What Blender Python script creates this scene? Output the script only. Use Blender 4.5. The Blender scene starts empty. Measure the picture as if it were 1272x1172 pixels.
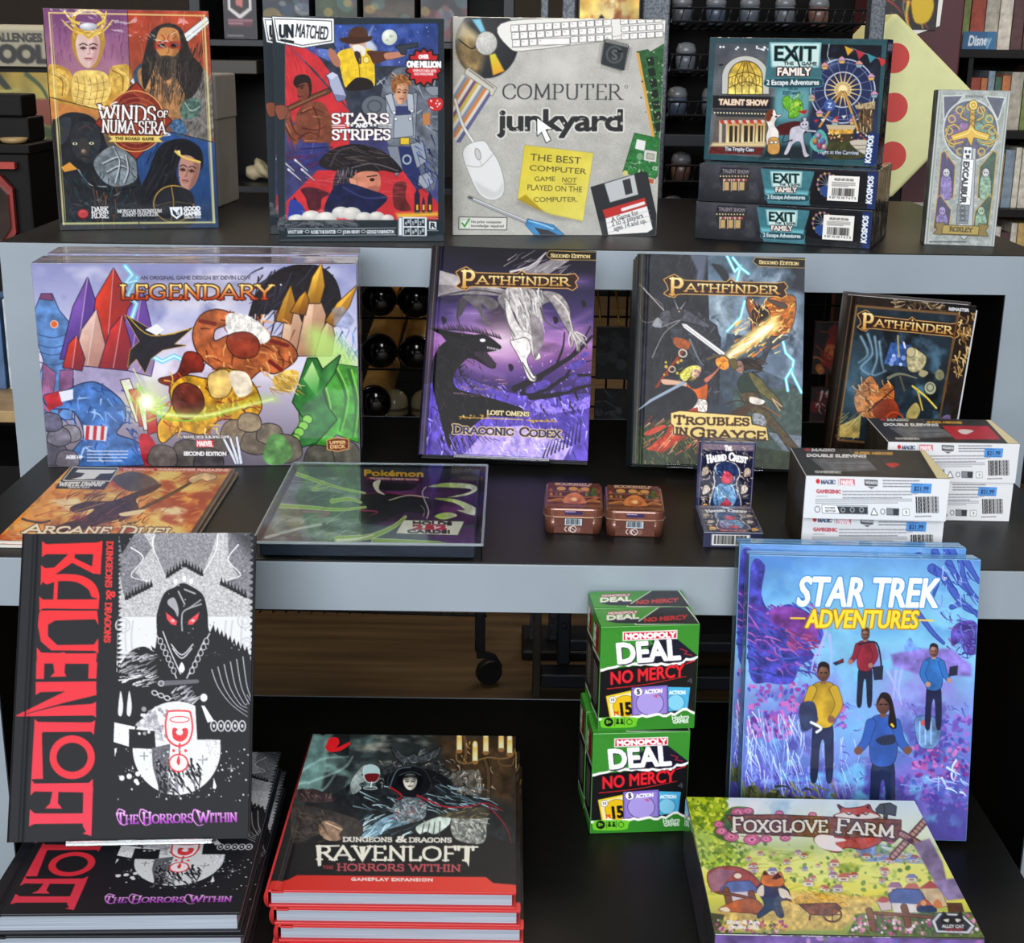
import bpy, bmesh, math, random
import numpy as np
from mathutils import Matrix, Vector
scene = bpy.context.scene
COL = scene.collection
# ------------------------------------------------------------------ camera
cam_d = bpy.data.cameras.new('camera'); cam = bpy.data.objects.new('camera', cam_d); COL.objects.link(cam); scene.camera = cam
PITCH, ROLL = 0.2945, 0.01367
_f = Vector((0, math.cos(PITCH), -math.sin(PITCH))); _r = Vector((1,0,0)); _d = Vector((0,-math.sin(PITCH),-math.cos(PITCH)))
_rt = _r*math.cos(ROLL)-_d*math.sin(ROLL); _dn = _d*math.cos(ROLL)+_r*math.sin(ROLL)
cam.matrix_world = Matrix(((_rt.x,-_dn.x,-_f.x,0),(_rt.y,-_dn.y,-_f.y,0),(_rt.z,-_dn.z,-_f.z,1.2),(0,0,0,1)))
cam_d.sensor_fit = 'HORIZONTAL'; cam_d.sensor_width = 36; cam_d.lens = 1744.5/1272*36; cam_d.clip_start = .05
# ------------------------------------------------------------------ daylight, lamps, exposure
world = bpy.data.worlds.new('world'); scene.world = world; world.use_nodes = True
world.node_tree.nodes['Background'].inputs[0].default_value = (.80,.86,1,1); world.node_tree.nodes['Background'].inputs[1].default_value = .17
def area(name, loc, tgt, sx, sy, power, col):
    l = bpy.data.lights.new(name,'AREA'); l.shape = 'RECTANGLE'; l.size = sx; l.size_y = sy; l.energy = power; l.color = col
    o = bpy.data.objects.new(name, l); COL.objects.link(o); o.location = loc; o.rotation_euler = (Vector(tgt)-Vector(loc)).to_track_quat('-Z','Y').to_euler(); return o
area('shop_window_light', (-.8,-5.6,3.3), (0,1.9,.75), 6.0, 3.2, 670, (.93,.96,1))
area('overhead_fill_light', (0,-.5,3.1), (0,1.25,.6), 2.4, .8, 24, (1,.97,.92))  # added fill from above, brightens the covers that lie flat
for x, y in ((-1.6,3.1),(.2,3.3),(1.8,3.1),(-.8,5.0),(1.4,5.0)):
    area('ceiling_light', (x,y,2.75), (x,y,0), .6, .6, 11, (1,.80,.58))
scene.view_settings.view_transform = 'Standard'; scene.view_settings.look = 'None'; scene.view_settings.gamma = 1; scene.view_settings.use_curve_mapping = False
scene.view_settings.exposure = 0.0
# ------------------------------------------------------------------ printed artwork: a small numpy painter
def hx(c):
    if not isinstance(c, str): return np.array(c, np.float32)
    if len(c) == 3: c = c[0]*2 + c[1]*2 + c[2]*2
    return np.array([int(c[i:i+2], 16)/255 for i in (0, 2, 4)], np.float32)
def homog(q):
    src = [(0,0),(1,0),(1,1),(0,1)]; A = []; b = []
    for (u,v),(x,y) in zip(src, q):
        A += [[u,v,1,0,0,0,-u*x,-v*x],[0,0,0,u,v,1,-u*y,-v*y]]; b += [x,y]
    return np.append(np.linalg.solve(np.array(A,float), np.array(b,float)), 1).reshape(3,3)
def spl(p, closed=True, k=7):
    p = np.asarray(p, float); n = len(p); o = []
    if n < 3: return p
    for i in range(n if closed else n-1):
        if closed: a,b,c,d = p[(i-1)%n],p[i],p[(i+1)%n],p[(i+2)%n]
        else: a,b,c,d = p[max(i-1,0)],p[i],p[i+1],p[min(i+2,n-1)]
        for t in np.arange(k)/k:
            o.append(.5*(2*b+(c-a)*t+(2*a-5*b+4*c-d)*t*t+(3*b-a-3*c+d)*t**3))
    if not closed: o.append(p[-1])
    return np.array(o)
_lat = {}
def vnoise(X, Y, seed=0):
    if seed not in _lat: _lat[seed] = np.random.default_rng(seed+77).random((128,128)).astype(np.float32)
    L = _lat[seed]; xi = np.floor(X).astype(int); yi = np.floor(Y).astype(int); fx = X-xi; fy = Y-yi
    fx = fx*fx*(3-2*fx); fy = fy*fy*(3-2*fy); x0 = xi%128; x1 = (xi+1)%128; y0 = yi%128; y1 = (yi+1)%128
    return (L[y0,x0]*(1-fx)+L[y0,x1]*fx)*(1-fy)+(L[y1,x0]*(1-fx)+L[y1,x1]*fx)*fy
def fbm(X, Y, sc, seed=0, o=4):
    r = 0; a = .5; s = 1/sc
    for i in range(o): r = r+a*vnoise(X*s+17*i, Y*s+31*i, seed+i); a *= .5; s *= 2.03
    return r/(1-.5**o)
def poly_sdf(X, Y, E):
    d = np.full(X.shape, 1e12, np.float32); ins = np.zeros(X.shape, bool)
    for x0,y0,x1,y1 in E:
        ex = x1-x0; ey = y1-y0; wx = X-x0; wy = Y-y0
        t = np.clip((wx*ex+wy*ey)/(ex*ex+ey*ey+1e-12), 0, 1)
        np.minimum(d, (wx-ex*t)**2+(wy-ey*t)**2, out=d)
        if y0 != y1: ins ^= ((y0 > Y) != (y1 > Y)) & (X < x0+(Y-y0)*ex/ey)
    d = np.sqrt(d); return np.where(ins, -d, d)
def seg_sdf(X, Y, P, W):
    d = np.full(X.shape, 1e9, np.float32)
    for i in range(len(P)-1):
        x0,y0 = P[i]; x1,y1 = P[i+1]; ex = x1-x0; ey = y1-y0; wx = X-x0; wy = Y-y0
        t = np.clip((wx*ex+wy*ey)/(ex*ex+ey*ey+1e-12), 0, 1)
        np.minimum(d, np.sqrt((wx-ex*t)**2+(wy-ey*t)**2)-(W[i]+(W[i+1]-W[i])*t)/2, out=d)
    return d
_gl = {}
def glyph(ch):                                   # outline of a character of the built-in font, capital height = 1
    if ch not in _gl:
        cu = bpy.data.curves.new('glyph','FONT'); cu.body = ch+'.'; cu.resolution_u = 3
        ob = bpy.data.objects.new('glyph', cu)
        def run(b):
            cu.body = b; me = ob.to_mesh(); v = np.array([w.co[:2] for w in me.vertices]).reshape(-1,2); cnt = {}
            for p in me.polygons:
                for k in p.edge_keys: cnt[k] = cnt.get(k,0)+1
            e = [k for k,n in cnt.items() if n == 1]; ob.to_mesh_clear(); return v, e
        v, e = run(ch); vd, _ = run(ch+'.'); v1, _ = run('.')
        adv = (vd[:,0].max()-v1[:,0].max())/.69 if ch != ' ' else .38
        E = np.array([[*v[a],*v[b]] for a,b in e])/.69 if len(e) else np.zeros((0,4))
        _gl[ch] = (E, max(adv,.1)); bpy.data.objects.remove(ob); bpy.data.curves.remove(cu)
    return _gl[ch]
# a serif alphabet as pen strokes: 'width|stroke|stroke'; '~' strokes are smooth
SER = {'A':'.8|0,0 .4,1 .8,0|.16,.34 .64,.34','B':'.64|.12,0 .12,1|~.12,1 .45,.98 .54,.77 .42,.55 .12,.54|~.12,.54 .48,.53 .62,.28 .46,.02 .12,0',
'C':'.74|~.72,.76 .62,.95 .38,1 .12,.82 .04,.5 .12,.18 .38,0 .62,.06 .73,.25','D':'.76|.12,0 .12,1|~.12,1 .45,.98 .7,.78 .74,.5 .7,.22 .45,.02 .12,0',
'E':'.62|.12,0 .12,1 .56,1 .57,.86|.12,.53 .46,.53|.12,0 .58,0 .6,.16','F':'.58|.12,0 .12,1 .56,1 .57,.84|.12,.52 .46,.52',
'G':'.8|~.72,.78 .62,.95 .38,1 .12,.82 .04,.5 .12,.18 .38,0 .6,.05 .7,.16|.7,.12 .7,.45 .5,.45','H':'.8|.12,0 .12,1|.68,0 .68,1|.12,.52 .68,.52',
'I':'.24|.12,0 .12,1','J':'.44|~.34,1 .34,.3 .28,.06 .12,-.02 .04,.1','K':'.76|.12,0 .12,1|.14,.42 .66,1|.3,.58 .72,0','L':'.58|.12,1 .12,0 .56,0 .58,.2',
'M':'.98|.12,0 .14,1 .48,.12 .84,1 .86,0','N':'.82|.12,0 .12,1 .7,0 .7,1','O':'.84|~.42,1 .12,.84 .04,.5 .12,.16 .42,0 .72,.16 .8,.5 .72,.84 .42,1',
'P':'.62|.12,0 .12,1|~.12,1 .46,.98 .58,.74 .46,.48 .12,.46','Q':'.84|~.42,1 .12,.84 .04,.5 .12,.16 .42,0 .72,.16 .8,.5 .72,.84 .42,1|.45,.2 .84,-.15',
'R':'.72|.12,0 .12,1|~.12,1 .46,.98 .58,.76 .46,.53 .12,.5|.34,.5 .72,0','S':'.6|~.53,.8 .46,.96 .28,1 .1,.9 .1,.66 .3,.54 .5,.42 .54,.18 .4,.01 .2,.0 .07,.2',
'T':'.74|.37,0 .37,1|.04,.82 .04,1 .7,1 .7,.82','U':'.78|~.12,1 .12,.3 .2,.06 .4,0 .6,.06 .66,.3 .66,1','V':'.78|.02,1 .4,0 .76,1','W':'1.1|.02,1 .3,0 .55,.85 .8,0 1.08,1',
'X':'.76|.06,1 .7,0|.06,0 .68,1','Y':'.74|.03,1 .37,.48 .71,1|.37,.48 .37,0','Z':'.68|.08,.85 .08,1 .62,1 .06,0 .62,0 .64,.18','&':'.8|~.74,.42 .6,.1 .3,0 .08,.18 .14,.42 .42,.66 .46,.86 .32,1 .2,.86 .28,.62 .74,0'}
class Cv:
    def __init__(s, q, nx, ny, col='888888'):
        s.H = homog(q); s.I = np.linalg.inv(s.H); s.nx = nx; s.ny = ny
        u, v = np.meshgrid(np.linspace(0,1,nx), np.linspace(0,1,ny)); w = s.H[2,0]*u+s.H[2,1]*v+1
        s.X = ((s.H[0,0]*u+s.H[0,1]*v+s.H[0,2])/w).astype(np.float32); s.Y = ((s.H[1,0]*u+s.H[1,1]*v+s.H[1,2])/w).astype(np.float32)
        s.U = u.astype(np.float32); s.V = v.astype(np.float32); s.im = np.empty((ny,nx,3),np.float32); s.im[:] = hx(col)
        q = np.array(q,float); ar = abs(np.cross(q[2]-q[0], q[3]-q[1]))/2; s.px = float(np.sqrt(ar/(nx*ny)))
    def win(s, x0, y0, x1, y1):
        p = np.array([[x0,y0,1],[x1,y0,1],[x1,y1,1],[x0,y1,1]])@s.I.T; p = p[:,:2]/p[:,2:]
        a = int(np.clip(np.floor(p[:,0].min()*(s.nx-1))-1,0,s.nx)); b = int(np.clip(np.ceil(p[:,0].max()*(s.nx-1))+2,0,s.nx))
        c = int(np.clip(np.floor(p[:,1].min()*(s.ny-1))-1,0,s.ny)); d = int(np.clip(np.ceil(p[:,1].max()*(s.ny-1))+2,0,s.ny))
        return (slice(c,d), slice(a,b)) if b > a and d > c else None
    def put(s, w, m, col, g=None, n=0, ns=30, seed=0):
        if w is None: return
        c = hx(col); X = s.X[w]; Y = s.Y[w]
        if g is not None:
            c2, x0, y0, x1, y1 = g; t = np.clip(((X-x0)*(x1-x0)+(Y-y0)*(y1-y0))/((x1-x0)**2+(y1-y0)**2), 0, 1)[...,None]; c = c*(1-t)+hx(c2)*t
        if n: c = np.clip(c*(1+n*2*(fbm(X,Y,ns,seed)-.5))[...,None], 0, 1)
        m = m[...,None]; s.im[w] = s.im[w]*(1-m)+c*m
    def cov(s, d, soft): k = s.px*max(soft,1); return np.clip(.5-d/k, 0, 1)
    def P(s, p, col, a=1, s_=1, sm=0, g=None, n=0, ns=30, seed=0, o=None):
        p = np.asarray(p, float).reshape(-1,2)
        if sm: p = spl(p)
        k = 2+s.px*s_+(o[1] if o else 0); w = s.win(p[:,0].min()-k, p[:,1].min()-k, p[:,0].max()+k, p[:,1].max()+k)
        if w is None: return s
        d = poly_sdf(s.X[w], s.Y[w], np.hstack([p, np.roll(p,-1,0)]))
        if o: s.put(w, s.cov(d-o[1],1)*a, o[0])
        s.put(w, s.cov(d,s_)*a, col, g, n, ns, seed); return s
    def B(s, p, col, **k): return s.P(p, col, sm=1, **k)
    def L(s, p, wd, col, a=1, w2=None, sm=1, s_=1, o=None):
        p = np.asarray(p, float).reshape(-1,2)
        if sm: p = spl(p, False, 5)
        W = np.linspace(wd, wd if w2 is None else w2, len(p)); k = W.max()+2+s.px*s_+(o[1] if o else 0)
        w = s.win(p[:,0].min()-k, p[:,1].min()-k, p[:,0].max()+k, p[:,1].max()+k)
        if w is None: return s
        d = seg_sdf(s.X[w], s.Y[w], p, W)
        if o: s.put(w, s.cov(d-o[1],1)*a, o[0])
        s.put(w, s.cov(d,s_)*a, col); return s
    def E(s, x, y, rx, ry, col, rot=0, a=1, s_=1, c2=None, hl=(-.3,-.4), ring=0, n=0, ns=20, seed=0, o=None):
        k = max(rx,ry)+3+s.px*s_+(o[1] if o else 0); w = s.win(x-k,y-k,x+k,y+k)
        if w is None: return s
        c_, s2 = math.cos(math.radians(rot)), math.sin(math.radians(rot)); X = s.X[w]-x; Y = s.Y[w]-y
        u = (X*c_+Y*s2)/rx; v = (-X*s2+Y*c_)/ry; r = np.sqrt(u*u+v*v)+1e-6
        gr = np.sqrt((u/rx)**2+(v/ry)**2)/r+1e-6; d = (r-1)/gr
        if ring: d = np.abs(d)-ring/2
        if o: s.put(w, s.cov(d-o[1],1)*a, o[0])
        m = s.cov(d, s_)*a
        if c2 is not None:
            t = np.clip(np.sqrt((u-hl[0])**2+(v-hl[1])**2)/1.35,0,1)[...,None]; c = hx(col)*(1-t)+hx(c2)*t
        else: c = hx(col)
        s.put(w, m, c, None, n, ns, seed); return s
    def VG(s, st):
        t = [x for x,_ in st]; c = np.array([hx(k) for _,k in st])
        for i in range(3): s.im[...,i] = np.interp(s.V, t, c[:,i])
        return s
    def N(s, amp, sc, box=None, seed=0, st=(1,1)):
        w = s.win(*box) if box else (slice(0,s.ny),slice(0,s.nx))
        if w: s.im[w] = np.clip(s.im[w]*(1+amp*2*(fbm(s.X[w]/st[0],s.Y[w]/st[1],sc,seed)-.5))[...,None],0,1)
        return s
    def K(s, box, col, sc, lo=.5, hi=.7, a=1, seed=0, st=(1,1), rot=0, fade=.15):   # cloudy patches
        w = s.win(*box)
        if w is None: return s
        X = s.X[w]; Y = s.Y[w]; c_, q = math.cos(rot), math.sin(rot); f = fbm((X*c_+Y*q)/st[0], (Y*c_-X*q)/st[1], sc, seed); m = np.clip((f-lo)/(hi-lo),0,1)
        ux = (X-box[0])/(box[2]-box[0]); uy = (Y-box[1])/(box[3]-box[1])
        if fade: m = m*np.clip(np.minimum(np.minimum(ux,1-ux),np.minimum(uy,1-uy))/fade,0,1)
        s.put(w, m*a, col); return s
    def S(s, n, box, ln, wd, cols, ang=90, jit=20, seed=0, a=1, cv=0):      # scattered brush strokes
        r = random.Random(seed)
        for i in range(n):
            x = r.uniform(box[0],box[2]); y = r.uniform(box[1],box[3]); t = math.radians(ang+r.uniform(-jit,jit)); l = ln*r.uniform(.5,1.2)
            dx = math.cos(t)*l/2; dy = math.sin(t)*l/2; k = cv*r.uniform(-1,1)*l
            s.L([x-dx,y-dy,x-dy*k/l,y+dx*k/l,x+dx,y+dy], wd*r.uniform(.6,1.2), r.choice(cols), a=a, w2=wd*.3)
        return s
    def D(s, n, box, r0, r1, cols, seed=0, a=1, sq=1, c2=None):              # scattered dots and leaves
        r = random.Random(seed)
        for i in range(n):
            q = r.uniform(r0,r1); s.E(r.uniform(box[0],box[2]), r.uniform(box[1],box[3]), q, q*sq, r.choice(cols), rot=r.uniform(0,180) if sq != 1 else 0, a=a)
        return s
    def T(s, txt, x0, y0, x1, y1, h, col, f='b', b=0, o=None, c2=None, a=1, sl=0, sp=0, th=.15, sc=None):
        it = []; x = 0
        for ch in txt:
            up = ch.upper()
            if f == 's' and up in SER:
                k = 1.0 if ch == up or sc is None else sc; ps = SER[up].split('|'); it.append((x, 's', ps[1:], k)); x += (float(ps[0])+.1)*k+sp
            else:
                E, adv = glyph(ch); it.append((x, 'b', E, 1)); x += adv+sp
        ex = np.array([x1-x0,y1-y0],float); ln = np.hypot(*ex); un = ex/ln; ex = ex/(x-sp); ey = np.array([un[1],-un[0]])*h+un*sl*h; org = np.array([x0,y0],float)
        lay = []
        for X0, kind, dat, k in it:
            if kind == 'b':
                if not len(dat): continue
                A = org+np.outer(dat[:,0]+X0,ex)+np.outer(dat[:,1],ey); Bq = org+np.outer(dat[:,2]+X0,ex)+np.outer(dat[:,3],ey)
                q = np.hstack([A,Bq]); mn = np.minimum(A.min(0),Bq.min(0)); mx = np.maximum(A.max(0),Bq.max(0)); fn = lambda X,Y,q=q: poly_sdf(X,Y,q)-b
            else:
                segs = []
                for st in dat:
                    smo = st[0] == '~'; p = np.array([[float(t) for t in z.split(',')] for z in st.lstrip('~').split()])
                    ends = [p[0],p[-1]]
                    if smo: p = spl(p, False, 4)
                    for i in range(len(p)-1):
                        dv = p[i+1]-p[i]; v = abs(dv[1])/(np.hypot(*dv)+1e-9); t_ = th*(.42+.58*v); segs.append((p[i],p[i+1],t_))
                    for e in ends:
                        if abs(e[1]) < .03 or abs(e[1]-1) < .03: segs.append((e+[-.13,0],e+[.13,0],th*.38))
                Q = [((org+ex*(p[0]*k+X0)+ey*p[1]*k),(org+ex*(r[0]*k+X0)+ey*r[1]*k),t_*h*k) for p,r,t_ in segs]
                pts = np.array([z for t3 in Q for z in t3[:2]]); mn = pts.min(0)-th*h; mx = pts.max(0)+th*h
                def fn(X,Y,Q=Q):
                    d = np.full(X.shape,1e9,np.float32)
                    for p,r,t_ in Q: np.minimum(d, seg_sdf(X,Y,[p,r],[t_,t_]), out=d)
                    return d-b
            lay.append((mn,mx,fn))
        for ps in ((0,1) if o else (1,)):
            for mn,mx,fn in lay:
                k = 2+s.px+b+(o[1] if o else 0); w = s.win(mn[0]-k,mn[1]-k,mx[0]+k,mx[1]+k)
                if w is None: continue
                d = fn(s.X[w],s.Y[w])
                if ps == 0: s.put(w, s.cov(d-o[1],1)*a, o[0])
                elif c2: s.put(w, s.cov(d,1)*a, col, (c2, *(org+ey), *org))
                else: s.put(w, s.cov(d,1)*a, col)
        return s
    def face(s, x, y, rx, ry, rot, skin, dark, turn=0, beard=None, lip='8a4a48', eye='1a1414'):
        c_, q = math.cos(math.radians(rot)), math.sin(math.radians(rot))
        R = lambda u,v: (x+u*rx*c_-v*ry*q, y+u*rx*q+v*ry*c_)
        def B_(l,col,**k):
            p = []
            for i in range(0,len(l),2): p += R(l[i],l[i+1])
            s.B(p,col,**k)
        def L_(l,w,col,**k):
            p = []
            for i in range(0,len(l),2): p += R(l[i],l[i+1])
            s.L(p,w,col,**k)
        B_([-.85,-.5,-.5,-1,.5,-1,.85,-.5,.82,.1,.6,.65,.2,1,-.2,1,-.6,.65,-.82,.1], skin, n=.08, ns=rx*.6)
        B_([.35+turn*.3,-.9,.85,-.4,.8,.2,.55,.7,.2,.98,.3,.4,.45,0], dark, a=.45, s_=rx*.25/s.px)
        for e in (-1,1):
            u = turn*.25+e*.36
            B_([u-.26,-.06,u,-.2,u+.26,-.06,u,.06], dark, a=.6, s_=2)
            L_([u-.2,-.06,u,-.1,u+.2,-.05], rx*.07, eye); s.E(*R(u,-.05), rx*.07, rx*.06, eye)
            L_([u-.26,-.24,u,-.33,u+.27,-.24], rx*.09, eye, a=.8)
        L_([turn*.3+.06,-.15,turn*.42+.1,.22,turn*.35-.05,.27], rx*.07, dark, a=.7)
        L_([turn*.3-.22,.52,turn*.3,.5,turn*.3+.22,.53], rx*.12, lip)
        L_([turn*.3-.14,.62,turn*.3+.14,.62], rx*.06, dark, a=.6)
        if beard: B_([-.8,.2,-.5,.42,0,.38,.5,.42,.8,.2,.75,.8,.4,1.5,-.1,1.7,-.5,1.3,-.75,.8], beard, n=.3, ns=rx*.3)
        return s
    def bars(s, x0, y0, x1, y1, col='111111', seed=1, bgc='f4f2ee'):      # a bar code inside an axis-aligned box
        if bgc: s.P([x0,y0,x1,y0,x1,y1,x0,y1], bgc)
        r = random.Random(seed); x = x0+(x1-x0)*.06; e = x1-(x1-x0)*.06; u = (x1-x0)/62
        while x < e:
            w = u*r.choice([1,1,2,3]); s.P([x,y0+(y1-y0)*.08,min(x+w,e),y0+(y1-y0)*.08,min(x+w,e),y1-(y1-y0)*.12,x,y1-(y1-y0)*.12], col); x += w+u*r.choice([1,1,2])
        return s
    def tiny(s, x0, y0, x1, y1, n, col, seed=0, a=.8, wd=None):           # unreadable fine print
        r = random.Random(seed)
        for i in range(n):
            y = y0+(y1-y0)*(i+.5)/n; x = x0; e = x1 if i < n-1 else x0+(x1-x0)*r.uniform(.5,.9); h = wd or (y1-y0)/n*.42
            while x < e:
                l = min(r.uniform(1.5,5)*h, e-x); s.L([x,y,x+l,y], h, col, a=a, sm=0); x += l+h*1.1
        return s
# ------------------------------------------------------------------ covers of the top table
def art_winds():
    c = Cv([(200,40),(983,48),(1027,1070),(280,1085)], 290, 385, '6a5560')
    c.P([190,30,600,30,612,400,480,520,230,462],'7c4a78',g=('b98a94',400,60,420,420),n=.12,ns=60)
    c.S(60,(230,120,330,300),50,5,['8e5c88','6b3e66','94668c'],90,8,1,a=.6); c.S(50,(480,100,600,300),60,6,['8e5c88','6b3e66','a06c92'],90,8,2,a=.6)
    c.P([600,30,990,30,1010,680,790,620,612,395],'b54a30',g=('8a5a48',780,60,800,600),n=.2,ns=50)
    c.S(60,(620,70,980,300),90,7,['c85c3a','9c3a26','d07048'],90,10,3,a=.5)
    c.P([225,460,480,520,640,745,652,1095,270,1095],'c8874c',g=('3a4650',380,520,420,760),n=.15)
    c.P([640,740,790,620,1010,668,1035,1085,650,1095],'35588f',g=('23426e',800,640,800,1060),n=.12,ns=40)
    c.S(40,(660,760,1000,1060),60,3,['4a70a8','2a4878'],90,6,4,a=.6)
    # queen
    c.B([225,320,260,305,320,330,360,380,480,380,520,330,580,300,612,320,612,400,540,470,480,520,360,500,235,465],'c59a45',n=.25,ns=30)
    c.B([345,350,430,330,500,350,520,430,470,505,400,500,340,470],'e5c878',n=.2,ns=20)
    for x in (360,390,420,450,480): c.L([x,360,x+8,420,x-6,490],3,'8a6426',a=.8)
    for y in (385,420,455,480): c.L([350,y,420,y+14,500,y],3,'9a722e',a=.7)
    for cx,cy in ((280,390),(565,370)):
        c.B([cx-45,cy-50,cx+20,cy-60,cx+50,cy,cx+20,cy+70,cx-40,cy+50],'d8b25c',n=.3,ns=18); c.L([cx-40,cy-40,cx+10,cy-10,cx+10,cy+60],4,'7c5a24')
        c.L([cx-20,cy-50,cx+35,cy-5,cx+30,cy+55],3,'f2e0a0')
    for i in range(5): c.E(420,400+i*22,12+i*2,10,'f0dc98',ring=3)
    c.B([335,170,360,140,420,130,480,150,494,200,470,280,440,320,385,310,345,250],'b58f3e'); c.face(412,232,66,84,0,'dfc0ba','a06a70',0.1,lip='a8565c')
    c.E(415,98,74,56,'d9b64e',ring=16); c.E(415,98,74,56,'8a6a24',ring=3)
    for i in range(14):
        t = i*math.pi*2/14; c.L([415+70*math.cos(t),98+52*math.sin(t),415+88*math.cos(t+.2),98+66*math.sin(t+.2)],6,'e6cf72',w2=1)
    for q in ([292,96,340,140,400,165,415,178],[528,94,490,140,440,165,415,178],[300,50,330,90,370,110],[500,50,490,90,460,115]): c.L(q,5,'e2c45a',w2=14)
    c.E(415,124,42,18,'f4f4f4',c2='a8acb8'); c.L([350,180,345,150,380,140,415,176,450,140,484,150,480,185],8,'caa24a')
    # warrior
    c.P([845,175,975,72,990,100,870,205],'e8e8e6',o=('5a5a60',3)); c.L([860,190,985,88],3,'8a8c94',sm=0)
    c.P([612,380,665,330,690,360,640,410],'d8dadc',o=('50545c',3)); 
    c.B([630,330,700,290,720,420,700,440,640,400],'4a5a68',n=.4); c.B([880,300,960,320,1000,420,1005,640,900,640,850,560,840,420],'75706c',n=.5,ns=18)
    c.S(160,(850,330,1000,640),34,4,['8a8680','5c5854','a39c94','6a6662'],100,30,5)
    c.B([650,330,760,300,880,330,900,420,840,560,760,560,680,440],'b08258',n=.35,ns=24)
    c.B([690,205,715,140,780,105,850,125,885,200,910,260,955,320,930,420,880,470,860,420,760,260,720,330,680,420,665,330],'332c2a',n=.35,ns=14)
    c.face(790,222,66,92,4,'c98f58','7a4a2c',0,beard='4a4038')
    c.P([726,195,850,190,852,228,800,218,780,218,728,232],'b3382c',a=.8,s_=5); c.E(762,211,18,8,'1a1010'); c.E(822,209,18,8,'1a1010')
    for p in ([760,160,775,178,770,195],[800,160,790,180,800,195],[830,165,815,180]): c.L(p,5,'a83a2a')
    c.S(120,(700,300,890,480),80,5,['3a332f','544a42','6b5d50','2a2523'],95,16,6,cv=.2)
    c.S(60,(860,210,960,420),70,4,['2a2422','443a36'],110,14,7)
    c.B([845,520,870,470,930,460,950,500,920,550,870,560],'5a7268',n=.5,ns=12); c.L([870,480,900,520,940,500],3,'c8d4cc')
    c.B([790,580,850,560,880,620,840,640],'4c6a88',n=.5,ns=10)
    # panther
    c.B([243,620,265,560,330,530,420,545,470,600,500,680,530,740,520,800,640,800,655,1090,280,1090],'23262b',n=.35,ns=40)
    c.B([262,600,290,560,330,560,320,640,290,680,265,660],'3a3f46',n=.2); c.B([330,640,360,580,440,580,470,640,460,720,420,770,370,750,340,710],'30343a',n=.3,ns=18)
    c.B([372,660,400,650,418,690,410,745,385,752,372,720],'3f3c3a'); c.L([365,610,400,595,430,610],3,'6a3a34'); 
    for x,y in ((350,678),(428,676)): c.E(x,y,12,7,'d8d4b8',o=('0c0c0e',3)); c.E(x,y,4,5,'1a1a12')
    c.E(392,715,13,12,'b59a8a',c2='5a4844'); c.L([372,742,392,736,415,744],4,'131316')
    c.B([440,760,520,690,600,720,640,770,635,850,540,880,470,840],'7c848a',n=.35,ns=22); 
    for q in ([480,770,560,740,620,790],[500,810,570,780,630,830],[530,690,560,760,540,860],[590,730,600,800,580,860]): c.L(q,5,'c6ccd0'); c.L([q[0]+6,q[1]+7,q[2]+6,q[3]+7,q[4]+6,q[5]+7],4,'33383d')
    c.P([285,790,325,765,362,798,300,812],'d89a48'); c.L([365,800,420,870,500,880],6,'9aa0a4'); c.L([420,860,500,900,640,880],10,'14171a')
    c.S(70,(290,830,640,1060),70,6,['2e4650','1d2a30','3c5560','4a3a34','244a4e'],80,40,8,a=.7); c.S(14,(440,900,560,1060),90,6,['9a5a3c','b8744a'],85,10,9,a=.6)
    # huntress
    c.B([660,910,700,800,740,700,800,660,880,655,945,700,955,780,930,800,900,730,850,740,830,820,860,900,910,960,900,1060,690,1080],'1d1d24',n=.35,ns=24)
    c.face(888,808,58,86,8,'bd8f80','6a4038',-.6); c.B([800,690,860,668,930,690,950,770,900,735,850,735,825,800,790,880,740,900,760,780],'17161c',n=.3,ns=12)
    c.S(50,(690,700,830,940),110,4,['2c2c36','121218','383844'],115,14,10,cv=.15)
    c.L([825,712,860,738,940,762],11,'e0c068'); c.P([830,710,846,706,850,732],'f2dfa0')
    c.E(815,960,92,84,'2c2e34',c2='18191e'); c.E(815,960,94,86,'b89448',ring=6); c.L([805,880,815,960,800,1050],4,'b89448'); c.L([730,970,815,950,900,960],4,'6a5c38')
    c.B([840,880,900,905,910,960,850,930],'2a2a30')
    # medallion and title
    c.P([640,388,806,568,640,748,448,580],'9c3a28',n=.15,o=('3c1c18',5)); c.E(635,570,136,142,'b35a3a',c2='7a2c20',n=.25,ns=14); c.E(635,570,138,144,'e0a468',ring=5)
    c.E(610,485,52,44,'7c2a22')
    for r in (70,95,118): c.E(640,580,r,r*1.02,'c87a50',ring=4,a=.7)
    for i in range(9): t = i*.7; c.L([640,580,640+125*math.cos(t),580+130*math.sin(t)],3,'c07048',a=.5)
    c.P([505,500,560,400,470,540],'c98a4c',a=.4)
    c.T('WINDS',462,568,738,576,74,'f6f2ee',f='s',b=.6,o=('40201c',5),th=.13); c.T('OF',740,550,790,552,30,'f6f2ee',f='s',b=1,o=('40201c',5))
    c.T('NUMA SERA',478,622,780,630,56,'f6f2ee',f='s',b=.5,o=('40201c',5),th=.13)
    c.L([500,512,462,500,480,560],7,'f6f2ee',w2=3); c.L([548,480,520,500,560,560],6,'f6f2ee',w2=2); c.L([770,622,800,634,750,640],6,'f6f2ee',w2=2)
    c.P([508,640,765,640,745,652,765,668,508,668,528,654],'ead27c',o=('8a6a2a',2)); c.T('THE BOARD GAME',540,659,722,660,13,'4a3418',b=1,sp=.15)
    # foot and frame
    c.P([270,960,1035,960,1040,1095,270,1095],'39434a',a=.35,s_=30)
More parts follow.
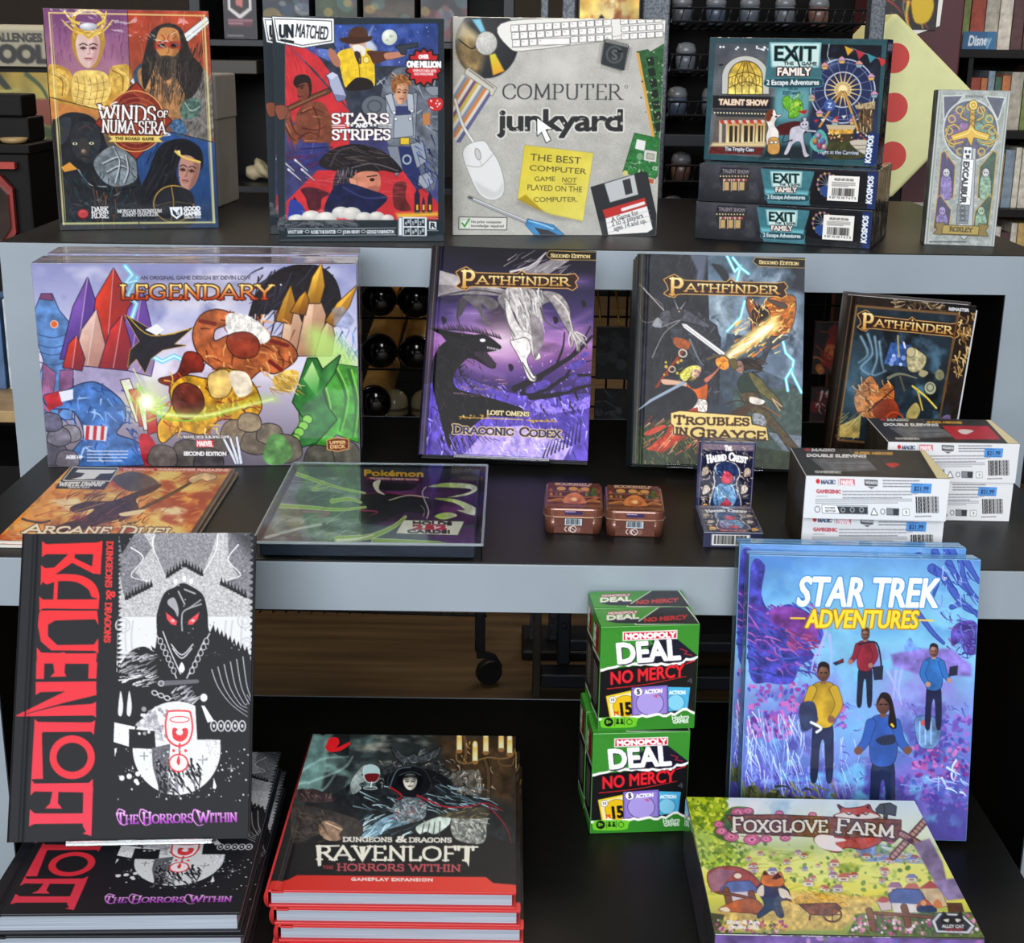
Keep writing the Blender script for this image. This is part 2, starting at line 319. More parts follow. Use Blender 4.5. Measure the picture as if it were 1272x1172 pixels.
    c.P([225,58,232,58,300,1062,292,1062],'e8dc9c',a=.8); c.P([960,62,968,62,1012,1050,1002,1050],'e8dc9c',a=.8); c.P([225,56,968,64,968,72,225,64],'e8cf8c',a=.8); c.P([290,1050,1012,1042,1012,1050,290,1060],'d6d494',a=.8)
    c.L([240,70,305,1045],2,'d9cf8a',sm=0); c.L([952,75,1000,1040],2,'d9cf8a',sm=0)
    c.L([600,45,612,395],3,'3a2020',sm=0); c.L([235,460,480,522],4,'3a2c20',sm=0); c.L([642,745,652,1090],4,'20242c',sm=0); c.L([800,620,1005,668],4,'2a2a30',sm=0)
    c.E(388,1010,27,24,'b8323a',c2='7a1a24'); 
    for r in (7,14,20): c.E(388,1008,r,r*.8,'e06a6a',ring=3)
    for q in ('DARK',428,1000,508,999,24),('ROSE',428,1028,508,1027,24): c.T(*q,'f2f2f2',f='s',b=.8)
    c.T('MORGAN ROSENBLUM',550,1003,760,1000,15,'f2f2f2',f='s',b=.5); c.T('JONNY HANDLER',570,1020,742,1017,14,'f2f2f2',f='s',b=.5)
    c.P([795,975,855,973,858,1010,830,1032,803,1012],'eef0f2'); c.P([808,985,826,1000,846,982,846,1008,828,1022,812,1008],'2e3c4c'); c.T('6',826,1010,842,1010,22,'eef0f2',b=1)
    for q in ('GOOD',862,993,942,990,19),('GAMES',862,1015,944,1012,18): c.T(*q,'f2f4f6',b=2)
    c.T('PUBLISHING',864,1028,944,1026,9,'f2f4f6',b=.6)
    return c

def art_unmatched():
    c = Cv([(103,68),(915,92),(915,1137),(140,1137)], 300, 395, '2b363d')
    # painted field
    F = [165,110,880,112,890,130,890,1010,700,1020,690,1036,180,1036,165,1020]
    c.P(F,'39559c',g=('4a4a78',500,110,520,500),n=.3,ns=60); c.K((160,110,890,400),'6f86c8',60,.5,.75,.8,3); c.K((160,110,890,330),'24356e',40,.55,.75,.8,9)
    c.D(60,(200,120,870,320),1,2.5,['dfe6ff'],2)
    c.P([250,290,330,262,420,310,700,310,890,340,890,620,400,640,250,420],'3a3f4c',n=.3,ns=30)
    c.E(660,175,36,37,'f2f4ee',c2='c2cabb'); c.E(668,170,10,8,'b8c0ae'); c.E(650,188,7,6,'b8c0ae')
    c.P([150,180,250,280,470,520,470,700,560,700,700,760,890,960,890,1036,170,1036,168,950,330,790,250,650,165,500],'c63a40',n=.12,ns=50)
    c.S(80,(165,230,330,700),70,9,['a82c34','d64a4c'],72,6,2,a=.5)
    c.P([150,180,300,320,460,500,440,420,330,270,230,200],'c63a40',n=.1)
    # gunslinger with hat
    c.B([585,120,570,170,590,220,560,240,540,200,555,160],'c8ccd8',a=.6,s_=6); c.B([540,180,600,220,585,260,540,250],'dcdfe6',a=.7,s_=5)
    c.B([415,250,470,225,560,228,585,260,590,400,560,370,500,365,455,410,430,330],'e8c63c',n=.15,ns=18); c.L([500,240,515,300,520,360],4,'8a6c18')
    c.B([555,238,620,240,700,248,705,272,640,285,590,300,570,270],'5a3826',n=.2); c.B([640,250,720,245,735,260,700,272,645,278],'c08870')
    c.P([690,216,790,204,793,220,742,230,737,256,718,256],'3c424c',o=('11141c',3)); c.P([312,204,392,202,404,222,384,240,372,226,316,218],'3c424c',o=('11141c',3))
    c.B([375,225,400,235,430,290,420,312,395,300,372,255],'b07a66'); c.B([470,200,490,180,540,190,545,230,520,250,485,235],'d2a890'); c.B([485,215,515,208,545,225,540,260,500,245],'e8e4dc')
    c.B([495,240,520,245,530,290,515,300,500,270],'3c3440'); c.B([468,175,478,135,520,122,552,140,552,180],'5c3a28',n=.15); c.B([425,178,470,170,540,172,575,168,570,190,500,205,445,198],'4a2c20')
    c.E(550,280,13,14,'f0dc84',o=('9a7c20',3)); c.S(12,(430,250,580,350),60,3,['c49e22','f2dc70'],95,15,4)
    c.B([455,410,500,368,560,370,585,400,560,420,470,425],'2b2020'); 
    # strong man with hammer
    c.P([375,372,362,352,390,336,415,350,455,450,448,466,412,474,380,400],'aeb4cc',o=('3c4054',4)); c.P([362,352,390,336,415,350,388,372],'ccd0e0'); c.P([398,440,455,448,448,468,412,474],'7c82a0')
    c.L([160,520,260,470,370,425],22,'6a4430',o=('2a1814',3)); c.L([170,512,360,428],5,'9a6c50',sm=0)
    c.B([205,390,215,355,255,345,285,365,292,420,280,455,250,470,225,450,228,420],'2a1c1a'); c.B([225,400,268,385,280,430,268,465,240,468,225,440],'7a4434',n=.15); c.L([225,405,255,398],5,'1c1010'); c.E(245,410,5,4,'120a0a'); c.L([228,450,250,448],4,'40201c')
    c.B([225,520,270,480,340,480,380,540,395,620,370,690,290,690,240,650,215,680,180,640,140,560,125,510,160,490,190,520,205,590],'814a36',n=.25,ns=24)
    c.B([118,505,150,492,180,510,190,545,150,560,125,540],'8e5440',o=('3a1c18',2))
    for q in ([240,530,300,510,350,530],[250,600,310,610,360,590],[300,500,330,590,310,680],[190,560,215,620,260,640],[230,650,280,620,330,640],[150,560,190,640,220,660]): c.L(q,8,'55281f',w2=3)
    for q in ([250,520,290,500],[300,545,345,550],[170,580,195,630],[260,660,320,660]): c.L(q,6,'b57a5c',w2=2)
    c.P([235,690,250,670,370,670,395,760,400,800,240,800],'3c3f78',n=.25); c.L([300,675,290,720],6,'5a5ea0'); c.L([240,700,390,690],6,'24264c',sm=0)
    c.S(40,(160,700,340,800),80,3,['34285a','7a2034','283c8c'],-20,20,5)
    for i in range(4): x=150+i*32; y=752+(i%2)*45; c.L([x,y,x+58,y+50],9,'b8bcc6',o=('3c3c48',2),w2=4,sm=0); c.E(x,y,8,5,'d8dae2',rot=40)
    # woman in a steel suit
    c.B([620,450,680,330,780,330,860,420,890,470,900,640,870,890,790,860,720,790,640,640],'6e747e',n=.35,ns=30)
    c.S(60,(620,360,890,640),50,8,['8a909a','555b66','a8aeb6','474d58'],40,80,6); c.E(590,500,60,50,'6a7078',o=('363a42',3)); c.E(590,500,32,28,'50565e',ring=8); 
    c.P([640,450,790,440,780,650,660,650],'959ca6',n=.2,o=('3a3f48',3)); c.P([690,500,760,500,768,640,680,640],'3c4470'); c.P([684,545,766,540,772,640,680,650],'a3abb4',o=('4a505a',3)); c.P([712,650,752,650,752,680,712,680],'e0c040',o=('3a3420',2))
    for q in ([640,450,670,440,690,520,672,530],[740,440,770,446,776,530,750,520]): c.P(q,'b4bac2',o=('3c424c',3))
    for x,y in ((682,530),(765,522),(690,560),(758,560)): c.E(x,y,7,7,'dce0e4',o=('4a505a',2))
    c.face(714,438,38,52,4,'d8a888','8a5a44',.4); c.B([670,420,680,372,720,352,755,378,760,410,735,392,700,398,688,440],'8a5a34',n=.3,ns=8); c.S(40,(668,350,760,400),26,5,['a87444','6a4024','c08c58'],60,60,7,cv=.4)
    c.B([845,470,900,465,912,490,900,520,860,520,845,495],'c83838'); c.D(14,(850,470,905,515),3,4,['f2dede'],3); c.P([815,540,850,530,850,590,820,590],'c08454'); c.B([830,415,890,412,905,440,860,450],'8e949c',o=('3a3e46',2))
    c.P([660,690,760,690,830,880,790,900,720,800],'2e3868'); c.P([650,690,700,690,720,800,690,830],'858c98',o=('3a3e46',3)); c.P([760,680,815,665,835,760,790,790],'98a0aa',o=('3a3e46',3)); c.P([800,830,850,810,865,860,830,890,795,870],'a0a6b0',o=('3a3e46',3)); c.E(742,752,18,20,'aab0b8',ring=8)
    c.S(30,(790,640,890,900),60,6,['2c3a78','44549c','1e2850'],60,30,8)
    # man in a tricorn hat
    c.B([330,770,380,710,470,682,560,690,650,730,715,800,690,812,620,800,560,820,470,800,400,800],'2a2426',n=.4,ns=20,o=('171214',3)); c.S(40,(380,700,640,800),90,4,['4a4040','1a1416','6a5c58'],15,25,9); c.L([380,780,420,710,500,690],8,'4c4446'); c.L([480,790,580,770,700,805],5,'8a8488',a=.7)
    c.B([395,850,420,800,480,790,500,850,470,880,400,900],'332e34',n=.3); c.S(30,(410,800,500,880),50,4,['6a666c','8a8890','1c181c'],100,20,10)
    c.B([480,850,520,810,600,810,618,850,610,885,570,900,560,920,500,890],'d08c72',n=.12); c.B([470,840,500,845,505,870,480,868],'d89a80',o=('7a4438',2)); c.E(578,846,12,8,'3c1c1c'); c.L([555,832,600,826],6,'3a2420'); c.B([560,880,610,878,608,900,560,920],'b06c5c'); 
    c.B([390,890,450,860,560,890,650,930,600,990,560,1020,360,1010],'20264a',n=.3,ns=30); c.L([440,880,540,930,640,930],6,'3c4474')
    # shore, crowd and towers
    c.B([240,890,290,880,375,910,340,935,330,985,280,985,262,930],'5a2430',n=.3); c.B([680,870,715,855,740,870,735,930,760,990,690,985,675,930],'6a2a2c',n=.3)
    c.S(20,(270,820,420,900),60,2,['e0787c'],5,6,11,a=.6); c.S(20,(620,810,780,930),60,2,['e0787c'],5,6,12,a=.6)
    for x,w,h in ((790,26,95),(820,14,60),(850,22,80),(210,30,60)): c.P([x-w/2,1010,x-w/2,1010-h,x,1010-h-26,x+w/2,1010-h,x+w/2,1010],'26283c'); c.P([x-4,990,x-4,965,x+5,965,x+5,990],'e8b83c')
    c.B([180,1000,190,940,230,950,260,990,250,1036,180,1036],'34489a')
    for x,y,r in ((220,1035,40),(290,1020,46),(360,1030,50),(430,1000,42),(480,1005,46),(540,1025,40),(600,1020,36),(650,1030,30)): c.E(x,y,r,r*.65,'eeeae0',c2='b8b6b4')
    c.P([690,1005,890,1000,890,1018,700,1030],'e2b64a',s_=6)
    # plain frame over the edges
    for q in ([90,60,165,60,165,1140,90,1140],[888,60,930,60,930,1145,888,1145],[90,60,930,60,930,112,90,112],[90,1034,930,1038,930,1150,90,1150]): c.P(q,'2b363d')
    c.B([118,500,148,490,178,506,168,548,135,556],'8e5440',o=('3a1c18',2)); c.B([845,470,900,465,912,490,900,520,860,520,845,495],'c83838',o=('6a2024',2)); c.D(12,(852,474,902,512),3,4,['f2dede'],3)
    c.P([104,70,396,84,398,196,248,218,124,190],'f6f6f4',o=('39434a',4)); c.P([112,78,388,92,390,190,248,210,130,184],'1f2a32'); c.P([116,82,384,96,386,186,248,206,134,180],'f6f6f4')
    c.T('UN',136,168,206,168,58,'1f2a32',b=4); c.T('MATCHED',212,166,368,184,62,'1f2a32',b=1.2); c.P([138,174,208,186,208,198,150,188],'1f2a32')
    r_ = []; 
    for i in range(28): t = i*math.pi/14; r = 1 if i%2 else .8; r_ += [822+82*r*math.cos(t),318+86*r*math.sin(t)]
    c.P(r_,'c43034',o=('241a1c',8)); c.T('OVER',798,278,844,276,17,'f4f0ee',b=2); c.P([742,280,903,286,903,324,742,318],'1f1c20'); c.T('ONE MILLION',742,316,902,320,27,'f6f4f2',b=3); c.T('UNMATCHED SETS',770,338,880,342,11,'f0d8d6',b=1); c.T('SOLD WORLDWIDE',776,354,866,356,10,'f0d8d6',b=1)
    c.T('STARS',386,578,664,580,44,'f4f2f0',f='s',b=2.2,o=('4a2a30',3)); c.T('AND',502,598,556,598,18,'f4f2f0',b=2); c.T('STRIPES',388,654,670,656,44,'f4f2f0',f='s',b=2.2,o=('4a2a30',3))
    for x in (388,608): c.L([x,588,x+62,588],4,'f4f2f0',sm=0); c.L([x,598,x+62,598],3,'f4f2f0',sm=0)
    for x in (464,482,574,592):
        st=[]
        for i in range(10): t=-math.pi/2+i*math.pi/5; r=11 if i%2==0 else 4.5; st += [x+r*math.cos(t),588+r*math.sin(t)]
        c.P(st,'f4f2f0')
    for q in ('WYATT EARP',178,250),('ROSIE THE RIVETER',288,406),('JOHN HENRY',440,520),('GEORGE WASHINGTON',552,682): c.T(q[0],q[1],1100,q[2],1099,15,'e6eaec',b=.8)
    for x in (270,423,536): c.E(x,1090,10,6,'d0d6d8',ring=3)
    c.L([175,1078,690,1074],2.5,'b9c2c6',sm=0); c.L([175,1110,690,1106],2.5,'b9c2c6',sm=0)
    c.P([700,1022,835,1024,835,1112,700,1112],'dfe6e8'); c.P([704,1026,718,1026,718,1108,704,1108],'dfe6e8',o=('39434a',3))
    r = random.Random(4)
    for j in range(2):
        for i in range(3): x=728+i*34; y=1030+j*42; c.P([x,y,x+30,y,x+30,y+36,x,y+36],'27323a'); c.T(r.choice('1234567890'),x+4,y+30,x+14,y+30,16,'e6eaec',b=.5); c.P([x+16,y+5,x+27,y+5,x+27,y+22,x+16,y+22],'aab6bc')
    c.P([846,1044,880,1046,880,1082,846,1080],'e8eef0'); c.T('R',850,1074,876,1075,24,'27323a',b=2); c.L([838,1086,888,1087],3,'9aa4aa',sm=0); c.L([840,1028,888,1030],2,'9aa4aa',sm=0)
    c.L([165,118,165,1030],3,'4a565c',sm=0)
    return c

def art_junkyard():
    c = Cv([(85,62),(1092,92),(1040,1108),(85,1105)], 350, 365, 'bdbbb4')
    c.N(.06,50,seed=3); c.N(.10,3,seed=8); c.K((85,60,1095,500),'d8d6d0',160,.45,.8,.7,2,fade=.05); c.K((85,500,1095,1108),'a3a19b',140,.55,.85,.5,5)
    c.E(245,190,150,168,'4c4c4c',c2='34363a',o=('8a8a86',3)); c.P([245,190,120,100,100,250,150,320,210,345],'a48a5c',a=.8,s_=14,n=.4,ns=30); c.P([245,190,96,160,130,90],'d8c8a0',a=.8,s_=12)
    c.P([175,75,215,72,245,150,225,150],'8ecbe0',s_=4); c.P([258,245,285,240,330,325,275,345],'e8a83c',g=('d8d04c',300,340,270,250),s_=3); c.L([110,170,170,215,200,200],6,'2c2a28')
    c.E(243,190,50,55,'dad8d2',c2='c0beb8',o=('7c7a74',3)); c.N(.1,8,(190,130,295,245),4)
    c.P([85,62,160,66,95,190],'b8b6b0',a=.6,s_=20)
    for i,k in enumerate(['d9d4c8','8a94a8','c98a4a','d9d4c8','7c5a7a','c8b45a','d9d4c8','8a94a8','d08a50','d9d4c8','6a6a92']):
        x = 128+i*13.5; y = 340+i*7.4; c.P([x,y,x+13.5,y+7.4,85+i*9.4-60,705-i*4-(10-i)*16,75+i*9.4-72,705-i*4-(10-i)*16],k)
    c.P([85,62,85,1105,60,1105,60,62],'bdbbb4')
    c.P([146,318,160,308,292,405,272,442,262,438,262,420,140,335],'cfccc0',o=('77746a',3)); c.L([160,318,280,408],4,'8a867a',sm=0)
    for i in range(18): c.L([160+i*6.6,322+i*5,166+i*6.6,314+i*5],2,'6a665c',sm=0)
    c.B([352,86,1092,92,1088,150,900,176,640,204,480,222,360,218],'eceae4',o=('77756e',3)); c.L([366,212,520,208,700,186,900,160,1085,142],5,'c2c0ba')
    for j,(y,x0) in enumerate(((92,362),(128,366),(164,370))):
        n=22-j*3; x=x0
        while x < 1075:
            w = 150 if (j==2 and 480<x<520) else 34
            sl = -(x-360)*.055; hgt=29
            if not (835<x<850 or 930<x<950): c.P([x,y+sl*.8+14,x+w,y+sl*.8+12,x+w,y+hgt+sl+14,x,y+hgt+sl+16],'f4f2ee',o=('5a5854',2.5)); c.L([x+8,y+sl*.8+24,x+14,y+sl*.8+24],2.5,'8a8884',sm=0)
            x += w+6
    c.P([800,186,815,176,915,204,925,225,900,325,880,332,790,300,785,280],'3f4244',o=('8c8a84',2))
    for i in range(14):
        t=i/13; c.L([812+t*100,190+t*26,816+t*100,176+t*26],5,'a8a6a0',sm=0); c.L([790+t*98,300+t*30,786+t*98,315+t*30],5,'a8a6a0',sm=0); c.L([802-t*16,192+t*100,786-t*16,188+t*100],5,'a8a6a0',sm=0); c.L([920-t*20,220+t*100,936-t*20,224+t*100],5,'a8a6a0',sm=0)
    c.E(852,252,36,38,'5c6062',ring=10); c.T('S',838,276,866,276,46,'6a6e70',b=2); c.P([868,230,892,234,890,244,866,240],'20262a')
    c.P([955,238,1010,228,1020,240,1080,205,1092,200,1060,650,1030,650],'3f6a44',n=.25,ns=18); c.P([955,245,968,245,1040,650,1026,650],'d8a858')
    for i in range(7): c.P([1000+i*6,270+i*52,1035+i*6,262+i*52,1042+i*6,302+i*52,1010+i*6,310+i*52],'26352a',o=('5a7a54',2))
    c.D(60,(975,240,1080,640),2,5,['a8b89a','22402a','c8c8a0'],5)
    c.P([945,628,1062,655,1048,830,1030,850,890,810],'3d8048',n=.2,ns=14,o=('255030',3)); c.P([955,655,996,665,990,712,946,700],'e8e8e4'); c.P([990,705,1048,715,1044,765,986,755],'d4d4cc',o=('555550',2)); c.P([1003,722,1035,728,1032,752,1000,746],'b8b8ac',o=('55564c',2)); c.E(968,738,15,17,'7ca880'); c.E(900,815,12,12,'d8d080'); c.T('CE',1026,800,1050,803,16,'d8e4d8',b=.6)
    c.S(40,(900,750,1040,830),14,4,['1f4a2a','b8c8b0','6a9a70','d8d8c8'],20,80,7); c.P([1010,840,1034,846,1030,868,1006,862],'b86a50',o=('e4d8d0',3))
    c.T('COMPUTER',320,458,890,466,70,'4c4c4c',f='s',th=.125); c.E(906,406,7,7,'4c4c4c',ring=2)
    c.T('junkyard',300,608,896,614,98,'3a3a3a',b=5,o=('dedcd6',7),sp=-.06); c.D(26,(310,500,890,620),3,8,['c2c0ba'],3); c.S(14,(310,490,890,620),26,4,['c2c0ba'],40,80,4)
    c.P([486,552,556,604,524,606,548,656,528,668,506,616,486,636],'f8f8f8',o=('303030',4))
    c.L([94,460,130,580,184,668],11,'e6e4e0',o=('8a8884',2.5)); c.B([132,720,160,675,230,660,262,700,300,760,326,850,320,915,270,940,210,910,160,810],'e4e4e2',o=('9a9894',3)); c.L([152,775,215,780,278,720],4,'b4b2ae'); c.L([190,690,205,735,225,780],3,'c0beba'); c.E(203,722,11,26,'cfcdca',rot=-15,o=('8a8884',3))
    c.B([190,850,215,905,270,932,318,905,322,860,290,900,240,880],'c8c8c6',a=.6,s_=5)
    c.P([425,680,750,720,700,1042,540,1008,392,938],'dccb50',g=('e8dc74',430,690,700,1030),n=.05,ns=60,o=('a09a80',2)); c.P([392,938,430,915,520,1000,480,985],'b8a030',s_=2); c.P([385,960,392,938,540,1008,690,1044,560,1030],'8c8a84',a=.6,s_=8)
    for t,x0,y0,x1,y1,h in (('THE BEST',450,752,692,772,32),('COMPUTER',446,800,715,820,26),('GAME',470,852,570,852,22),('NOT',600,856,670,860,22),('PLAYED ON THE',436,893,696,905,26),('COMPUTER.',466,950,676,950,22)): c.T(t,x0,y0,x1,y1,h,'3c3a2c',b=-.2)
    c.L([612,866,668,868],3,'3c3a2c',sm=0)
    c.L([162,928,300,990,440,1048],16,'a8aaac',o=('6a6a68',2)); c.L([170,928,300,984,440,1042],4,'e8eaec'); c.P([160,922,180,930,178,938,158,930],'4a4a4a'); c.P([428,1058,440,1030,470,1040,560,1060,610,1105,470,1105],'4d8fc0',n=.1,o=('2a4a6a',2)); c.P([470,1070,540,1085,580,1105,500,1105],'3a3e44'); c.L([446,1040,500,1055,560,1078],6,'a8d0e8')
    c.P([115,1022,340,1026,338,1080,113,1078],'dedcd6',o=('55534e',4)); c.P([120,1034,162,1034,160,1074,120,1074],'e4ece0',o=('9ab89a',2)); c.L([128,1050,140,1066,162,1030],8,'4a9a3c',sm=0); c.T('No prior computer',170,1049,316,1051,12,'66645e',b=.5); c.T('knowledge required',170,1068,326,1070,12,'66645e',b=.5)
    c.P([738,882,975,812,1000,814,1042,1010,1040,1108,792,1108],'3b3d40',o=('22242a',2)); c.P([803,866,940,824,958,916,828,952],'c6c8c9',o=('8a8a8a',2)); c.P([886,850,922,840,934,910,900,920],'44464a'); c.P([792,990,990,932,1000,972,806,1030],'c64440'); c.P([806,1030,1000,972,1026,1080,1000,1096,818,1106],'f2f0ec'); c.L([886,988,984,958],15,'f0ecea',sm=0)
    for i in range(3): c.L([812+i*4,1052+i*22,1012+i*6,992+i*24],2,'a8b0c0',sm=0)
    for t,x0,y0,x1,y1 in (('A Game for',836,1046,962,1010),('2 to 5 players',836,1066,984,1024),('ages 14 and up.',846,1088,1000,1048)): c.T(t,x0,y0,x1,y1,22,'2c2c30',b=0)
    return c

def animals(c):       # the four animals in front of the tent, in the box-front coordinates
    c.B([668,470,690,445,720,470,740,460,762,480,765,520,735,560,700,560,700,530,680,510],'6fae3c',n=.3,ns=10,o=('24401c',2)); c.S(16,(670,440,765,540),36,4,['9ad05c','4c8a2c','c8e070'],110,30,3); c.E(738,490,13,13,'b8d860'); c.P([750,490,764,496,752,504],'4a4a30')
    c.B([640,610,680,590,740,580,780,600,790,640,720,650,640,650],'5a2020',n=.2); c.P([740,530,790,520,780,545],'b03030')
    c.B([585,560,600,525,630,520,640,545,664,545,640,565,630,600,650,640,640,700,600,710,590,660,600,610],'e8e2dc',n=.1,o=('3a2820',2)); c.B([586,560,598,525,622,520,612,570,596,580],'7c3c20'); c.E(618,548,4,4,'181010'); c.E(638,555,6,5,'181010')
    c.B([600,700,606,670,640,665,655,700,650,745,615,752,598,735],'c89858',n=.2,o=('4a3018',2)); c.E(616,690,7,6,'f4f4f0',o=('181810',2)); c.E(636,690,7,6,'f4f4f0',o=('181810',2))
    c.B([710,620,760,600,770,570,790,580,795,620,770,650,785,740,800,760,775,765,755,690,720,700,695,750,678,750,700,690],'c9c6d0',n=.15,o=('302c38',2)); c.B([755,600,772,565,790,572,795,605,770,620],'c9c6d0',o=('302c38',2)); c.P([758,590,762,562,774,578],'50485a'); c.P([782,578,792,548,796,584],'50485a'); c.L([715,680,670,690,680,650],8,'3a3644',w2=4); c.L([785,630,830,635],8,'c9c6d0',o=('302c38',2)); c.E(768,598,4,4,'20202a'); c.E(784,598,4,4,'20202a')
    c.B([802,700,820,660,850,625,880,650,890,700,870,745,830,740],'5fa8a0',n=.3); 
    for x,y,k in ((845,660,'d8c0e0'),(830,690,'e8a840'),(866,690,'6a8cd8'),(850,715,'c84c6c'),(875,720,'f0e0c0')): c.E(x,y,14,18,k,c2='604060')

def exit_logo(c,x,y,w,fs=1):  # word mark, x,y top left
    k = w/240; c.P([x-4,y-6,x+w+4,y-2,x+w-6,y+128*k,x+4,y+124*k],'8fbcc0',n=.1,o=('2c5a64',2)); c.P([x+4,y+2,x+w-4,y+6,x+w-12,y+118*k,x+12,y+116*k],'d2e4e0')
    c.T('EXIT',x+14*k,y+88*k,x+(w-22*k),y+92*k,74*k,'16201f',b=3*k,o=('8ad0d0',3*k)); c.T('THE',x+64*k,y+112*k,x+112*k,y+113*k,17*k,'16201f',b=.8*k); c.T('GAME',x+148*k,y+114*k,x+222*k,y+115*k,17*k,'16201f',b=.8*k); c.L([x+112*k,y+20*k,x+140*k,y+120*k],8*k,'16201f',sm=0)
    c.T('FAMILY',x+32*k,y+164*k,x+w-46*k,y+166*k,38*k,'f6eee6',b=2.5*k,o=('38100e',5*k))

def art_exit_front():
    c = Cv([(318,140),(1176,158),(1130,828),(287,775)], 292, 226, '34585f')
    c.N(.15,40,seed=2); c.P([345,170,612,178,640,440,600,770,310,745],'6a6c70',n=.2,ns=40)
    for i in range(16): c.L([340-i*2,205+i*15,612,212+i*15],1.6,'565a60',sm=0,a=.6)
    c.B([330,160,620,170,620,260,560,230,480,210,400,250,340,330],'4c5058',a=.6,s_=20); c.D(14,(360,188,600,206),4,6,['e8f0f4'],1)
    c.P([375,275,384,283,366,288,358,280],'20242a')
    A1 = [375,432]; A2 = [405,434]
    for i in range(21): t = math.pi*(1-i/20); A1 += [488+112*math.cos(t),345-108*math.sin(t)]; A2 += [488+80*math.cos(t),350-86*math.sin(t)]
    c.P(A1+[602,436],'c8c8c0',o=('40444a',3)); c.P(A1+[602,436],'a8a8a4',a=.0); c.P(A2+[570,436],'c9a848',n=.3,ns=20,g=('f0dc80',490,270,490,430),o=('3c3018',4))
    for x in (440,472,505,538): c.L([x,432,x,350,490+(x-490)*.3,268],3.5,'5a4418')
    for y in (330,380): c.L([408,y+20,490,y-10,570,y+20],3.5,'5a4418')
    for x in (425,460,495,530): c.E(x+12,365,15,28,'5a4418',ring=3)
    c.P([332,440,632,452,628,515,330,505],'23252a',o=('5c5a58',3)); c.T('TALENT SHOW',360,488,596,496,28,'f0dcc4',b=2.4,o=('603a30',3))
    c.P([330,510,632,520,620,545,600,560,350,550],'3c3e44'); 
    for i in range(19): c.E(340+i*15,530+i*.6,4,4,'f8ecc0')
    c.P([345,550,600,560,590,690,330,690],'6c645c',n=.15); 
    for i,x in enumerate((362,395,470,545)): c.P([x,570,x+14,570,x+12,690,x-2,690],'cfc4b4')
    for x,w in ((405,55),(476,60),(545,40)): c.P([x-4,575,x+w,577,x+w-4,690,x-8,690],'c8a068',g=('f8e8b0',x,580,x,690)); c.P([x+6,600,x+w*.42,600,x+w*.4,686,x+4,686],'3a3430'); c.P([x+w*.58,600,x+w-10,602,x+w-12,686,x+w*.55,686],'3a3430')
    for i in range(6): x=362+i*37; c.B([x,568,x+18,592,x+37,570,x+20,578],'c84c40')
    for i in range(12): x=365+i*18; c.B([x,572,x+9,590,x+18,573],'d8c8b8' if i%2 else 'c04840')
    c.P([330,688,590,690,585,712,320,706],'e0c898',s_=4); c.P([318,708,580,716,572,755,310,745],'6a2c28',n=.3,ns=8); c.T('The Trophy Case',388,730,530,736,20,'eceaf0',b=.8,o=('203038',3))
    # night fair
    c.P([800,178,1150,188,1128,700,1080,780,810,770,790,420],'14161e',g=('38405c',950,200,950,700),n=.2,ns=60)
    c.P([800,560,1110,560,1095,790,800,780],'2a3454',n=.2); c.K((800,180,1150,420),'2c3450',40,.5,.7,.8,4); c.E(905,285,22,22,'e8f4ff',a=.7,s_=14); c.L([893,180,885,240,905,285],3,'d0e4f8',sm=0)
    c.E(962,425,155,165,'303c6c',a=.7); c.E(962,425,157,168,'c2cede',ring=6); c.E(962,425,140,150,'8090b0',ring=3); c.E(962,418,88,92,'c8d0da',ring=6)
    for i in range(18): t=i*math.pi/9; c.L([962+18*math.cos(t),418+18*math.sin(t),962+86*math.cos(t),418+92*math.sin(t)],9,'e8c888',w2=3,sm=0); c.L([962+86*math.cos(t),418+92*math.sin(t),962+150*math.cos(t),425+160*math.sin(t)],2,'98a4bc',sm=0)
    c.E(962,418,38,38,'d8c08c',ring=8); c.E(962,416,20,22,'f4e4b0')
    for i in range(11):
        t=i*math.pi*2/11+.1; x=962+155*math.cos(t); y=425+165*math.sin(t); c.B([x-18,y+4,x,y-16,x+18,y+4],'d89a90' if i%2 else 'c8a0b8',o=('30283c',2)); c.P([x-16,y+6,x+16,y+6,x+11,y+20,x-11,y+20],'d8b070' if i%3 else '90b0b8',o=('30283c',2))
    c.L([955,430,850,610],11,'c89858',o=('50381c',2),sm=0); c.L([970,430,1040,640],11,'c8a060',o=('50381c',2),sm=0); c.E(898,498,28,32,'4a68a8',a=.9); c.T('Z',888,512,908,512,26,'c8d8f0',b=1)
    c.P([890,620,1020,620,1020,690,890,690],'4a3c2c',n=.3); c.P([895,625,1015,625,1015,650,895,650],'d8a850',n=.4,ns=10); c.D(30,(895,630,1080,690),3,6,['f8d880','c86848','e8e0c0'],4); c.P([880,600,1030,605,1020,628,890,626],'c8b898'); c.P([1020,500,1120,480,1120,520,1030,520],'b8a480',n=.3,ns=8); c.S(20,(1025,490,1118,530),16,4,['e8d8a0','685838'],90,10,3); c.P([1040,520,1116,520,1105,650,1040,640],'584838',n=.5,ns=12); c.S(16,(1040,540,1110,640),50,6,['f0d090','a87848','302820'],90,10,5)
    c.B([880,700,960,690,1080,690,1080,770,900,780],'4a4a2c',n=.3); c.B([1000,690,1090,690,1090,760,1040,740],'c8c0b0'); c.L([1010,712,1090,712],4,'787060',sm=0); c.L([1030,732,1090,732],4,'787060',sm=0)
    c.L([1000,200,1140,260],2,'c8c8c8',sm=0)
    for i,k in enumerate(('d8a840','b83c48','4890a0','c84040')): x=968+i*55; y=188+i*20; c.P([x,y,x+44,y+22,x+16,y+52],k)
    for i in range(6): c.P([820+i*34,575-i*5,846+i*34,572-i*5,832+i*34,592-i*5],('b83c40','d8d8d8','4868a8')[i%3])
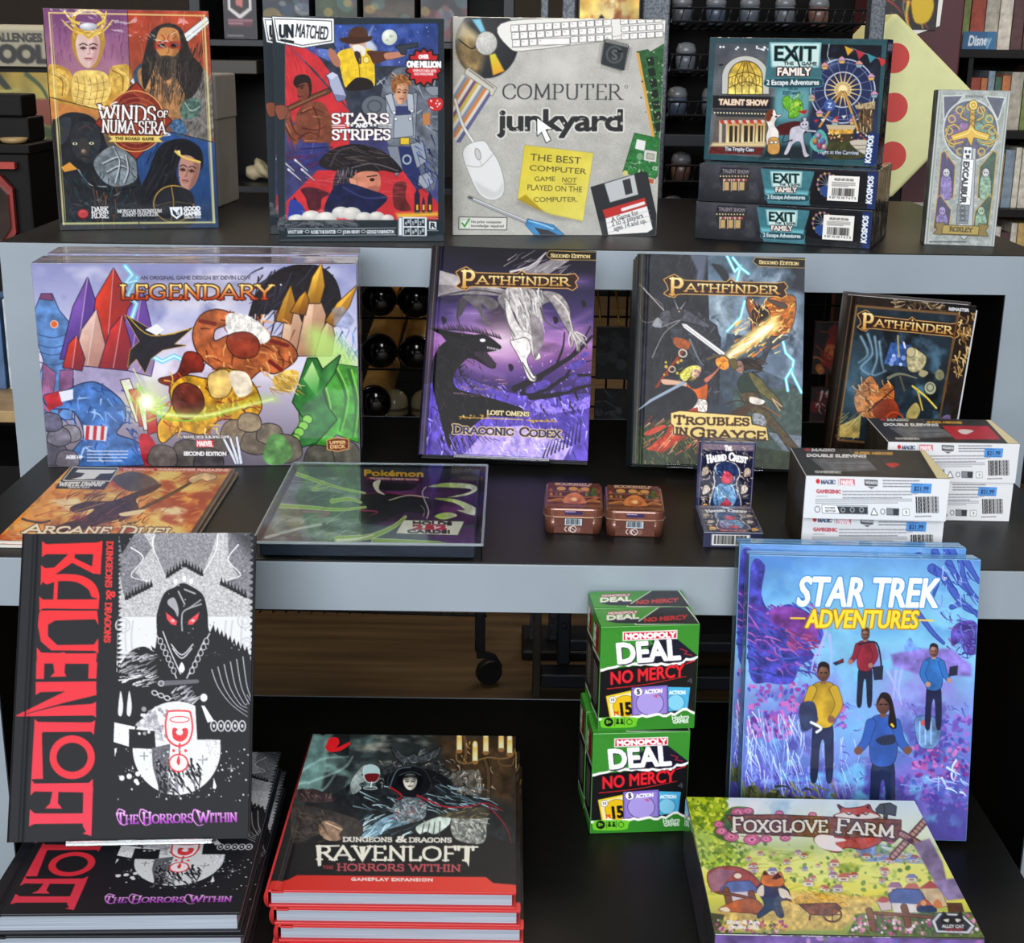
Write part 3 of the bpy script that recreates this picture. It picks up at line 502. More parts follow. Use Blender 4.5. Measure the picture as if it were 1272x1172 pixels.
    c.T('Night at the Carnival',842,752,1042,762,20,'e4e8f0',b=.6,o=('1c2434',3))
    # title column
    c.P([600,180,850,186,860,370,800,410,790,560,820,700,810,785,590,775,570,740,640,640,635,400,580,380],'4a7880',n=.12); c.B([640,420,795,420,780,560,640,560],'78aeb4',s_=14,a=.8); c.P([600,700,800,710,815,790,560,775],'243034',s_=10)
    exit_logo(c,608,172,244); c.B([580,370,620,356,840,358,862,380,835,402,610,400],'2a525c',o=('6aa4ac',2)); c.T('2 Escape Adventures',590,388,846,390,26,'f0f6f6',b=1.2,o=('1a3038',2)); c.T('with the',694,415,742,416,12,'203c44',b=.3); c.T('EXIT-eers!',670,440,755,440,18,'203c44',b=.6)
    animals(c); c.tiny(612,772,765,786,1,'8a98a0',3)
    c.P([1088,645,1148,650,1128,826,1070,815],'24386c'); c.T('KOSMOS',1100,808,1116,662,26,'f0f4f8',b=2)
    return c

def art_exit_side():
    c = Cv([(262,790),(1150,832),(1122,1030),(250,985)], 302, 68, '23252b')
    c.N(.2,50,seed=4); c.P([262,790,580,800,630,1000,250,985],'4c4c52',n=.25,ns=60,g=('2e2e34',400,800,400,990)); c.K((250,880,600,990),'6a6a70',60,.5,.8,.6,2)
    c.P([372,808,515,815,520,842,360,838],'30303a'); c.T('TALENT SHOW',376,836,512,842,18,'9a9094',b=1)
    c.P([355,842,520,848,505,935,370,932],'3c3838',n=.2); 
    for i in range(10): c.E(366+i*15,856,3.5,3.5,'f0e0b0'); c.B([380+i*12,872,386+i*12,884,392+i*12,872],'c05048' if i%2 else 'd8c0b0')
    for x in (385,425,462): c.P([x,886,x+24,886,x+22,930,x-2,930],'c8a874'); c.L([x-4,872,x-6,932],4,'d0c8c0',sm=0)
    c.P([570,815,840,832,800,950,810,1010,600,1000,588,950],'4a808a',n=.12); c.P([590,930,805,940,800,955,590,946],'8ad4da',s_=8)
    exit_logo(c,618,832,158); c.B([588,965,620,950,780,955,806,970,780,990,610,984],'2a525c',o=('6aa4ac',2)); c.T('2 Escape Adventures',598,974,786,978,20,'e8f2f2',b=.8)
    c.P([838,830,1105,842,1090,1020,806,1006],'17181e',n=.2); c.E(900,900,50,58,'5c6884',ring=4)
    for i in range(14): t=i*math.pi/7; c.L([900,900,900+48*math.cos(t),900+56*math.sin(t)],2,'a8b0c0',sm=0); c.E(900+50*math.cos(t),900+58*math.sin(t),6,7,'b07a80' if i%2 else 'c8a070')
    c.B([860,920,900,910,930,950,880,965],'34508c'); c.P([1100,835,1156,838,1128,1032,1086,1026],'24386c'); c.T('KOSMOS',1108,1002,1128,858,26,'f0f4f8',b=2)
    return c
def art_exit_label():
    c = Cv([(0,0),(160,0),(160,130),(0,130)], 54, 44, 'eeebe4')
    c.T('46L2D L03 CH A26',30,24,130,24,11,'222',b=.5); c.tiny(20,30,140,56,4,'333',2); c.bars(16,60,146,110,bgc=None,seed=5); c.T('9 87 76 50 7 6 7 3',10,118,150,118,10,'222',b=.2)
    return c
def art_excalibur():
    c = Cv([(287,420),(628,428),(548,1160),(205,1150)], 122, 266, 'a2a8a4')
    c.N(.18,30,seed=3); c.N(.15,6,seed=6)
    for i in range(3): c.P([287+i*6,420,292+i*6,420,212+i*6,1150,205+i*6,1150],('c8ccc8','7c827e','b4bab6')[i]); c.P([622-i*6,428,628-i*6,428,548-i*6,1160,542-i*6,1160],('c4c8c4','868c88','b4bab6')[i])
    for q in ([310,450,400,448,312,555],[515,452,600,460,570,555],): c.P(q,'565a6e',n=.2,o=('cfd4d0',5))
    c.T('ESSENTIALS',415,454,500,456,9,'4c5054',b=.4)
    c.E(438,608,128,138,'5c6070',o=('c4cac8',8),n=.15); c.E(438,608,112,122,'8b91a0',ring=5)
    for x,y,rx,ry,k in ((370,560,45,38,'6c5f86'),(370,640,45,40,'7a5f8a'),(505,560,45,38,'6f8a7a'),(510,640,45,40,'83a08e'),(440,520,40,44,'687078'),(438,700,40,40,'605a78'),(405,600,30,30,'8a6a94'),(475,600,30,30,'7a9a8a')): c.E(x,y,rx,ry,k,n=.3,ns=14,o=('3c404c',3))
    for i in range(12): t=i*math.pi/6; c.E(438+104*math.cos(t),610+112*math.sin(t),16,16,'d0b04c',ring=6); 
    for q in ([330,600,318,640,350,670,400,660],[550,600,566,640,530,668,480,660],[410,500,390,540,420,560],[485,500,500,540,470,560],[330,590,360,580,385,600],[550,590,520,580,490,600]): c.L(q,6,'d8b850',o=('55461c',2))
    c.P([440,478,462,480,452,640,430,640],'cba23c',o=('4a3a12',3)); 
    for y in (510,540,570,600): c.L([436,y,460,y-16],4,'7a5c1c',sm=0); c.L([436,y-16,458,y],4,'7a5c1c',sm=0)
    c.E(452,490,20,22,'e4c860',o=('4a3a12',3)); c.E(452,490,9,10,'9a7c28',ring=4); c.P([342,632,352,655,420,640,440,680,452,640,520,655,530,628,460,606,440,575,425,604],'d8b44a',o=('4a3a12',3)); c.L([355,640,420,622,440,600,470,624,520,640],4,'f4e08c')
    # leaded windows
    for x,sg,k,k2,g in ((318,1,'4a4268','8a7ab0','a090b8'),(500,-1,'3f5a4c','8aa890','a8c0a0')):
        for y0,hh in ((705,220),(915,160)):
            dx=-(y0-705)*.108; X=x+dx
            if sg>0: q=[X-22,y0+10,X-8,y0,X+42,y0+70,X+30,y0+hh,X-44,y0+hh]
            else: q=[X+62,y0+10,X+48,y0,X-18,y0+75,X-30,y0+hh,X+40,y0+hh]
            c.P(q,k,n=.3,ns=20,o=('c9a23c',4)); mx=X-2 if sg>0 else X+8
            c.B([mx-26,y0+hh,mx-24,y0+hh*.6,mx,y0+hh*.42,mx+24,y0+hh*.6,mx+22,y0+hh],k2,n=.4,ns=10,o=('201c2c',2)); c.E(mx+2,y0+hh*.46,16,20,'c8c8c8' if y0<800 else g,o=('2a2438',3),n=.2); c.S(14,(mx-26,y0+hh*.55,mx+26,y0+hh),30,3,['241f34',g,k2],95,30,int(y0)); c.E(mx-4,y0+hh*.46,3,3,'201c2c'); c.E(mx+8,y0+hh*.46,3,3,'201c2c')
            if y0<800: c.P([X-12+sg*12,y0+8,X-2+sg*12,y0+4,X-4+sg*8,y0+46],'c9a23c')
    c.P([398,690,462,692,440,1090,400,1128,366,1090],'b9bfc2',o=('50565c',3)); c.P([404,690,418,690,396,1080,380,1080],'dfe4e6'); c.P([404,684,444,686,440,740,424,762,400,738],'e8ecec',o=('24282c',4)); c.E(414,706,6,8,'24282c'); c.E(432,707,6,8,'24282c'); c.P([412,722,434,723,430,738,416,738],'24282c')
    c.P([398,742,452,744,432,960,380,958],'eef0ee',o=('30343a',2)); c.T('EXCALIBUR',404,750,384,950,27,'1e2226',b=2.2); c.P([372,960,428,962,420,1050,364,1050],'868e92',o=('30343a',2)); 
    for y in (975,1000,1025): c.E(396,y,12,9,'3a4046',ring=4); c.L([376,y+12,418,y+12],3,'3a4046',sm=0)
    c.P([260,1050,305,1045,308,1062,470,1066,475,1050,522,1060,506,1084,520,1110,250,1100,270,1078],'8a7638',o=('3c3210',3)); c.P([300,1058,476,1064,470,1104,292,1098],'b09a4c',o=('3c3210',3)); c.T('ROXLEY',330,1086,444,1092,20,'2c2612',f='s',b=1)
    c.tiny(232,1132,530,1146,1,'3c4246',4,wd=7); c.S(40,(215,430,620,1150),30,3,['5a7040','74884c','4a5c38'],60,60,8,cv=.5,a=.7)
    return c
# ------------------------------------------------------------------ covers of the middle table
def art_legendary():      # the heroes and villains of the box are left out; rocks, crystals, banners and light of their colours stand in
    c = Cv([(104,100),(1222,108),(1240,795),(165,805)], 470, 290, 'b9bad6')
    c.VG([(0,'8f93bd'),(.25,'b4b6d6'),(.5,'dcd6e2'),(.75,'a59cae'),(1,'6c6470')]); c.K((100,100,1240,520),'e6e4f0',120,.45,.75,.9,2,st=(1.6,1),fade=.05); c.K((100,100,1240,360),'7c82b4',90,.55,.8,.8,7)
    c.P([560,520,640,330,700,420,760,300,860,520],'cfc6da',n=.15,s_=6); c.P([120,520,180,300,300,420,420,330,520,560],'a8a0c0',n=.15,s_=6)
    # blue stone tower, left
    c.P([118,260,140,205,176,205,200,262,232,300,240,420,215,480,250,500,245,640,150,640,130,500,150,440,112,330],'5f86ba',n=.3,ns=26,o=('2a3a60',3)); c.P([134,222,140,205,174,205,180,228],'7a4a72',o=('3a2440',2)); c.E(184,310,11,11,'d86a40',o=('f0c8a8',3))
    for y in (345,380,405,440): c.L([128,y,180,y+12,236,y-4],3,'34507e')
    c.P([146,445,190,480,170,620,140,600],'96668e',n=.3,o=('3a2440',2)); c.P([205,470,250,470,246,560,200,620],'8a5e88',n=.3,o=('3a2440',2))
    # red and violet crystal spires
    for q,k,k2 in (([205,430,250,250,300,150,330,240,320,430],'7a58a8','4c3484'),([300,440,330,220,390,118,450,230,430,440],'d8452f','8c2a34'),([400,440,440,260,490,190,520,320,500,460],'8a66b8','5c3c90'),([250,450,280,330,330,260,360,380,350,460],'e2c2b4','b08478'),([340,460,380,330,420,280,450,380,440,470],'c83c3a','7a2838'),([215,460,235,380,262,350,290,430,280,470],'d8452f','7a2838'),([440,470,480,400,510,380,530,440,520,490],'b8a6c4','8a78a8')):
        c.P(q,k,g=(k2,q[2],q[3],q[8],q[9]),o=('2a1c44',3),n=.12); c.P([q[4],q[5],q[6],q[7],q[8],q[9],(q[0]+q[8])/2,q[1]],k2,a=.5); c.L([q[4],q[5],(q[0]+q[8])/2,q[1]],3,'f0d8e0',a=.6,sm=0)
    # storm cloud with golden and sandstone shards, right
    c.B([855,300,900,180,980,120,1080,110,1150,160,1170,260,1120,330,1060,360,1000,330,950,260,900,290],'1c1a24',n=.4,ns=24,o=('0e0d14',3)); c.S(50,(870,130,1130,330),90,6,['2c2c3c','121018','3a3c50'],125,25,4,cv=.2)
    for q,k,k2 in (([960,420,980,300,1010,230,1040,310,1030,420],'e8cbb2','b08468'),([1020,420,1050,270,1085,190,1120,280,1100,420],'e4c2a6','a87c60'),([1085,420,1110,330,1135,290,1150,350,1140,420],'d8b498','94705c'),([950,300,975,230,1000,180,1015,240,1000,310],'e2ad3c','8a5a1c'),([1050,240,1075,150,1104,104,1115,180,1100,240],'f0c050','9a6a20'),([1120,300,1160,240,1224,182,1200,250,1150,320],'e8b448','8a5a1c'),([1000,270,1030,220,1050,200,1062,230,1050,280],'d89e34','7a4c18')):
        c.P(q,k,g=(k2,q[2],q[3],q[8],q[9]),o=('3a2818',3),n=.12); c.P([q[4],q[5],q[6],q[7],q[8],q[9],(q[0]+q[8])/2,q[1]],k2,a=.5)
    c.P([1140,260,1180,250,1220,300,1200,330,1150,320],'8a94b8',n=.4,ns=14,a=.6); c.S(30,(1150,330,1230,460),40,5,['5a86c0','8ab0dc','3c5a94'],80,40,5)
    # lightning and flying cloak
    for q in ([470,150,440,210,470,240,450,300,480,330],[430,110,455,140,430,170,470,160],[520,420,560,440,600,420,640,440]): c.L(q,5,'e8fbff',sm=0,o=('7fd0ec',6),a=.9)
    c.P([430,280,470,300,520,330,560,350,600,345,665,322,600,380,640,384,560,400,520,430,500,480,470,430,440,460,448,400,480,370],'23222e',n=.3,o=('c8a050',2)); c.P([500,330,540,310,565,330,540,350],'e8e8f4'); c.L([440,284,520,350,650,328],3,'d8b048')
    # red rock ridge
    c.B([665,350,690,285,740,262,790,275,780,310,740,330,740,370,790,350,850,345,900,380,940,355,1000,380,1020,430,950,480,900,470,830,520,750,470,690,420],'b0643c',n=.4,ns=26,o=('3c1c14',4)); c.S(60,(680,280,1010,480),44,7,['d08850','8a4628','e0a468','6a3220'],60,60,8,cv=.3)
    c.B([780,280,860,285,930,350,900,380,860,350,800,370],'e6e2dc',n=.25,ns=12); c.S(30,(790,290,920,370),34,4,['fbf8f2','c8c4c0'],110,30,9); c.B([790,350,850,340,890,370,880,420,820,425,785,390],'94402c',n=.3,o=('3c1c14',3)); c.B([640,410,690,420,698,470,650,480,600,520,560,515,550,500,610,480],'7c2c22',n=.4,o=('2c100c',3))
    c.L([690,300,740,310],14,'7a2c22',sm=0); c.L([935,370,990,385],14,'7a2c22',sm=0); c.L([930,440,970,470],14,'7a2c22',sm=0)
    # golden boulders in the middle
    c.B([590,530,640,490,720,500,760,465,830,480,880,530,900,600,860,640,760,640,700,690,620,680,560,720,545,660,590,600],'c89a34',n=.45,ns=24,o=('3c2810',4)); c.S(90,(580,490,890,690),40,7,['e8c050','9a6a20','7c3420','b05030','f0d888'],50,70,10,cv=.4)
    c.B([600,540,640,515,690,540,700,600,640,640,600,600],'6a3024',n=.4,o=('2c1210',3)); c.B([720,490,780,470,800,520,780,560,730,560],'e0c078',n=.3,o=('5a3c18',3)); c.B([790,480,850,480,870,540,820,560],'ded2bc',n=.3)
    # blue boulders and banner, front left
    c.B([150,560,215,545,290,515,345,520,420,580,430,640,400,690,470,720,540,790,220,800,260,740,290,690,250,610,170,600],'4a74b0',n=.4,ns=26,o=('1c2c54',4)); c.S(70,(220,530,500,790),40,7,['7aa4dc','2c4c8c','9cc0e8','3a5c9c'],50,60,11,cv=.3); c.P([148,560,200,540,215,590,165,610],'b02c38',n=.3); c.P([200,545,250,535,250,570,210,580],'dde0ea')
    c.P([285,660,370,665,365,715,290,710],'d8d4dc'); 
    for i in range(3): c.P([296+i*26,662,308+i*26,663,304+i*26,713,292+i*26,712],'b8303c')
    c.B([480,700,520,700,560,790,500,800],'b42c3c',n=.3); 
    for i,k in enumerate(('d8d4d4','b8343c','e4e0e0','b8343c')): c.P([415+i*30,505+i*34,445+i*30,500+i*34,500+i*14,640+i*14,470+i*14,650+i*14],k,o=('4a2028',3),n=.15)
    # green crystals and cloak, right
    c.B([1060,340,1120,330,1200,400,1230,460,1230,600,1100,500],'b8e07c',a=.8,s_=20); c.P([1030,600,1100,480,1160,450,1230,460,1236,720,1160,690,1100,760,1040,700],'4c9a3c',n=.4,ns=26,o=('1c401c',3))
    for q in ([1150,460,1190,560,1170,680],[1200,470,1225,580,1215,700],[1110,520,1130,620,1090,720]): c.L(q,12,'2f6a2c',w2=4); c.L([q[0]+10,q[1],q[2]+10,q[3],q[4]+8,q[5]],6,'8ccc5c',w2=2)
    c.P([1010,580,1060,430,1090,430,1110,470,1170,420,1150,480,1110,540,1130,600,1160,640,1090,720,1020,740,960,780,1010,690,1050,640],'3c8040',n=.35,o=('143018',4)); c.P([1045,500,1075,440,1100,500,1090,560],'c8e8a0',g=('4a9a4c',1050,450,1095,560)); c.B([940,500,990,470,1030,480,1010,540,960,540],'d8b460',n=.4); c.S(24,(930,470,1040,550),40,5,['f0dc98','b88a38'],20,40,12,cv=.4)
    for i in range(6): c.E(1060-i*14,640+i*22,16,14,'8cc85c',o=('1c401c',3))
    # stones
    for i,(x,y,r,k) in enumerate(((820,690,60,'8a7a66'),(880,720,50,'766a5c'),(760,730,40,'5c544e'),(930,690,44,'84786a'),(860,650,40,'988870'),(1180,760,60,'6a665c'),(1100,770,50,'5c5a50'),(650,760,60,'5a5350'),(560,770,50,'6a605c'),(180,760,50,'5a5664'),(230,780,40,'6c6670'),(240,690,36,'8a8690'),(200,700,40,'7a7684'),(980,740,60,'6c6658'),(170,650,40,'6a6880'),(720,780,50,'4c4648'))): c.B([x-r,y+r*.3,x-r*.7,y-r*.6,x,y-r*.8,x+r*.8,y-r*.5,x+r,y+r*.4,x+r*.3,y+r*.8,x-r*.5,y+r*.7],k,n=.3,ns=20,seed=i,o=('2a2428',3))
    c.B([920,720,940,690,980,700,1010,760,960,800,910,780],'6a9a5c',n=.4); 
    for i in range(3): c.P([765+i*24,700,772+i*24,698,822+i*8,792,812+i*8,796],'dfe2ea',o=('3c3c48',2))
    # green light streak
    c.L([500,560,600,620,700,622,800,600,900,570,950,570],34,'b8e860',a=.45,s_=14,w2=16); c.L([490,580,560,620,700,628,820,600,940,570],14,'e8fca8',a=.9,s_=5,w2=5); c.L([500,600,580,640,700,640,800,610],5,'7cc43c',w2=2)
    c.E(500,575,50,60,'e6f4b0',a=.75,s_=34); c.S(20,(440,490,560,650),60,7,['d8f08c','a8dc5c'],60,90,13,a=.8); c.E(505,580,22,24,'fdfff0',s_=10)
    # writing
    c.P([380,160,980,168,980,240,380,232],'3a2c40',a=.25,s_=40)
    c.T('AN ORIGINAL GAME DESIGN BY DEVIN LOW',482,157,862,158,13,'3c3a4c',b=.3)
    c.T('LEGENDARY',414,222,944,224,46,'f4dc88',f='s',b=1.2,o=('3c1410',4),c2='c0481c',th=.14); c.E(966,176,3,3,'ded8e0')
    c.T('A MARVEL DECK BUILDING GAME',620,705,792,705,9,'f4f0ee',b=.6,o=('2c2428',2)); c.P([676,712,738,712,738,736,676,736],'c8202c'); c.T('MARVEL',680,733,734,733,18,'f6f2f0',b=1.2); c.T('SECOND EDITION',634,765,782,766,13,'f4f2f2',b=1.2,o=('2c2428',2)); c.T('AGES 14+',226,777,284,777,11,'f0eef2',b=1)
    c.tiny(300,745,440,790,4,'e0dee6',2,wd=4)
    c.P([1128,712,1160,704,1200,708,1200,740,1164,748,1130,742],'7a4030',o=('d8b070',3)); c.T('UPPER',1136,725,1192,723,10,'e8c890',b=.8); c.T('DECK',1138,740,1190,738,11,'e8c890',b=.8)
    return c

def pathfinder_logo(c,x0,y0,x1,y1,h):   # gold carved title between two baselines' ends
    dy=(y1-y0); d=lambda t,k:(x0+(x1-x0)*t, y0+dy*t-h*k)
    q=[]
    for t,k in ((-.02,-.55),(-.06,-.3),(-.02,.1),(-.03,.6),(-.06,1.2),(-.02,1.5),(.03,1.75),(.08,1.45),(.12,1.15),(.5,1.1),(.54,1.45),(.58,1.12),(.95,1.1),(1.02,1.25),(1.05,.8),(1.02,.4),(1.04,-.1),(1.0,-.45),(.96,-.25),(.5,-.25),(.12,-.25),(.06,-.3),(.03,-.65)): q+=d(t,k)
    c.P(q,'2c1a14',o=('d8a860',h*.1)); c.P(q,'3a2018',n=.2,ns=h)
    def seg(t0,t1,s,k0,k1,b): a=d(t0,k0); e=d(t1,k0); c.T(s,*a,*e,h*(k1-k0),'f4dc9c',f='s',b=b,c2='c89650',th=.17,o=('1c100c',h*.05))
    seg(-.01,.12,'P',-.4,1.35,h*.05); seg(.13,.98,'ATHFINDER',.0,.82,h*.03); a=d(.545,1.15); c.E(a[0],a[1],h*.09,h*.11,'f0d490'); 

def banner_second(c,q,txt,a,b,h):
    c.P(q,'0e0e10',o=('c8a45c',3)); c.T(txt,*a,*b,h,'f0d898',f='s',b=.8,th=.2,sc=.8)

def art_draconic():
    c = Cv([(150,45),(970,80),(922,1112),(75,1088)], 275, 355, '2a2440')
    c.VG([(0,'17151f'),(.2,'2c2648'),(.38,'57427e'),(.45,'a878b4'),(.52,'7a4c88'),(.6,'52387c'),(.7,'38285c'),(1,'6a52b0')]); c.K((70,40,980,600),'161420',120,.5,.72,.9,3,st=(2,.8)); c.K((70,300,980,640),'c890cc',90,.56,.8,.7,5,st=(2.4,.6)); c.E(500,520,120,70,'f4c0e0',a=.8,s_=110); c.E(500,530,50,36,'fdeaf6',a=.9,s_=50)
    for q in ([150,470,300,430,420,470],[480,560,700,520,940,440],[520,600,700,600,900,500],[160,600,300,640,500,700],[700,420,820,440,940,380]): c.L(q,26,'c89ad0',a=.4,s_=16,w2=4)
    c.E(330,385,60,10,'d8b0f0',a=.6,s_=20); c.E(880,230,50,12,'b088d8',a=.6,s_=24)
    # crystal ground
    c.P([100,740,300,700,450,760,640,800,930,780,920,1110,70,1090],'6450b4',n=.4,ns=40); c.S(260,(90,740,930,1100),44,7,['8a74dc','4a3890','a898ec','3a2c74','c4b8f4'],70,50,4)
    c.P([420,960,600,940,760,1010,840,1040,800,1110,300,1090],'b8a4ec',n=.3,ns=24); c.S(80,(430,960,820,1090),30,6,['d8ccfa','9a84d8','efe8ff'],40,60,5); c.K((640,820,940,980),'4a3a98',40,.45,.7,.9,6)
    c.D(120,(560,560,940,900),1,3.5,['c8b0f0','8a6cd0','e8d8ff'],7)
    # black twisted branches, right
    for q,w in (([560,760,680,700,780,640,870,580,945,500],34),([600,780,720,760,820,700,940,690],28),([640,800,760,790,860,760,940,740],30),([760,660,800,560,810,480],14),([840,600,900,520,940,450],14),([600,760,640,720,700,700,640,780],16),([820,690,860,640,940,620],14),([700,800,720,860],12),([780,790,800,850],12),([860,770,880,830],12)): c.L(q,w,'1a1424',w2=w*.4)
    for x,y,rx,ry in ((870,640,50,20),(900,720,40,18),(850,700,24,12),(700,740,40,22),(820,760,30,10),(660,760,50,16),(910,590,24,12)): c.E(x,y,rx,ry,'5a48a0',rot=-20,a=.9,n=.4,ns=12)
    c.B([640,840,700,810,760,850,840,830,940,800,930,850,820,870,700,880],'8a74dc',n=.5,ns=12); c.S(20,(650,820,930,880),40,8,['1a1424','b0a0f0'],80,40,8)
    # black dragon, left
    c.B([150,600,190,540,250,510,330,500,420,520,490,560,420,580,360,590,460,640,440,660,340,610,290,640,250,700,270,760,380,790,520,830,600,860,560,900,420,900,330,960,250,1000,230,1060,200,980,170,860,145,760,140,660],'121016',n=.5,ns=18)
    c.B([180,470,290,500,400,490,470,530,492,560,430,570,380,560,300,560,230,540],'1a171e',n=.4,ns=14); c.P([350,575,420,580,470,640,440,660,380,610],'3a2c3c'); c.P([120,455,260,480,420,500,300,512,180,490],'0e0d12'); c.E(398,520,14,8,'e8e4ec',o=('4a4250',3))
    for i in range(7): c.P([420+i*9,550+i*2,427+i*9,552+i*2,424+i*9,566+i*2],'d8d0d8')
    r = random.Random(3)
    for i in range(46): t=i/45; x=150+t*340; y=470+t*45-18*math.sin(t*3); c.L([x,y,x-8,y-r.uniform(14,34)],6,'14121a',w2=1,sm=0)
    for i in range(40): t=i/39; x=290-40*math.sin(t*3)+t*60; y=590+t*170; c.L([x,y,x+r.uniform(10,30),y-r.uniform(6,26)],5,'1c1822',w2=1,sm=0)
    c.S(120,(150,560,420,960),36,4,['2a2630','0c0b10','3a3440','463c4c'],70,40,9,cv=.3); c.S(50,(270,700,520,800),40,4,['8a6a80','5c4660','b890a0'],10,20,10,cv=.2); c.S(36,(180,1000,340,1090),60,6,['141018','8a74c8'],70,30,11)
    for i in range(8): x=300+i*22; c.L([x,980+i*4,x+30,1040-i*3],5,'1c1424' if i%2 else '7a4860',w2=1,sm=0)
    for i in range(10): c.L([700+i*20,1100-i*9,730+i*18,1020-i*12],8,'14101c',w2=2,sm=0)
    # silver dragon diving from the top
    c.P([180,170,330,210,520,270,530,300,300,290,170,300],'8c8486',n=.3,ns=30); c.P([180,170,330,220,450,250,520,275,420,260,175,240],'b8b0b0',n=.2); c.L([180,300,360,270,540,300],8,'4c4850'); c.P([720,80,690,130,640,190,560,170,640,150],'a8a0a2',n=.3); c.P([850,115,720,200,640,210,600,180,720,130,830,85],'8a8488',n=.3); c.L([540,180,640,150,720,85],12,'c8c2c2',w2=4)
    c.B([480,300,600,260,720,280,800,300,830,380,800,360,740,330,690,350,640,380,540,380,500,360],'8a8484',n=.4,ns=24)
    c.B([520,260,620,250,690,330,700,430,690,500,640,520,600,480,570,400,530,330],'b5aeac',n=.35,ns=20); c.S(80,(530,270,700,500),60,5,['dcd6d2','8c8482','efebe8','6a6464'],75,20,12,cv=.2)
    c.B([505,320,530,330,560,410,600,470,640,490,660,540,690,600,660,616,640,560,600,520,560,520,530,440],'d6d0cc',n=.2,ns=14,o=('4a4448',2)); c.B([640,400,690,420,708,500,690,560,660,616,650,540],'8c8488',n=.3); c.B([560,520,620,510,640,570,620,620,650,690,668,700,660,722,630,710,600,640,575,590,540,530],'e4dfdb',n=.2,ns=12,o=('3c383c',3)); c.B([575,540,610,535,615,590,590,585],'fdfbf8'); c.L([600,630,640,700,664,712,664,680],6,'5a5458'); c.L([510,320,520,420,560,500],6,'6a6468')
    c.B([280,320,330,290,300,380,270,420,300,500,280,470,265,400],'4c464e'); c.L([280,330,270,400,300,480,330,500],7,'3c3840',w2=2); c.B([300,300,420,300,480,340,440,370,390,340,420,420,440,430,410,440,380,380,330,330],'6a6468',n=.3)
    c.B([700,280,780,290,830,350,840,420,860,480,900,500,920,560,895,520,880,575,860,520,845,560,838,500,800,430,750,340],'9c9494',n=.35,ns=16,o=('3a363c',3)); 
    for q in ([860,480,890,520,918,540],[850,490,870,540,872,572],[840,480,830,520,842,556],[870,480,910,500,920,520]): c.L(q,8,'d8d0cc',w2=2)
    c.L([760,300,820,370,850,470],8,'dcd6d2',w2=4); c.L([690,360,720,430,800,470],10,'5c565c',w2=3); c.S(30,(540,90,840,210),70,3,['d4cecc','6a6468'],-30,15,13)
    for x,y in ((200,420),(905,340),(765,420),(540,655)): c.B([x-12,y-16,x+8,y-14,x+14,y+8,x-4,y+18],'1c1828')
    # writing
    pathfinder_logo(c,298,236,850,250,46)
    banner_second(c,[735,78,970,86,968,124,745,118,722,98],'Second Edition',(742,108),(940,114),17)
    c.T('LOST OMENS',420,888,634,895,20,'f4e4b0',f='s',b=1,th=.18,o=('1c1420',3)); c.L([280,900,340,905,460,908],5,'c8a048'); c.L([460,908,600,912],4,'e0c068',sm=0); c.L([620,915,700,918,768,920],5,'c8a048'); c.D(14,(285,890,430,912),3,6,['d8b458','8a6a28'],5); c.D(14,(640,908,768,926),3,6,['d8b458','8a6a28'],6)
    c.T('Draconic',246,982,556,990,40,'27305c',f='s',b=2,th=.18,sc=.78,o=('e8c890',4)); c.T('Codex',584,992,792,998,40,'27305c',f='s',b=2,th=.18,sc=.78,o=('e8c890',4))
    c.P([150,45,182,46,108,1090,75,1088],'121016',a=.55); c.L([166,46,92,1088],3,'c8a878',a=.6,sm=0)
    return c

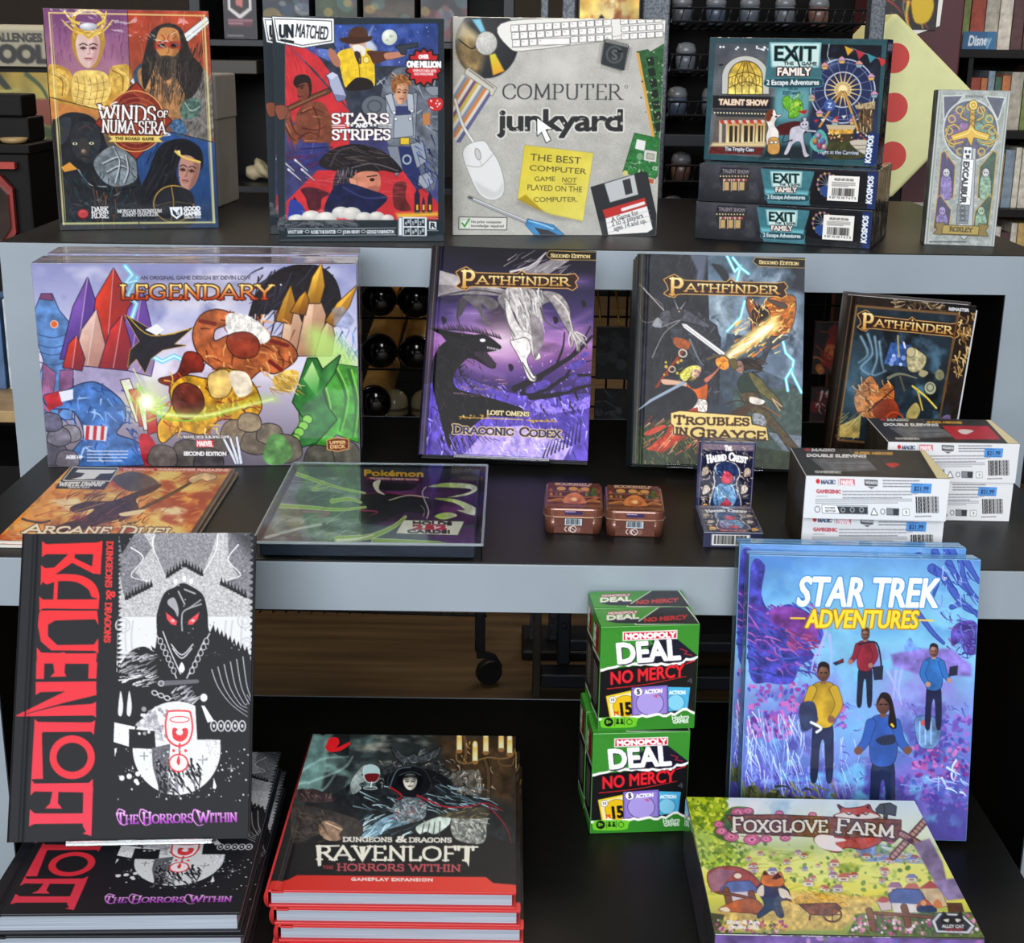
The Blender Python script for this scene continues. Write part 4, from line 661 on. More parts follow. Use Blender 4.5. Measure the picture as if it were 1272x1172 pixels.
def art_troubles():
    c = Cv([(128,58),(970,80),(945,1150),(88,1112)], 280, 360, '3c4450')
    c.P([470,60,980,80,960,760,600,700,480,560],'5c7080',n=.3,ns=60,g=('6a7a8c',700,80,760,700)); c.K((460,70,980,760),'aebccb',90,.5,.75,.8,2); c.K((460,70,980,760),'2c3846',70,.55,.75,.8,5); c.E(530,330,60,90,'b8c6d0',a=.7,s_=40,n=.4,ns=24); c.E(560,420,70,50,'9cb0bc',a=.7,s_=40,n=.4)
    c.P([120,50,470,62,480,400,540,480,530,800,460,840,120,1000,88,900],'2b2e35',n=.35,ns=30)
    for i in range(18):
        for j in range(5):
            x=140+j*70+(i%2)*34-i*2; y=70+i*44; 
            if x<430: c.L([x,y,x+62,y+3],2,'24272c',sm=0,a=.6); c.L([x,y,x-2,y+40],2,'24272c',sm=0,a=.5)
    c.P([380,60,470,66,440,260,400,260,420,150],'6c7488',a=.8,s_=5); c.B([490,110,540,120,580,170,560,200,520,150],'2c3038')
    c.P([300,360,420,350,520,420,540,520,510,640,530,820,480,830,470,600,400,560],'34373e',n=.4,ns=18); c.S(60,(300,360,530,800),30,6,['565a62','2c2f36','6a7078'],10,70,3)
    c.P([570,460,700,480,740,640,950,740,950,800,560,830,530,700],'46525e',n=.3); c.K((690,560,960,760),'6e7c90',60,.5,.8,.8,8)
    c.P([600,740,960,740,950,1000,930,1150,600,1100],'4a5a54',n=.35,ns=24); c.P([780,960,950,980,940,1100,860,1060],'7a8490',n=.3,ns=14); c.P([100,930,330,880,500,1000,900,1060,930,1150,88,1115],'34402c',n=.45,ns=24); c.S(140,(100,960,560,1120),40,4,['5a6a34','2a341e','8a8a4c','44522a','b09a50'],70,30,4)
    for q in ([570,70,610,150,640,120,620,200],[600,80,640,130,680,160],[660,300,640,380,600,420,570,450],[850,480,870,560,910,600,900,660,950,760],[900,640,870,690,880,750]): c.L(q,7,'d8fbff',sm=0,o=('6cc8dc',5))
    c.S(60,(100,70,950,900),60,2,['c8d4dc'],105,4,6,a=.35)
    # winged fiend, left
    c.B([125,215,180,270,240,320,230,380,150,400,120,330],'2c2a2e',n=.3,o=('8a8080',3)); c.L([125,212,170,260,250,345],6,'a8a0a0'); c.B([230,360,300,340,360,340,420,380,480,420,460,430,400,410,330,400,300,440,250,420],'53555c',n=.4,ns=14,o=('1c1c20',3)); c.B([290,330,340,330,345,370,310,390,285,365],'3c3e44',o=('16161a',3)); c.L([320,335,300,290],8,'8a8c94',w2=2); c.L([335,335,360,300],8,'8a8c94',w2=2); c.E(326,350,4,4,'e8b060')
    c.B([280,400,340,420,350,480,400,500,430,580,455,640,430,630,380,560,330,540,290,500],'3c4046',n=.5,ns=12,o=('18181c',3)); c.B([300,480,380,500,370,540,310,525],'a85c34',n=.4); c.L([380,490,420,580,450,620],9,'787c84',w2=4); c.L([230,430,330,395,250,460,190,580],4,'9a9494')
    c.B([190,420,215,380,240,400,230,430],'8a8c90',n=.3)
    # burning fiend, right
    c.B([680,280,720,330,730,420,700,450,690,380,670,320],'8a5434',n=.3,o=('201410',3)); c.B([760,300,860,270,920,290,905,420,860,460,800,470,790,380],'a86830',n=.5,ns=18,o=('201410',3)); c.S(50,(780,300,910,460),40,8,['f0a040','f8d080','c06020','8a3814'],-20,50,7,cv=.4); c.B([705,330,780,330,790,400,740,440,700,400],'342420',n=.3); c.S(26,(690,290,790,420),34,6,['f0a848','d87028','f8e0a0'],90,60,8,cv=.4)
    c.B([740,350,775,350,778,395,745,395],'201412'); c.E(748,370,5,5,'f8d070'); c.L([745,350,725,300],6,'1c1614',w2=2); c.B([800,480,780,470,740,500,760,560,720,590,700,560,730,610,755,610,790,540,830,510,880,480],'4a4c52',n=.4,o=('18181c',3)); c.B([780,290,860,310,880,330,850,335,800,310],'5a4a44',o=('201410',2))
    # jet of fire
    c.P([575,570,600,590,700,510,820,440,800,390,690,460],'f8b848',s_=12,a=.95); c.L([585,572,680,505,800,415],34,'fce8a0',a=.9,s_=14,w2=70); c.L([585,575,690,500,790,425],14,'fffbe8',s_=8,w2=30); c.S(50,(600,400,860,570),50,7,['fbd070','f09030','fff0b0'],-38,16,9)
    # sword
    c.P([340,412,362,414,560,560,548,578,350,430],'e8e4e2',o=('5c5c62',3)); c.L([352,420,552,570],3,'9a9a9e',sm=0); c.L([470,590,540,570,590,600],12,'6a5838',w2=6); c.B([515,590,560,580,580,620,560,645,520,625],'e8943c',n=.4,ns=10)
    # woman with a staff
    c.L([175,800,230,700,290,620,345,550],14,'8c3c2c',o=('2c1410',2)); c.E(345,560,20,18,'c8c0b0',ring=7,rot=30); c.E(290,640,16,14,'c8b8a0',ring=6); c.D(8,(250,580,340,680),5,9,['c8a850','a04030'],5)
    c.B([240,690,330,700,400,720,380,740,320,720,250,715],'d8b098',o=('5a3830',2)); c.B([370,700,440,690,465,700,470,760,450,820,390,810],'c8642c',n=.25,o=('3c1c14',3)); c.B([365,700,400,690,450,690,465,715,400,740],'34343e'); c.B([455,690,500,660,540,620,520,650,470,705],'c87c64',o=('5a3030',2)); c.face(412,655,24,32,25,'e0bca4','a07060',.6); c.B([330,665,370,630,410,622,430,640,395,640,380,680,350,700],'d8d068',n=.3,ns=9); c.S(20,(330,630,400,700),34,4,['f0eca0','a8a038'],150,20,6,cv=.2)
    c.B([390,800,460,795,465,850,420,870,390,840],'d8d0c8',n=.5,ns=8,o=('3a3430',2)); c.B([180,750,300,720,390,740,420,800,360,860,300,840,200,850],'26282e',n=.3); c.P([95,860,180,790,350,700,360,712,190,800],'9aa8b8'); c.P([300,870,420,830,430,900,330,1000,240,1060,160,1040,260,960],'b8442c',n=.4,ns=20); c.B([150,960,230,920,260,930,180,970],'c8503c'); c.S(40,(150,880,420,1060),60,6,['d86a44','8a2c1c','e8b890'],140,16,7); c.B([300,920,330,900,330,960,290,970],'d8a890')
    # man in leather
    c.B([615,620,640,590,700,590,750,630,740,650,690,640,660,650],'2c2018',n=.3); c.S(26,(640,590,760,660),44,6,['3c2c22','1c140e','54402e'],20,30,10,cv=.3); c.face(634,632,24,30,-20,'b08878','5c3c34',-.8); c.B([580,600,610,590,625,630,600,640],'6a5c34',o=('241c10',2)); c.B([640,680,690,660,740,690,760,740,700,770,650,760,625,720],'2c3c34',n=.3,o=('14181a',3)); c.B([680,660,740,690,790,750,830,790,855,840,830,830,790,800,730,750],'6a643c',n=.3,o=('201c10',3)); c.L([800,790,850,830],6,'c8a890'); c.L([805,800,840,850],6,'c8a890')
    c.B([640,770,720,760,760,820,800,880,850,940,900,1000,930,1040,890,1050,830,970,760,910,690,850],'5a4c34',n=.35,ns=14,o=('1c1810',3)); c.B([690,780,760,800,740,820,690,810],'c8c0b8',n=.4); c.B([600,850,690,820,650,900,590,880],'4a3424',n=.3); c.L([560,820,640,800,800,860],8,'3a2c20',w2=3); c.B([700,870,750,870,770,920,720,940],'8a8c90',n=.5,ns=8); c.L([760,830,840,880],7,'8a5c3c')
    c.P([840,60,975,70,970,260,880,240,920,180],'22262c',a=.8,s_=8)
    # writing
    pathfinder_logo(c,285,246,850,262,46)
    banner_second(c,[715,80,970,90,968,130,735,122,705,100],'Second Edition',(734,110),(938,117),17)
    P_=[285,860,330,850,690,880,695,920,770,935,780,1000,600,985,400,990,370,970,300,965,300,925,285,910]
    c.P(P_,'e8cf88',o=('3a2414',5)); c.T('Troubles',300,914,688,924,40,'4a2c18',f='s',b=2.5,th=.2,sc=.84); c.T('in',308,966,372,970,34,'4a2c18',f='s',b=2.5,th=.2,sc=.95); c.T('Grayce',384,984,772,998,50,'4a2c18',f='s',b=2.5,th=.2,sc=.8)
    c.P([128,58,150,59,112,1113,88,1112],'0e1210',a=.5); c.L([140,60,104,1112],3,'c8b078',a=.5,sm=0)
    return c

def art_remaster():
    c = Cv([(247,92),(778,128),(690,800),(132,790)], 215, 275, '241a14')
    c.N(.4,16,seed=3); c.S(120,(140,92,780,800),40,6,['5a4228','8a6a3c','33261a','705434'],40,80,4,cv=.4,a=.7); c.S(50,(690,150,780,400),40,7,['c8a060','8a6838','e0c088'],60,60,5,cv=.5); c.S(40,(430,100,650,150),40,7,['a89478','5c4c38'],10,60,6,cv=.5)
    c.P([285,140,700,165,620,720,195,710],'23303a',n=.3,ns=30,o=('7a5c3c',10)); c.K((200,150,700,720),'5c8098',80,.52,.75,.8,3); c.K((200,150,700,720),'0e141a',60,.5,.7,.9,9)
    for q in ([330,250,350,330,300,390,340,420],[360,260,370,350,350,420,410,400],[300,260,330,330,290,370],[380,280,390,360,400,400]): c.L(q,10,'a8c8dc',a=.8,s_=4,w2=3)
    c.P([430,280,520,290,510,380,400,370],'3c5c94',n=.4,ns=12); c.D(8,(430,330,500,390),7,11,['b8c8f0','8098d0'],4); c.P([455,250,462,250,468,340,460,342],'a89c70'); c.L([484,280,490,300],8,'d0dcf4')
    c.B([498,330,520,300,545,310,580,340,560,390,510,395],'b0a884',n=.35,ns=12,o=('3c3828',3)); c.E(515,318,18,20,'c0b490',o=('3c3828',2)); c.B([560,390,590,400,570,420,550,410],'a8a07c'); c.E(638,408,18,22,'8a8868',n=.3); c.E(600,465,24,26,'a8ac90',o=('34382c',3)); c.E(600,462,14,16,'4a5044',ring=4)
    c.L([420,430,470,410,540,425],14,'7c7c68',w2=5); c.L([470,420,490,480],9,'5c5440')
    c.B([270,520,330,430,360,440,380,480,420,450,445,480,440,560,400,600,300,600],'c07038',n=.45,ns=14,o=('2c1810',3)); c.S(50,(275,440,440,600),36,6,['e89850','8a4420','f0c080','5c2c18'],30,60,5,cv=.4); c.B([360,540,440,520,470,580,430,610,360,600],'8a3a24',n=.3); c.L([330,580,450,470],6,'3c2418'); 
    c.L([525,460,580,500,628,548],8,'e0c858'); c.L([545,470,570,560],7,'c8b048'); c.B([510,560,540,530,560,560,540,600,500,600],'b8a868',n=.3); c.E(450,620,40,44,'c05030',ring=8); c.P([200,650,300,600,290,700,200,700],'b89c54',n=.3); c.S(30,(200,600,300,700),60,3,['e0cc88','8a7438'],-45,8,9); c.E(270,480,70,140,'8ac0d8',a=.35,s_=80); c.B([640,600,690,580,660,700,600,700],'7a6a90',n=.4)
    pathfinder_logo(c,310,212,694,240,34)
    c.P([650,122,778,130,775,155,660,148],'0e0e10'); c.T('REMASTER',666,146,748,150,11,'e4e4e4',b=1)
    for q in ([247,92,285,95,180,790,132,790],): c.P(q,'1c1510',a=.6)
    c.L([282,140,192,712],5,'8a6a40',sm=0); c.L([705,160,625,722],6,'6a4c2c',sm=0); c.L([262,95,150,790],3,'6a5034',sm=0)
    return c

def art_sleeve_front():
    c = Cv([(80,850),(682,858),(655,1025),(62,1005)], 250, 66, 'dfe0e1')
    c.T('MAGIC',136,877,194,878,14,'3c4a6a',f='s',b=.8); c.E(124,868,8,9,'c8303c'); c.L([205,858,205,884],1.5,'888',sm=0); c.P([212,858,272,860,272,884,212,882],'c86a72'); c.T('MARVEL',216,881,268,882,18,'f6f0f0',b=1); c.P([312,860,368,862,366,884,340,896,312,882],'55585c'); c.T('WIZARDS',316,876,364,878,10,'e8e8e8',b=.6); c.L([316,886,360,888],3,'e8e8e8',sm=0)
    c.tiny(390,858,545,892,3,'707078',3); c.T('GAMEGENIC',116,912,214,914,13,'b84a58',b=1); c.tiny(116,920,190,928,1,'a0a0a8',4); c.tiny(222,900,510,936,3,'8a8a92',5); c.tiny(112,932,510,954,3,'8a8a92',6)
    c.E(118,973,10,11,'555a60',ring=2.5); c.P([138,958,320,962,320,992,138,986],'fff',o=('55585e',2)); c.P([196,962,320,965,320,992,206,990],'3a3d42'); c.T('PACKAGING',148,970,188,971,6,'444',b=.3); c.T('RECYCLED',148,982,192,983,7,'444',b=.3)
    for x in (212,250,288): c.E(x+8,976,8,8,'b8bcc0',ring=3)
    c.P([336,995,348,972,360,995],'f1f1ef',o=('55585e',3)); c.E(384,984,9,10,'55585e',ring=2.5); c.P([402,972,452,974,450,998,402,996],'8a8d92',o=('3c3f44',2)); c.P([428,974,452,975,450,998,428,997],'3c3f44'); c.P([470,976,496,976,496,998,470,998],'f1f1ef',o=('77797e',2)); c.T('3',478,992,490,992,10,'55585e',b=.4)
    c.tiny(515,912,548,918,1,'666',7)
    c.tiny(522,1000,640,1008,1,'444',8); c.bars(520,920,636,1000,bgc=None,seed=11)
    return c
def art_sticker():
    c = Cv([(0,0),(90,0),(90,46),(0,46)], 44, 22, '5b9ad8'); c.tiny(8,3,80,9,1,'2c4a78',3); c.T('$21.99',12,34,78,34,20,'1c2c50',b=.6); c.L([8,41,80,41],2,'2c4a78',sm=0); return c
def art_sleeve_top(red):
    c = Cv([(5,725),(575,740),(682,858),(80,850)], 240, 55, '2c2a28')
    c.N(.3,30,seed=2); c.P([5,725,70,728,160,850,80,850],'1c1b1a'); c.E(78,735,13,5,'c83038'); c.T('MAGIC',98,740,202,742,9,'e0dede',f='s',b=1.4); c.L([262,730,272,748],2,'a0a0a0',sm=0); c.T('SUPER HEROES',285,754,445,757,9,'d8a848',b=1.5); c.T('DOUBLE SLEEVING',76,766,336,770,12,'ecebea',b=1.6); c.T('PACK',270,778,340,779,6,'c8c8c8',b=.5)
    c.P([95,775,330,770,395,825,170,835],'6a6c70',n=.2); c.P([160,790,360,785,390,815,200,822],'8c8f92',a=.6,n=.2); c.tiny(205,798,350,814,2,'44464a',4)
    if red: c.P([350,768,560,770,605,838,400,838],'c0243a',n=.12); c.B([420,792,450,786,490,794,470,806,452,812,430,806],'e8dcd8')
    else: c.P([340,775,560,780,600,838,400,838],'3a3530',n=.4); c.B([420,796,450,792,478,798,466,806,450,814,434,808],'c83a34')
    c.T('GAMEGENIC',116,838,232,840,9,'d8d8d8',b=1); c.P([555,740,575,740,682,858,632,858],'e8dcb0')
    return c

def art_dwarf():
    c = Cv([(345,78),(1165,88),(926,445),(-24,450)], 262, 150, 'e8a04c')
    c.N(.3,120,seed=3); c.K((-20,80,1165,450),'f4d884',110,.48,.7,.95,4,st=(1.5,.7),fade=.02); c.K((-20,80,1165,450),'b8442c',80,.52,.72,.9,7,st=(1.3,.7),fade=.02); c.K((-20,230,1165,450),'fbeec0',70,.55,.75,.9,12,st=(1.6,.6),fade=.02); c.K((700,80,1165,330),'b03a28',60,.5,.7,.9,15,st=(1.4,.6)); c.K((-20,80,500,450),'7a3a1c',60,.62,.8,.5,16)
    c.S(140,(60,100,1100,440),80,5,['f8d070','c85828','8a3420','fae8a8'],-18,25,5,cv=.3,a=.7)
    c.B([560,140,640,105,720,115,790,160,740,190,640,200],'4a5058',a=.8,n=.3); 
    c.B([350,285,430,255,560,250,640,220,720,190,795,165,800,180,740,215,680,240,690,290,620,330,520,360,380,400,200,410,300,370,420,330,470,290,380,310],'4a2c28',n=.5,ns=20); c.S(60,(350,200,740,400),70,6,['8a3028','2c1c1e','a85040','6a4a44'],-35,20,6,cv=.3); c.L([300,330,420,290,520,260],4,'b89060')
    c.L([600,345,720,280,850,215,960,150],10,'6a3c20',o=('2c1410',2)); c.B([940,140,1000,112,1060,118,1070,135,1030,150,1000,142,960,160],'e8c890',n=.3,o=('6a3018',3)); c.L([400,390,480,370],6,'4a2018'); c.L([110,345,200,360,250,350],10,'4a2c20'); c.B([600,310,720,290,700,310,620,325],'f4e0b0')
    c.P([0,410,240,425,930,430,930,446,-24,450],'c85a28',a=.5,s_=10); c.S(20,(-10,425,300,448),60,4,['c03a28','f0a858'],5,5,9)
    c.P([350,76,602,80,520,194,270,190],'2c2c30'); c.P([362,82,590,86,548,150,312,148],'2c2c30',o=('f2efe4',4)); c.P([385,92,580,94,560,112,500,114,470,140,400,144,350,142,400,130,420,112,370,106],'f2efe4'); c.L([312,148,548,152],3,'f2efe4',sm=0)
    c.T('WHITE DWARF',288,176,515,174,17,'f2efe4',f='s',b=2.4,sl=.5); c.T('ISSUE 524',335,187,444,186,7,'f2efe4',b=1,sl=.5)
    c.P([605,80,1140,86,1125,104,595,98],'c83c2c',a=.85); c.T('THE OFFICIAL',612,97,770,98,9,'f6d8c8',b=1,sl=.4); c.T('WARHAMMER MAGAZINE',782,98,1130,102,11,'f6e4d8',b=1,sl=.4)
    c.T('Arcane Duel',122,409,862,412,38,'f8ecc8',f='s',b=2.5,th=.22,sc=.8,sl=.6,o=('6a2818',4)); c.tiny(160,418,420,426,1,'f4e4c0',4,wd=5)
    c.P([1150,88,1165,88,926,446,905,446],'1c1816',a=.7)
    return c

def art_poke():         # a creature fills this cover in the photograph; plain swirls of its colours stand in
    c = Cv([(270,60),(1170,75),(1130,490),(80,440)], 300, 150, '4c5a5c')
    c.N(.3,80,seed=3); c.K((80,60,700,470),'a8b8ae',70,.45,.7,.9,4,st=(1.8,.6)); c.K((80,60,700,470),'5a8058',50,.55,.75,.7,6); c.P([560,110,900,120,1160,140,1140,380,900,400,560,360],'46204c',n=.4,ns=30); c.P([250,50,1180,70,1170,130,250,110],'3c4248',n=.3); c.K((560,130,1160,400),'7a3a78',60,.52,.7,.9,7,st=(1.5,.7))
    c.B([570,210,700,205,860,230,930,260,880,310,760,310,680,350,560,360,550,290],'0e0c12'); c.B([580,150,700,145,840,160,780,190,640,180],'141018'); c.L([570,205,700,200,860,225],5,'a82858'); c.L([560,290,640,300,600,320],10,'b83868',w2=2)
    c.B([620,150,660,130,650,180,680,210,640,195],'e8e0c8'); c.L([890,170,870,200,880,240,900,300,890,340],6,'d8c8c0'); c.L([700,240,800,215,900,230],5,'e0d8b8'); c.L([860,270,880,300,870,330],3,'e0d8b8')
    for q in ([900,170,1000,150,1130,160,1160,190,1100,220,1000,230,1110,205,1120,185,1000,175],[930,235,1040,240,1150,290,1140,330,1050,300,1090,300,1040,262],[930,330,1000,310,1050,330,980,350]): c.B(q,'a8c840',n=.25,g=('f0f0d8',q[0],q[1],q[4],q[5]))
    for q,w in (([250,95,340,130,450,170,580,200],16),([170,260,300,270,450,285,580,275],20),([440,440,600,430,720,380,780,330],30),([620,455,800,465,1120,490],26),([380,140,330,180,400,170],10),([420,240,500,230,560,250],18)): c.L(q,w,'9cc044',w2=w*.3,o=('dce8c0',3))
    c.L([100,420,250,380,360,360],14,'e4e8dc',a=.8); c.L([280,290,400,300,350,320],12,'c86a90',a=.7); c.S(40,(100,120,560,430),110,5,['dfe6e0','7a9a8a','b8c8c0','46605c'],-15,25,8,cv=.2,a=.6); c.B([860,420,1130,400,1130,490,1000,480],'6a3a78',a=.8,n=.3); c.L([440,445,540,440,620,420],18,'f2f0e0',w2=4)
    c.T('Pokémon',575,108,880,116,30,'e8b43c',b=3,o=('22345c',4)); c.P([588,116,862,126,858,138,588,128],'a03038'); c.T('TRADING CARD GAME',605,127,848,136,9,'f0d8d0',b=1)
    c.P([770,348,1086,364,1050,437,730,418],'f2eed8',n=.05,o=('1a1a18',3)); c.T('HOLDS',814,372,1022,382,17,'1c1a1a',b=2.6); c.T('252',812,398,994,404,22,'c8282c',b=4,o=('fff',2)); c.T('CARDS!',786,416,1012,426,16,'1c1a1a',b=2.6)
    return c

def art_tin():
    c = Cv([(75,250),(375,248),(385,385),(70,385)], 100, 46, '6b3c2c')
    c.N(.3,14,seed=2); c.T('BOOKSHELF',115,262,332,262,13,'e0bfa0',f='s',b=1.4)
    for y in (270,300,325): c.L([80,y+26,380,y+26],5,'b8784a',sm=0)
    r = random.Random(5)
    for y in (276,300):
        x=84
        while x<370:
            w=r.uniform(8,18)
            if not 160<x<290 or y<290: c.P([x,y+20,x,y+r.uniform(0,8),x+w,y+r.uniform(0,8),x+w,y+20],r.choice(['a04038','3c5a58','c89048','5a3a50','7a8a4c','34404c','b8604c']))
            x+=w+2
    for x in (150,220,290): c.B([x-24,276,x,270,x+24,276,x+20,290,x-20,290],'d8a060',o=('4a2418',2))
    c.B([330,280,355,278,358,320,330,318],'5a7038',n=.3); c.E(352,328,16,8,'c87060')
    c.B([170,330,210,305,250,305,285,330,290,360,170,360],'d8884c',n=.2); c.E(228,345,40,16,'f0b070',c2='a85a34'); c.E(228,340,16,10,'fbd090'); c.L([75,352,150,340,170,360],8,'c88850'); c.L([290,358,330,340,385,352],8,'c88850'); c.P([70,368,385,368,388,385,68,385],'8a5a3c',n=.2)
    return c
def art_tin_front():
    c = Cv([(65,437),(383,437),(378,550),(70,550)], 96, 36, '6a4034'); c.N(.15,20,seed=3)
    c.bars(155,434,290,490,bgc='cfdde6',seed=7); c.E(172,520,16,17,'efe9e6',ring=5); c.P([172,500,192,500,192,540,172,540],'6a4034'); c.E(200,520,14,17,'efe9e6',ring=5); c.P([202,500,214,500,214,540,202,540],'6a4034'); c.L([188,520,206,520],4,'efe9e6',sm=0); c.E(222,520,21,21,'6a4034',o=('efe9e6',5)); c.L([208,508,236,532],4,'efe9e6',sm=0); c.tiny(252,505,280,545,6,'b89a90',3)
    return c
def art_tin_rim():
    c = Cv([(70,385),(385,385),(385,432),(65,432)], 96, 16, '7a4a38'); c.N(.15,20,seed=3); c.P([152,388,298,388,298,418,152,418],'3c2c5c'); c.tiny(160,386,290,398,1,'c8c0d8',3,wd=8); return c

def art_deck():
    c = Cv([(88,75),(630,70),(575,690),(60,690)], 100, 140, '2c3054')
    c.P([118,88,615,85,568,690,85,690],'20223e',o=('8a8296',6)); c.P([124,92,610,90,606,140,120,140],'8a7884',n=.3,ns=10); c.P([130,150,600,150,562,690,96,690],'1c1e38')
    c.S(140,(110,130,600,680),46,9,['b8a890','8a8098','d8c8b0','5c5674','c8b4a0'],45,90,3,cv=.7)
    for x,y,k in ((150,630,'d8a860'),(520,640,'d8a860'),(160,480,'c8bcb0'),(520,470,'c8bcb0'),(150,330,'b8a898'),(550,330,'b8a898')): c.B([x-34,y+30,x-26,y-30,x+10,y-44,x+34,y-10,x+10,y+20],k,n=.4,ns=10,o=('1c1a30',5))
    K=[235,340,255,270,345,236,440,265,470,340,440,420,470,620,205,630,240,430]
    c.B(K,'2c3a64',o=('d0c4b8',9)); c.N(.5,16,(210,240,470,620),3); c.B([240,470,300,420,400,440,440,520,400,600,240,600],'6a94b8',n=.5,ns=18); c.S(40,(235,300,450,600),60,9,['b0d0e4','2c4468','7aa4c8','e0f0f8'],40,60,4,cv=.5)
    c.B([300,390,330,320,380,330,410,370,390,410,330,420],'c8485c',n=.4,o=('5c1828',3)); c.P([320,330,330,310,345,340],'e8a0a0'); c.B([290,590,330,560,350,530,370,560,400,580,370,615,310,612],'b8485c',n=.3)
    c.P([195,640,460,636,450,690,200,690],'5a3448',n=.2); c.T('KEYHOLE',214,680,440,680,30,'c88888',f='s',b=2)
    c.T('The',335,142,400,142,40,'f2eeea',f='s',b=2.5,th=.2,sc=.8); c.T('Haund',168,250,350,222,60,'f4f0ec',f='s',b=4,th=.2,o=('20223e',8),sc=.75); c.T('Crest',372,222,548,244,60,'f4f0ec',f='s',b=4,th=.2,o=('20223e',8),sc=.75)
    return c
def art_deck_end():
    c = Cv([(0,0),(190,0),(190,80),(0,80)], 48, 22, '2c3050'); c.bars(24,8,150,70,seed=4); return c
# ------------------------------------------------------------------ covers of the low table
def art_raven_black():     # a stylised lord of the manor in the photograph; a plain hooded figure stands in
    c = Cv([(98,30),(1215,33),(1181,1472),(26,1501)], 330, 428, '222328'); R = random.Random(2)
    c.P([560,28,1212,30,1205,520,1198,640,560,640],'b9b9ba'); c.N(.25,6,(555,25,1215,640),4); c.P([555,430,1200,430,1195,660,550,690],'d8dada'); 
    c.P([730,30,1040,32,1010,120,960,240,880,195,790,250,735,140],'8e8e92',n=.3,ns=6); c.P([560,30,680,30,720,100,640,220,720,290,590,350,560,200],'808085',n=.35,ns=6); c.P([1090,30,1212,32,1205,350,1050,280,1140,240,1090,160],'808085',n=.35,ns=6); c.P([560,28,640,28,575,130],'222328'); c.P([1110,30,1212,30,1205,140],'3c3d42',s_=20)
    for q in ([735,40,728,100,790,245],[1040,40,1030,120,960,240],[620,100,680,150,620,235,720,260],[1140,90,1090,160,1150,235,1050,260]): c.L(q,6,'e8e8ea',w2=3)
    for x0,y0,x1,y1,n in ((790,248,880,190,6),(880,190,970,240,6),(590,352,725,285,9),(1050,275,1180,345,8)):
        c.P([x0,y0,x1,y1,x1,y1-14,x0,y0-14],'222328')
        for i in range(n): t=(i+.5)/n; x=x0+(x1-x0)*t; y=y0+(y1-y0)*t; c.P([x-9,y,x,y-40,x+9,y],'222328')
    for x in (836,878,912): c.E(x,262 if x!=878 else 250,9,12,'f4f4f4')
    for x in (600,630,1080,1110,1160): c.L([x,450,x-8,520,x-4,590],9,'c4c4c8')
    for x,y,r in ((580,470,34),(1170,450,34),(1180,560,30)): c.E(x,y,r,r,'c0c0c4',ring=7); c.E(x,y,r*.5,r*.5,'c0c0c4',ring=5)
    # hooded figure
    c.B([550,700,610,600,680,570,730,590,745,520,745,420,780,320,830,290,870,270,920,290,970,330,990,410,1000,500,1060,520,1140,580,1198,640,1192,1000,1060,1010,980,960,900,900,820,860,700,800,560,790],'222328')
    r = random.Random(5)
    for i in range(11): x=560+i*17; y=690-i*9; c.P([x,y+14,x-12,y-34,x+24,y-4],'222328')
    for i in range(9): x=1010+i*20; y=500+i*13; c.P([x-12,y+10,x+10,y-34,x+20,y+14],'222328')
    c.P([790,410,842,450,838,470,815,464,795,440],'e0525a',o=('8a3038',2)); c.P([950,410,900,448,896,466,918,466,942,440],'e0525a',o=('8a3038',2)); c.E(822,448,9,7,'f6b0b0'); c.E(920,448,9,7,'f6b0b0')
    c.B([800,350,830,340,850,390,846,430,830,400,800,372],'a4a4a8'); c.L([868,495,866,440,880,400,960,370],7,'a4a4a8'); c.L([850,310,880,370],8,'a4a4a8'); c.L([880,300,930,320],8,'a4a4a8'); c.L([900,390,958,350],6,'a4a4a8')
    for q in ([740,510,790,600,840,720],[775,500,810,590,860,700],[1000,510,950,600,890,720],[975,540,930,640,905,700],[815,560,866,610,920,560],[822,580,866,626,914,580]): c.L(q,6,'c8c8cc')
    for i in range(6): c.E(762+i*13,545+i*28,9,12,'222328',o=('c8c8cc',4)); c.E(985-i*14,545+i*28,9,12,'222328',o=('c8c8cc',4))
    c.B([866,645,880,675,866,695,852,675],'e8e8e8'); c.S(70,(570,600,740,730),46,6,['9a9a9e','c4c4c8'],-20,16,6); c.S(26,(570,700,740,760),40,5,['ececec'],-10,14,7)
    for i in range(6): c.L([1010+i*30,680-i*12,1040+i*28,760,1100+i*22,840,1180,900-i*20],5,'b4b4ba',w2=3)
    c.L([760,745,850,740,940,735],26,'6a6a70',w2=18); c.E(766,745,12,12,'c4c4c8',ring=5); c.S(26,(820,760,940,830),50,9,['8a8a90','c0c0c4'],-25,25,8); 
    for i in range(3): c.E(735+i*30,790+i*12,14,10,'d4d4d8',ring=5,rot=20)
    for x in (570,612): c.B([x,780,x+12,850,x+4,898,x-12,890,x-10,840],'d8d8da'); 
    # dish with the cup
    c.P([540,930,640,950,630,1050,536,1022],'e6e6e6'); c.N(.2,5,(536,930,640,1050),3)
    c.E(840,1050,212,220,'dcdede',n=.06,ns=6); c.P([930,840,1100,840,1100,1010,1055,1010,940,1010],'222328'); c.P([610,960,735,970,740,1055,610,1050],'222328'); c.P([720,1050,810,1030,800,1180,830,1260,760,1260,725,1140],'6a6a70',n=.4,ns=8)
    c.P([650,930,740,870,780,1020,740,1010,735,965,640,945],'b8b8bc',n=.3,ns=6); c.D(26,(660,860,800,1000),6,12,['d8d8da','9a9a9e'],5); c.P([980,1010,1052,1012,1040,1100,990,1080],'dcdce0',n=.3,ns=5)
    c.S(60,(740,1130,960,1260),60,12,['222328','8a8a90','222328'],70,30,9); c.P([620,1060,640,1200,720,1260,740,1300,640,1240,600,1100],'222328')
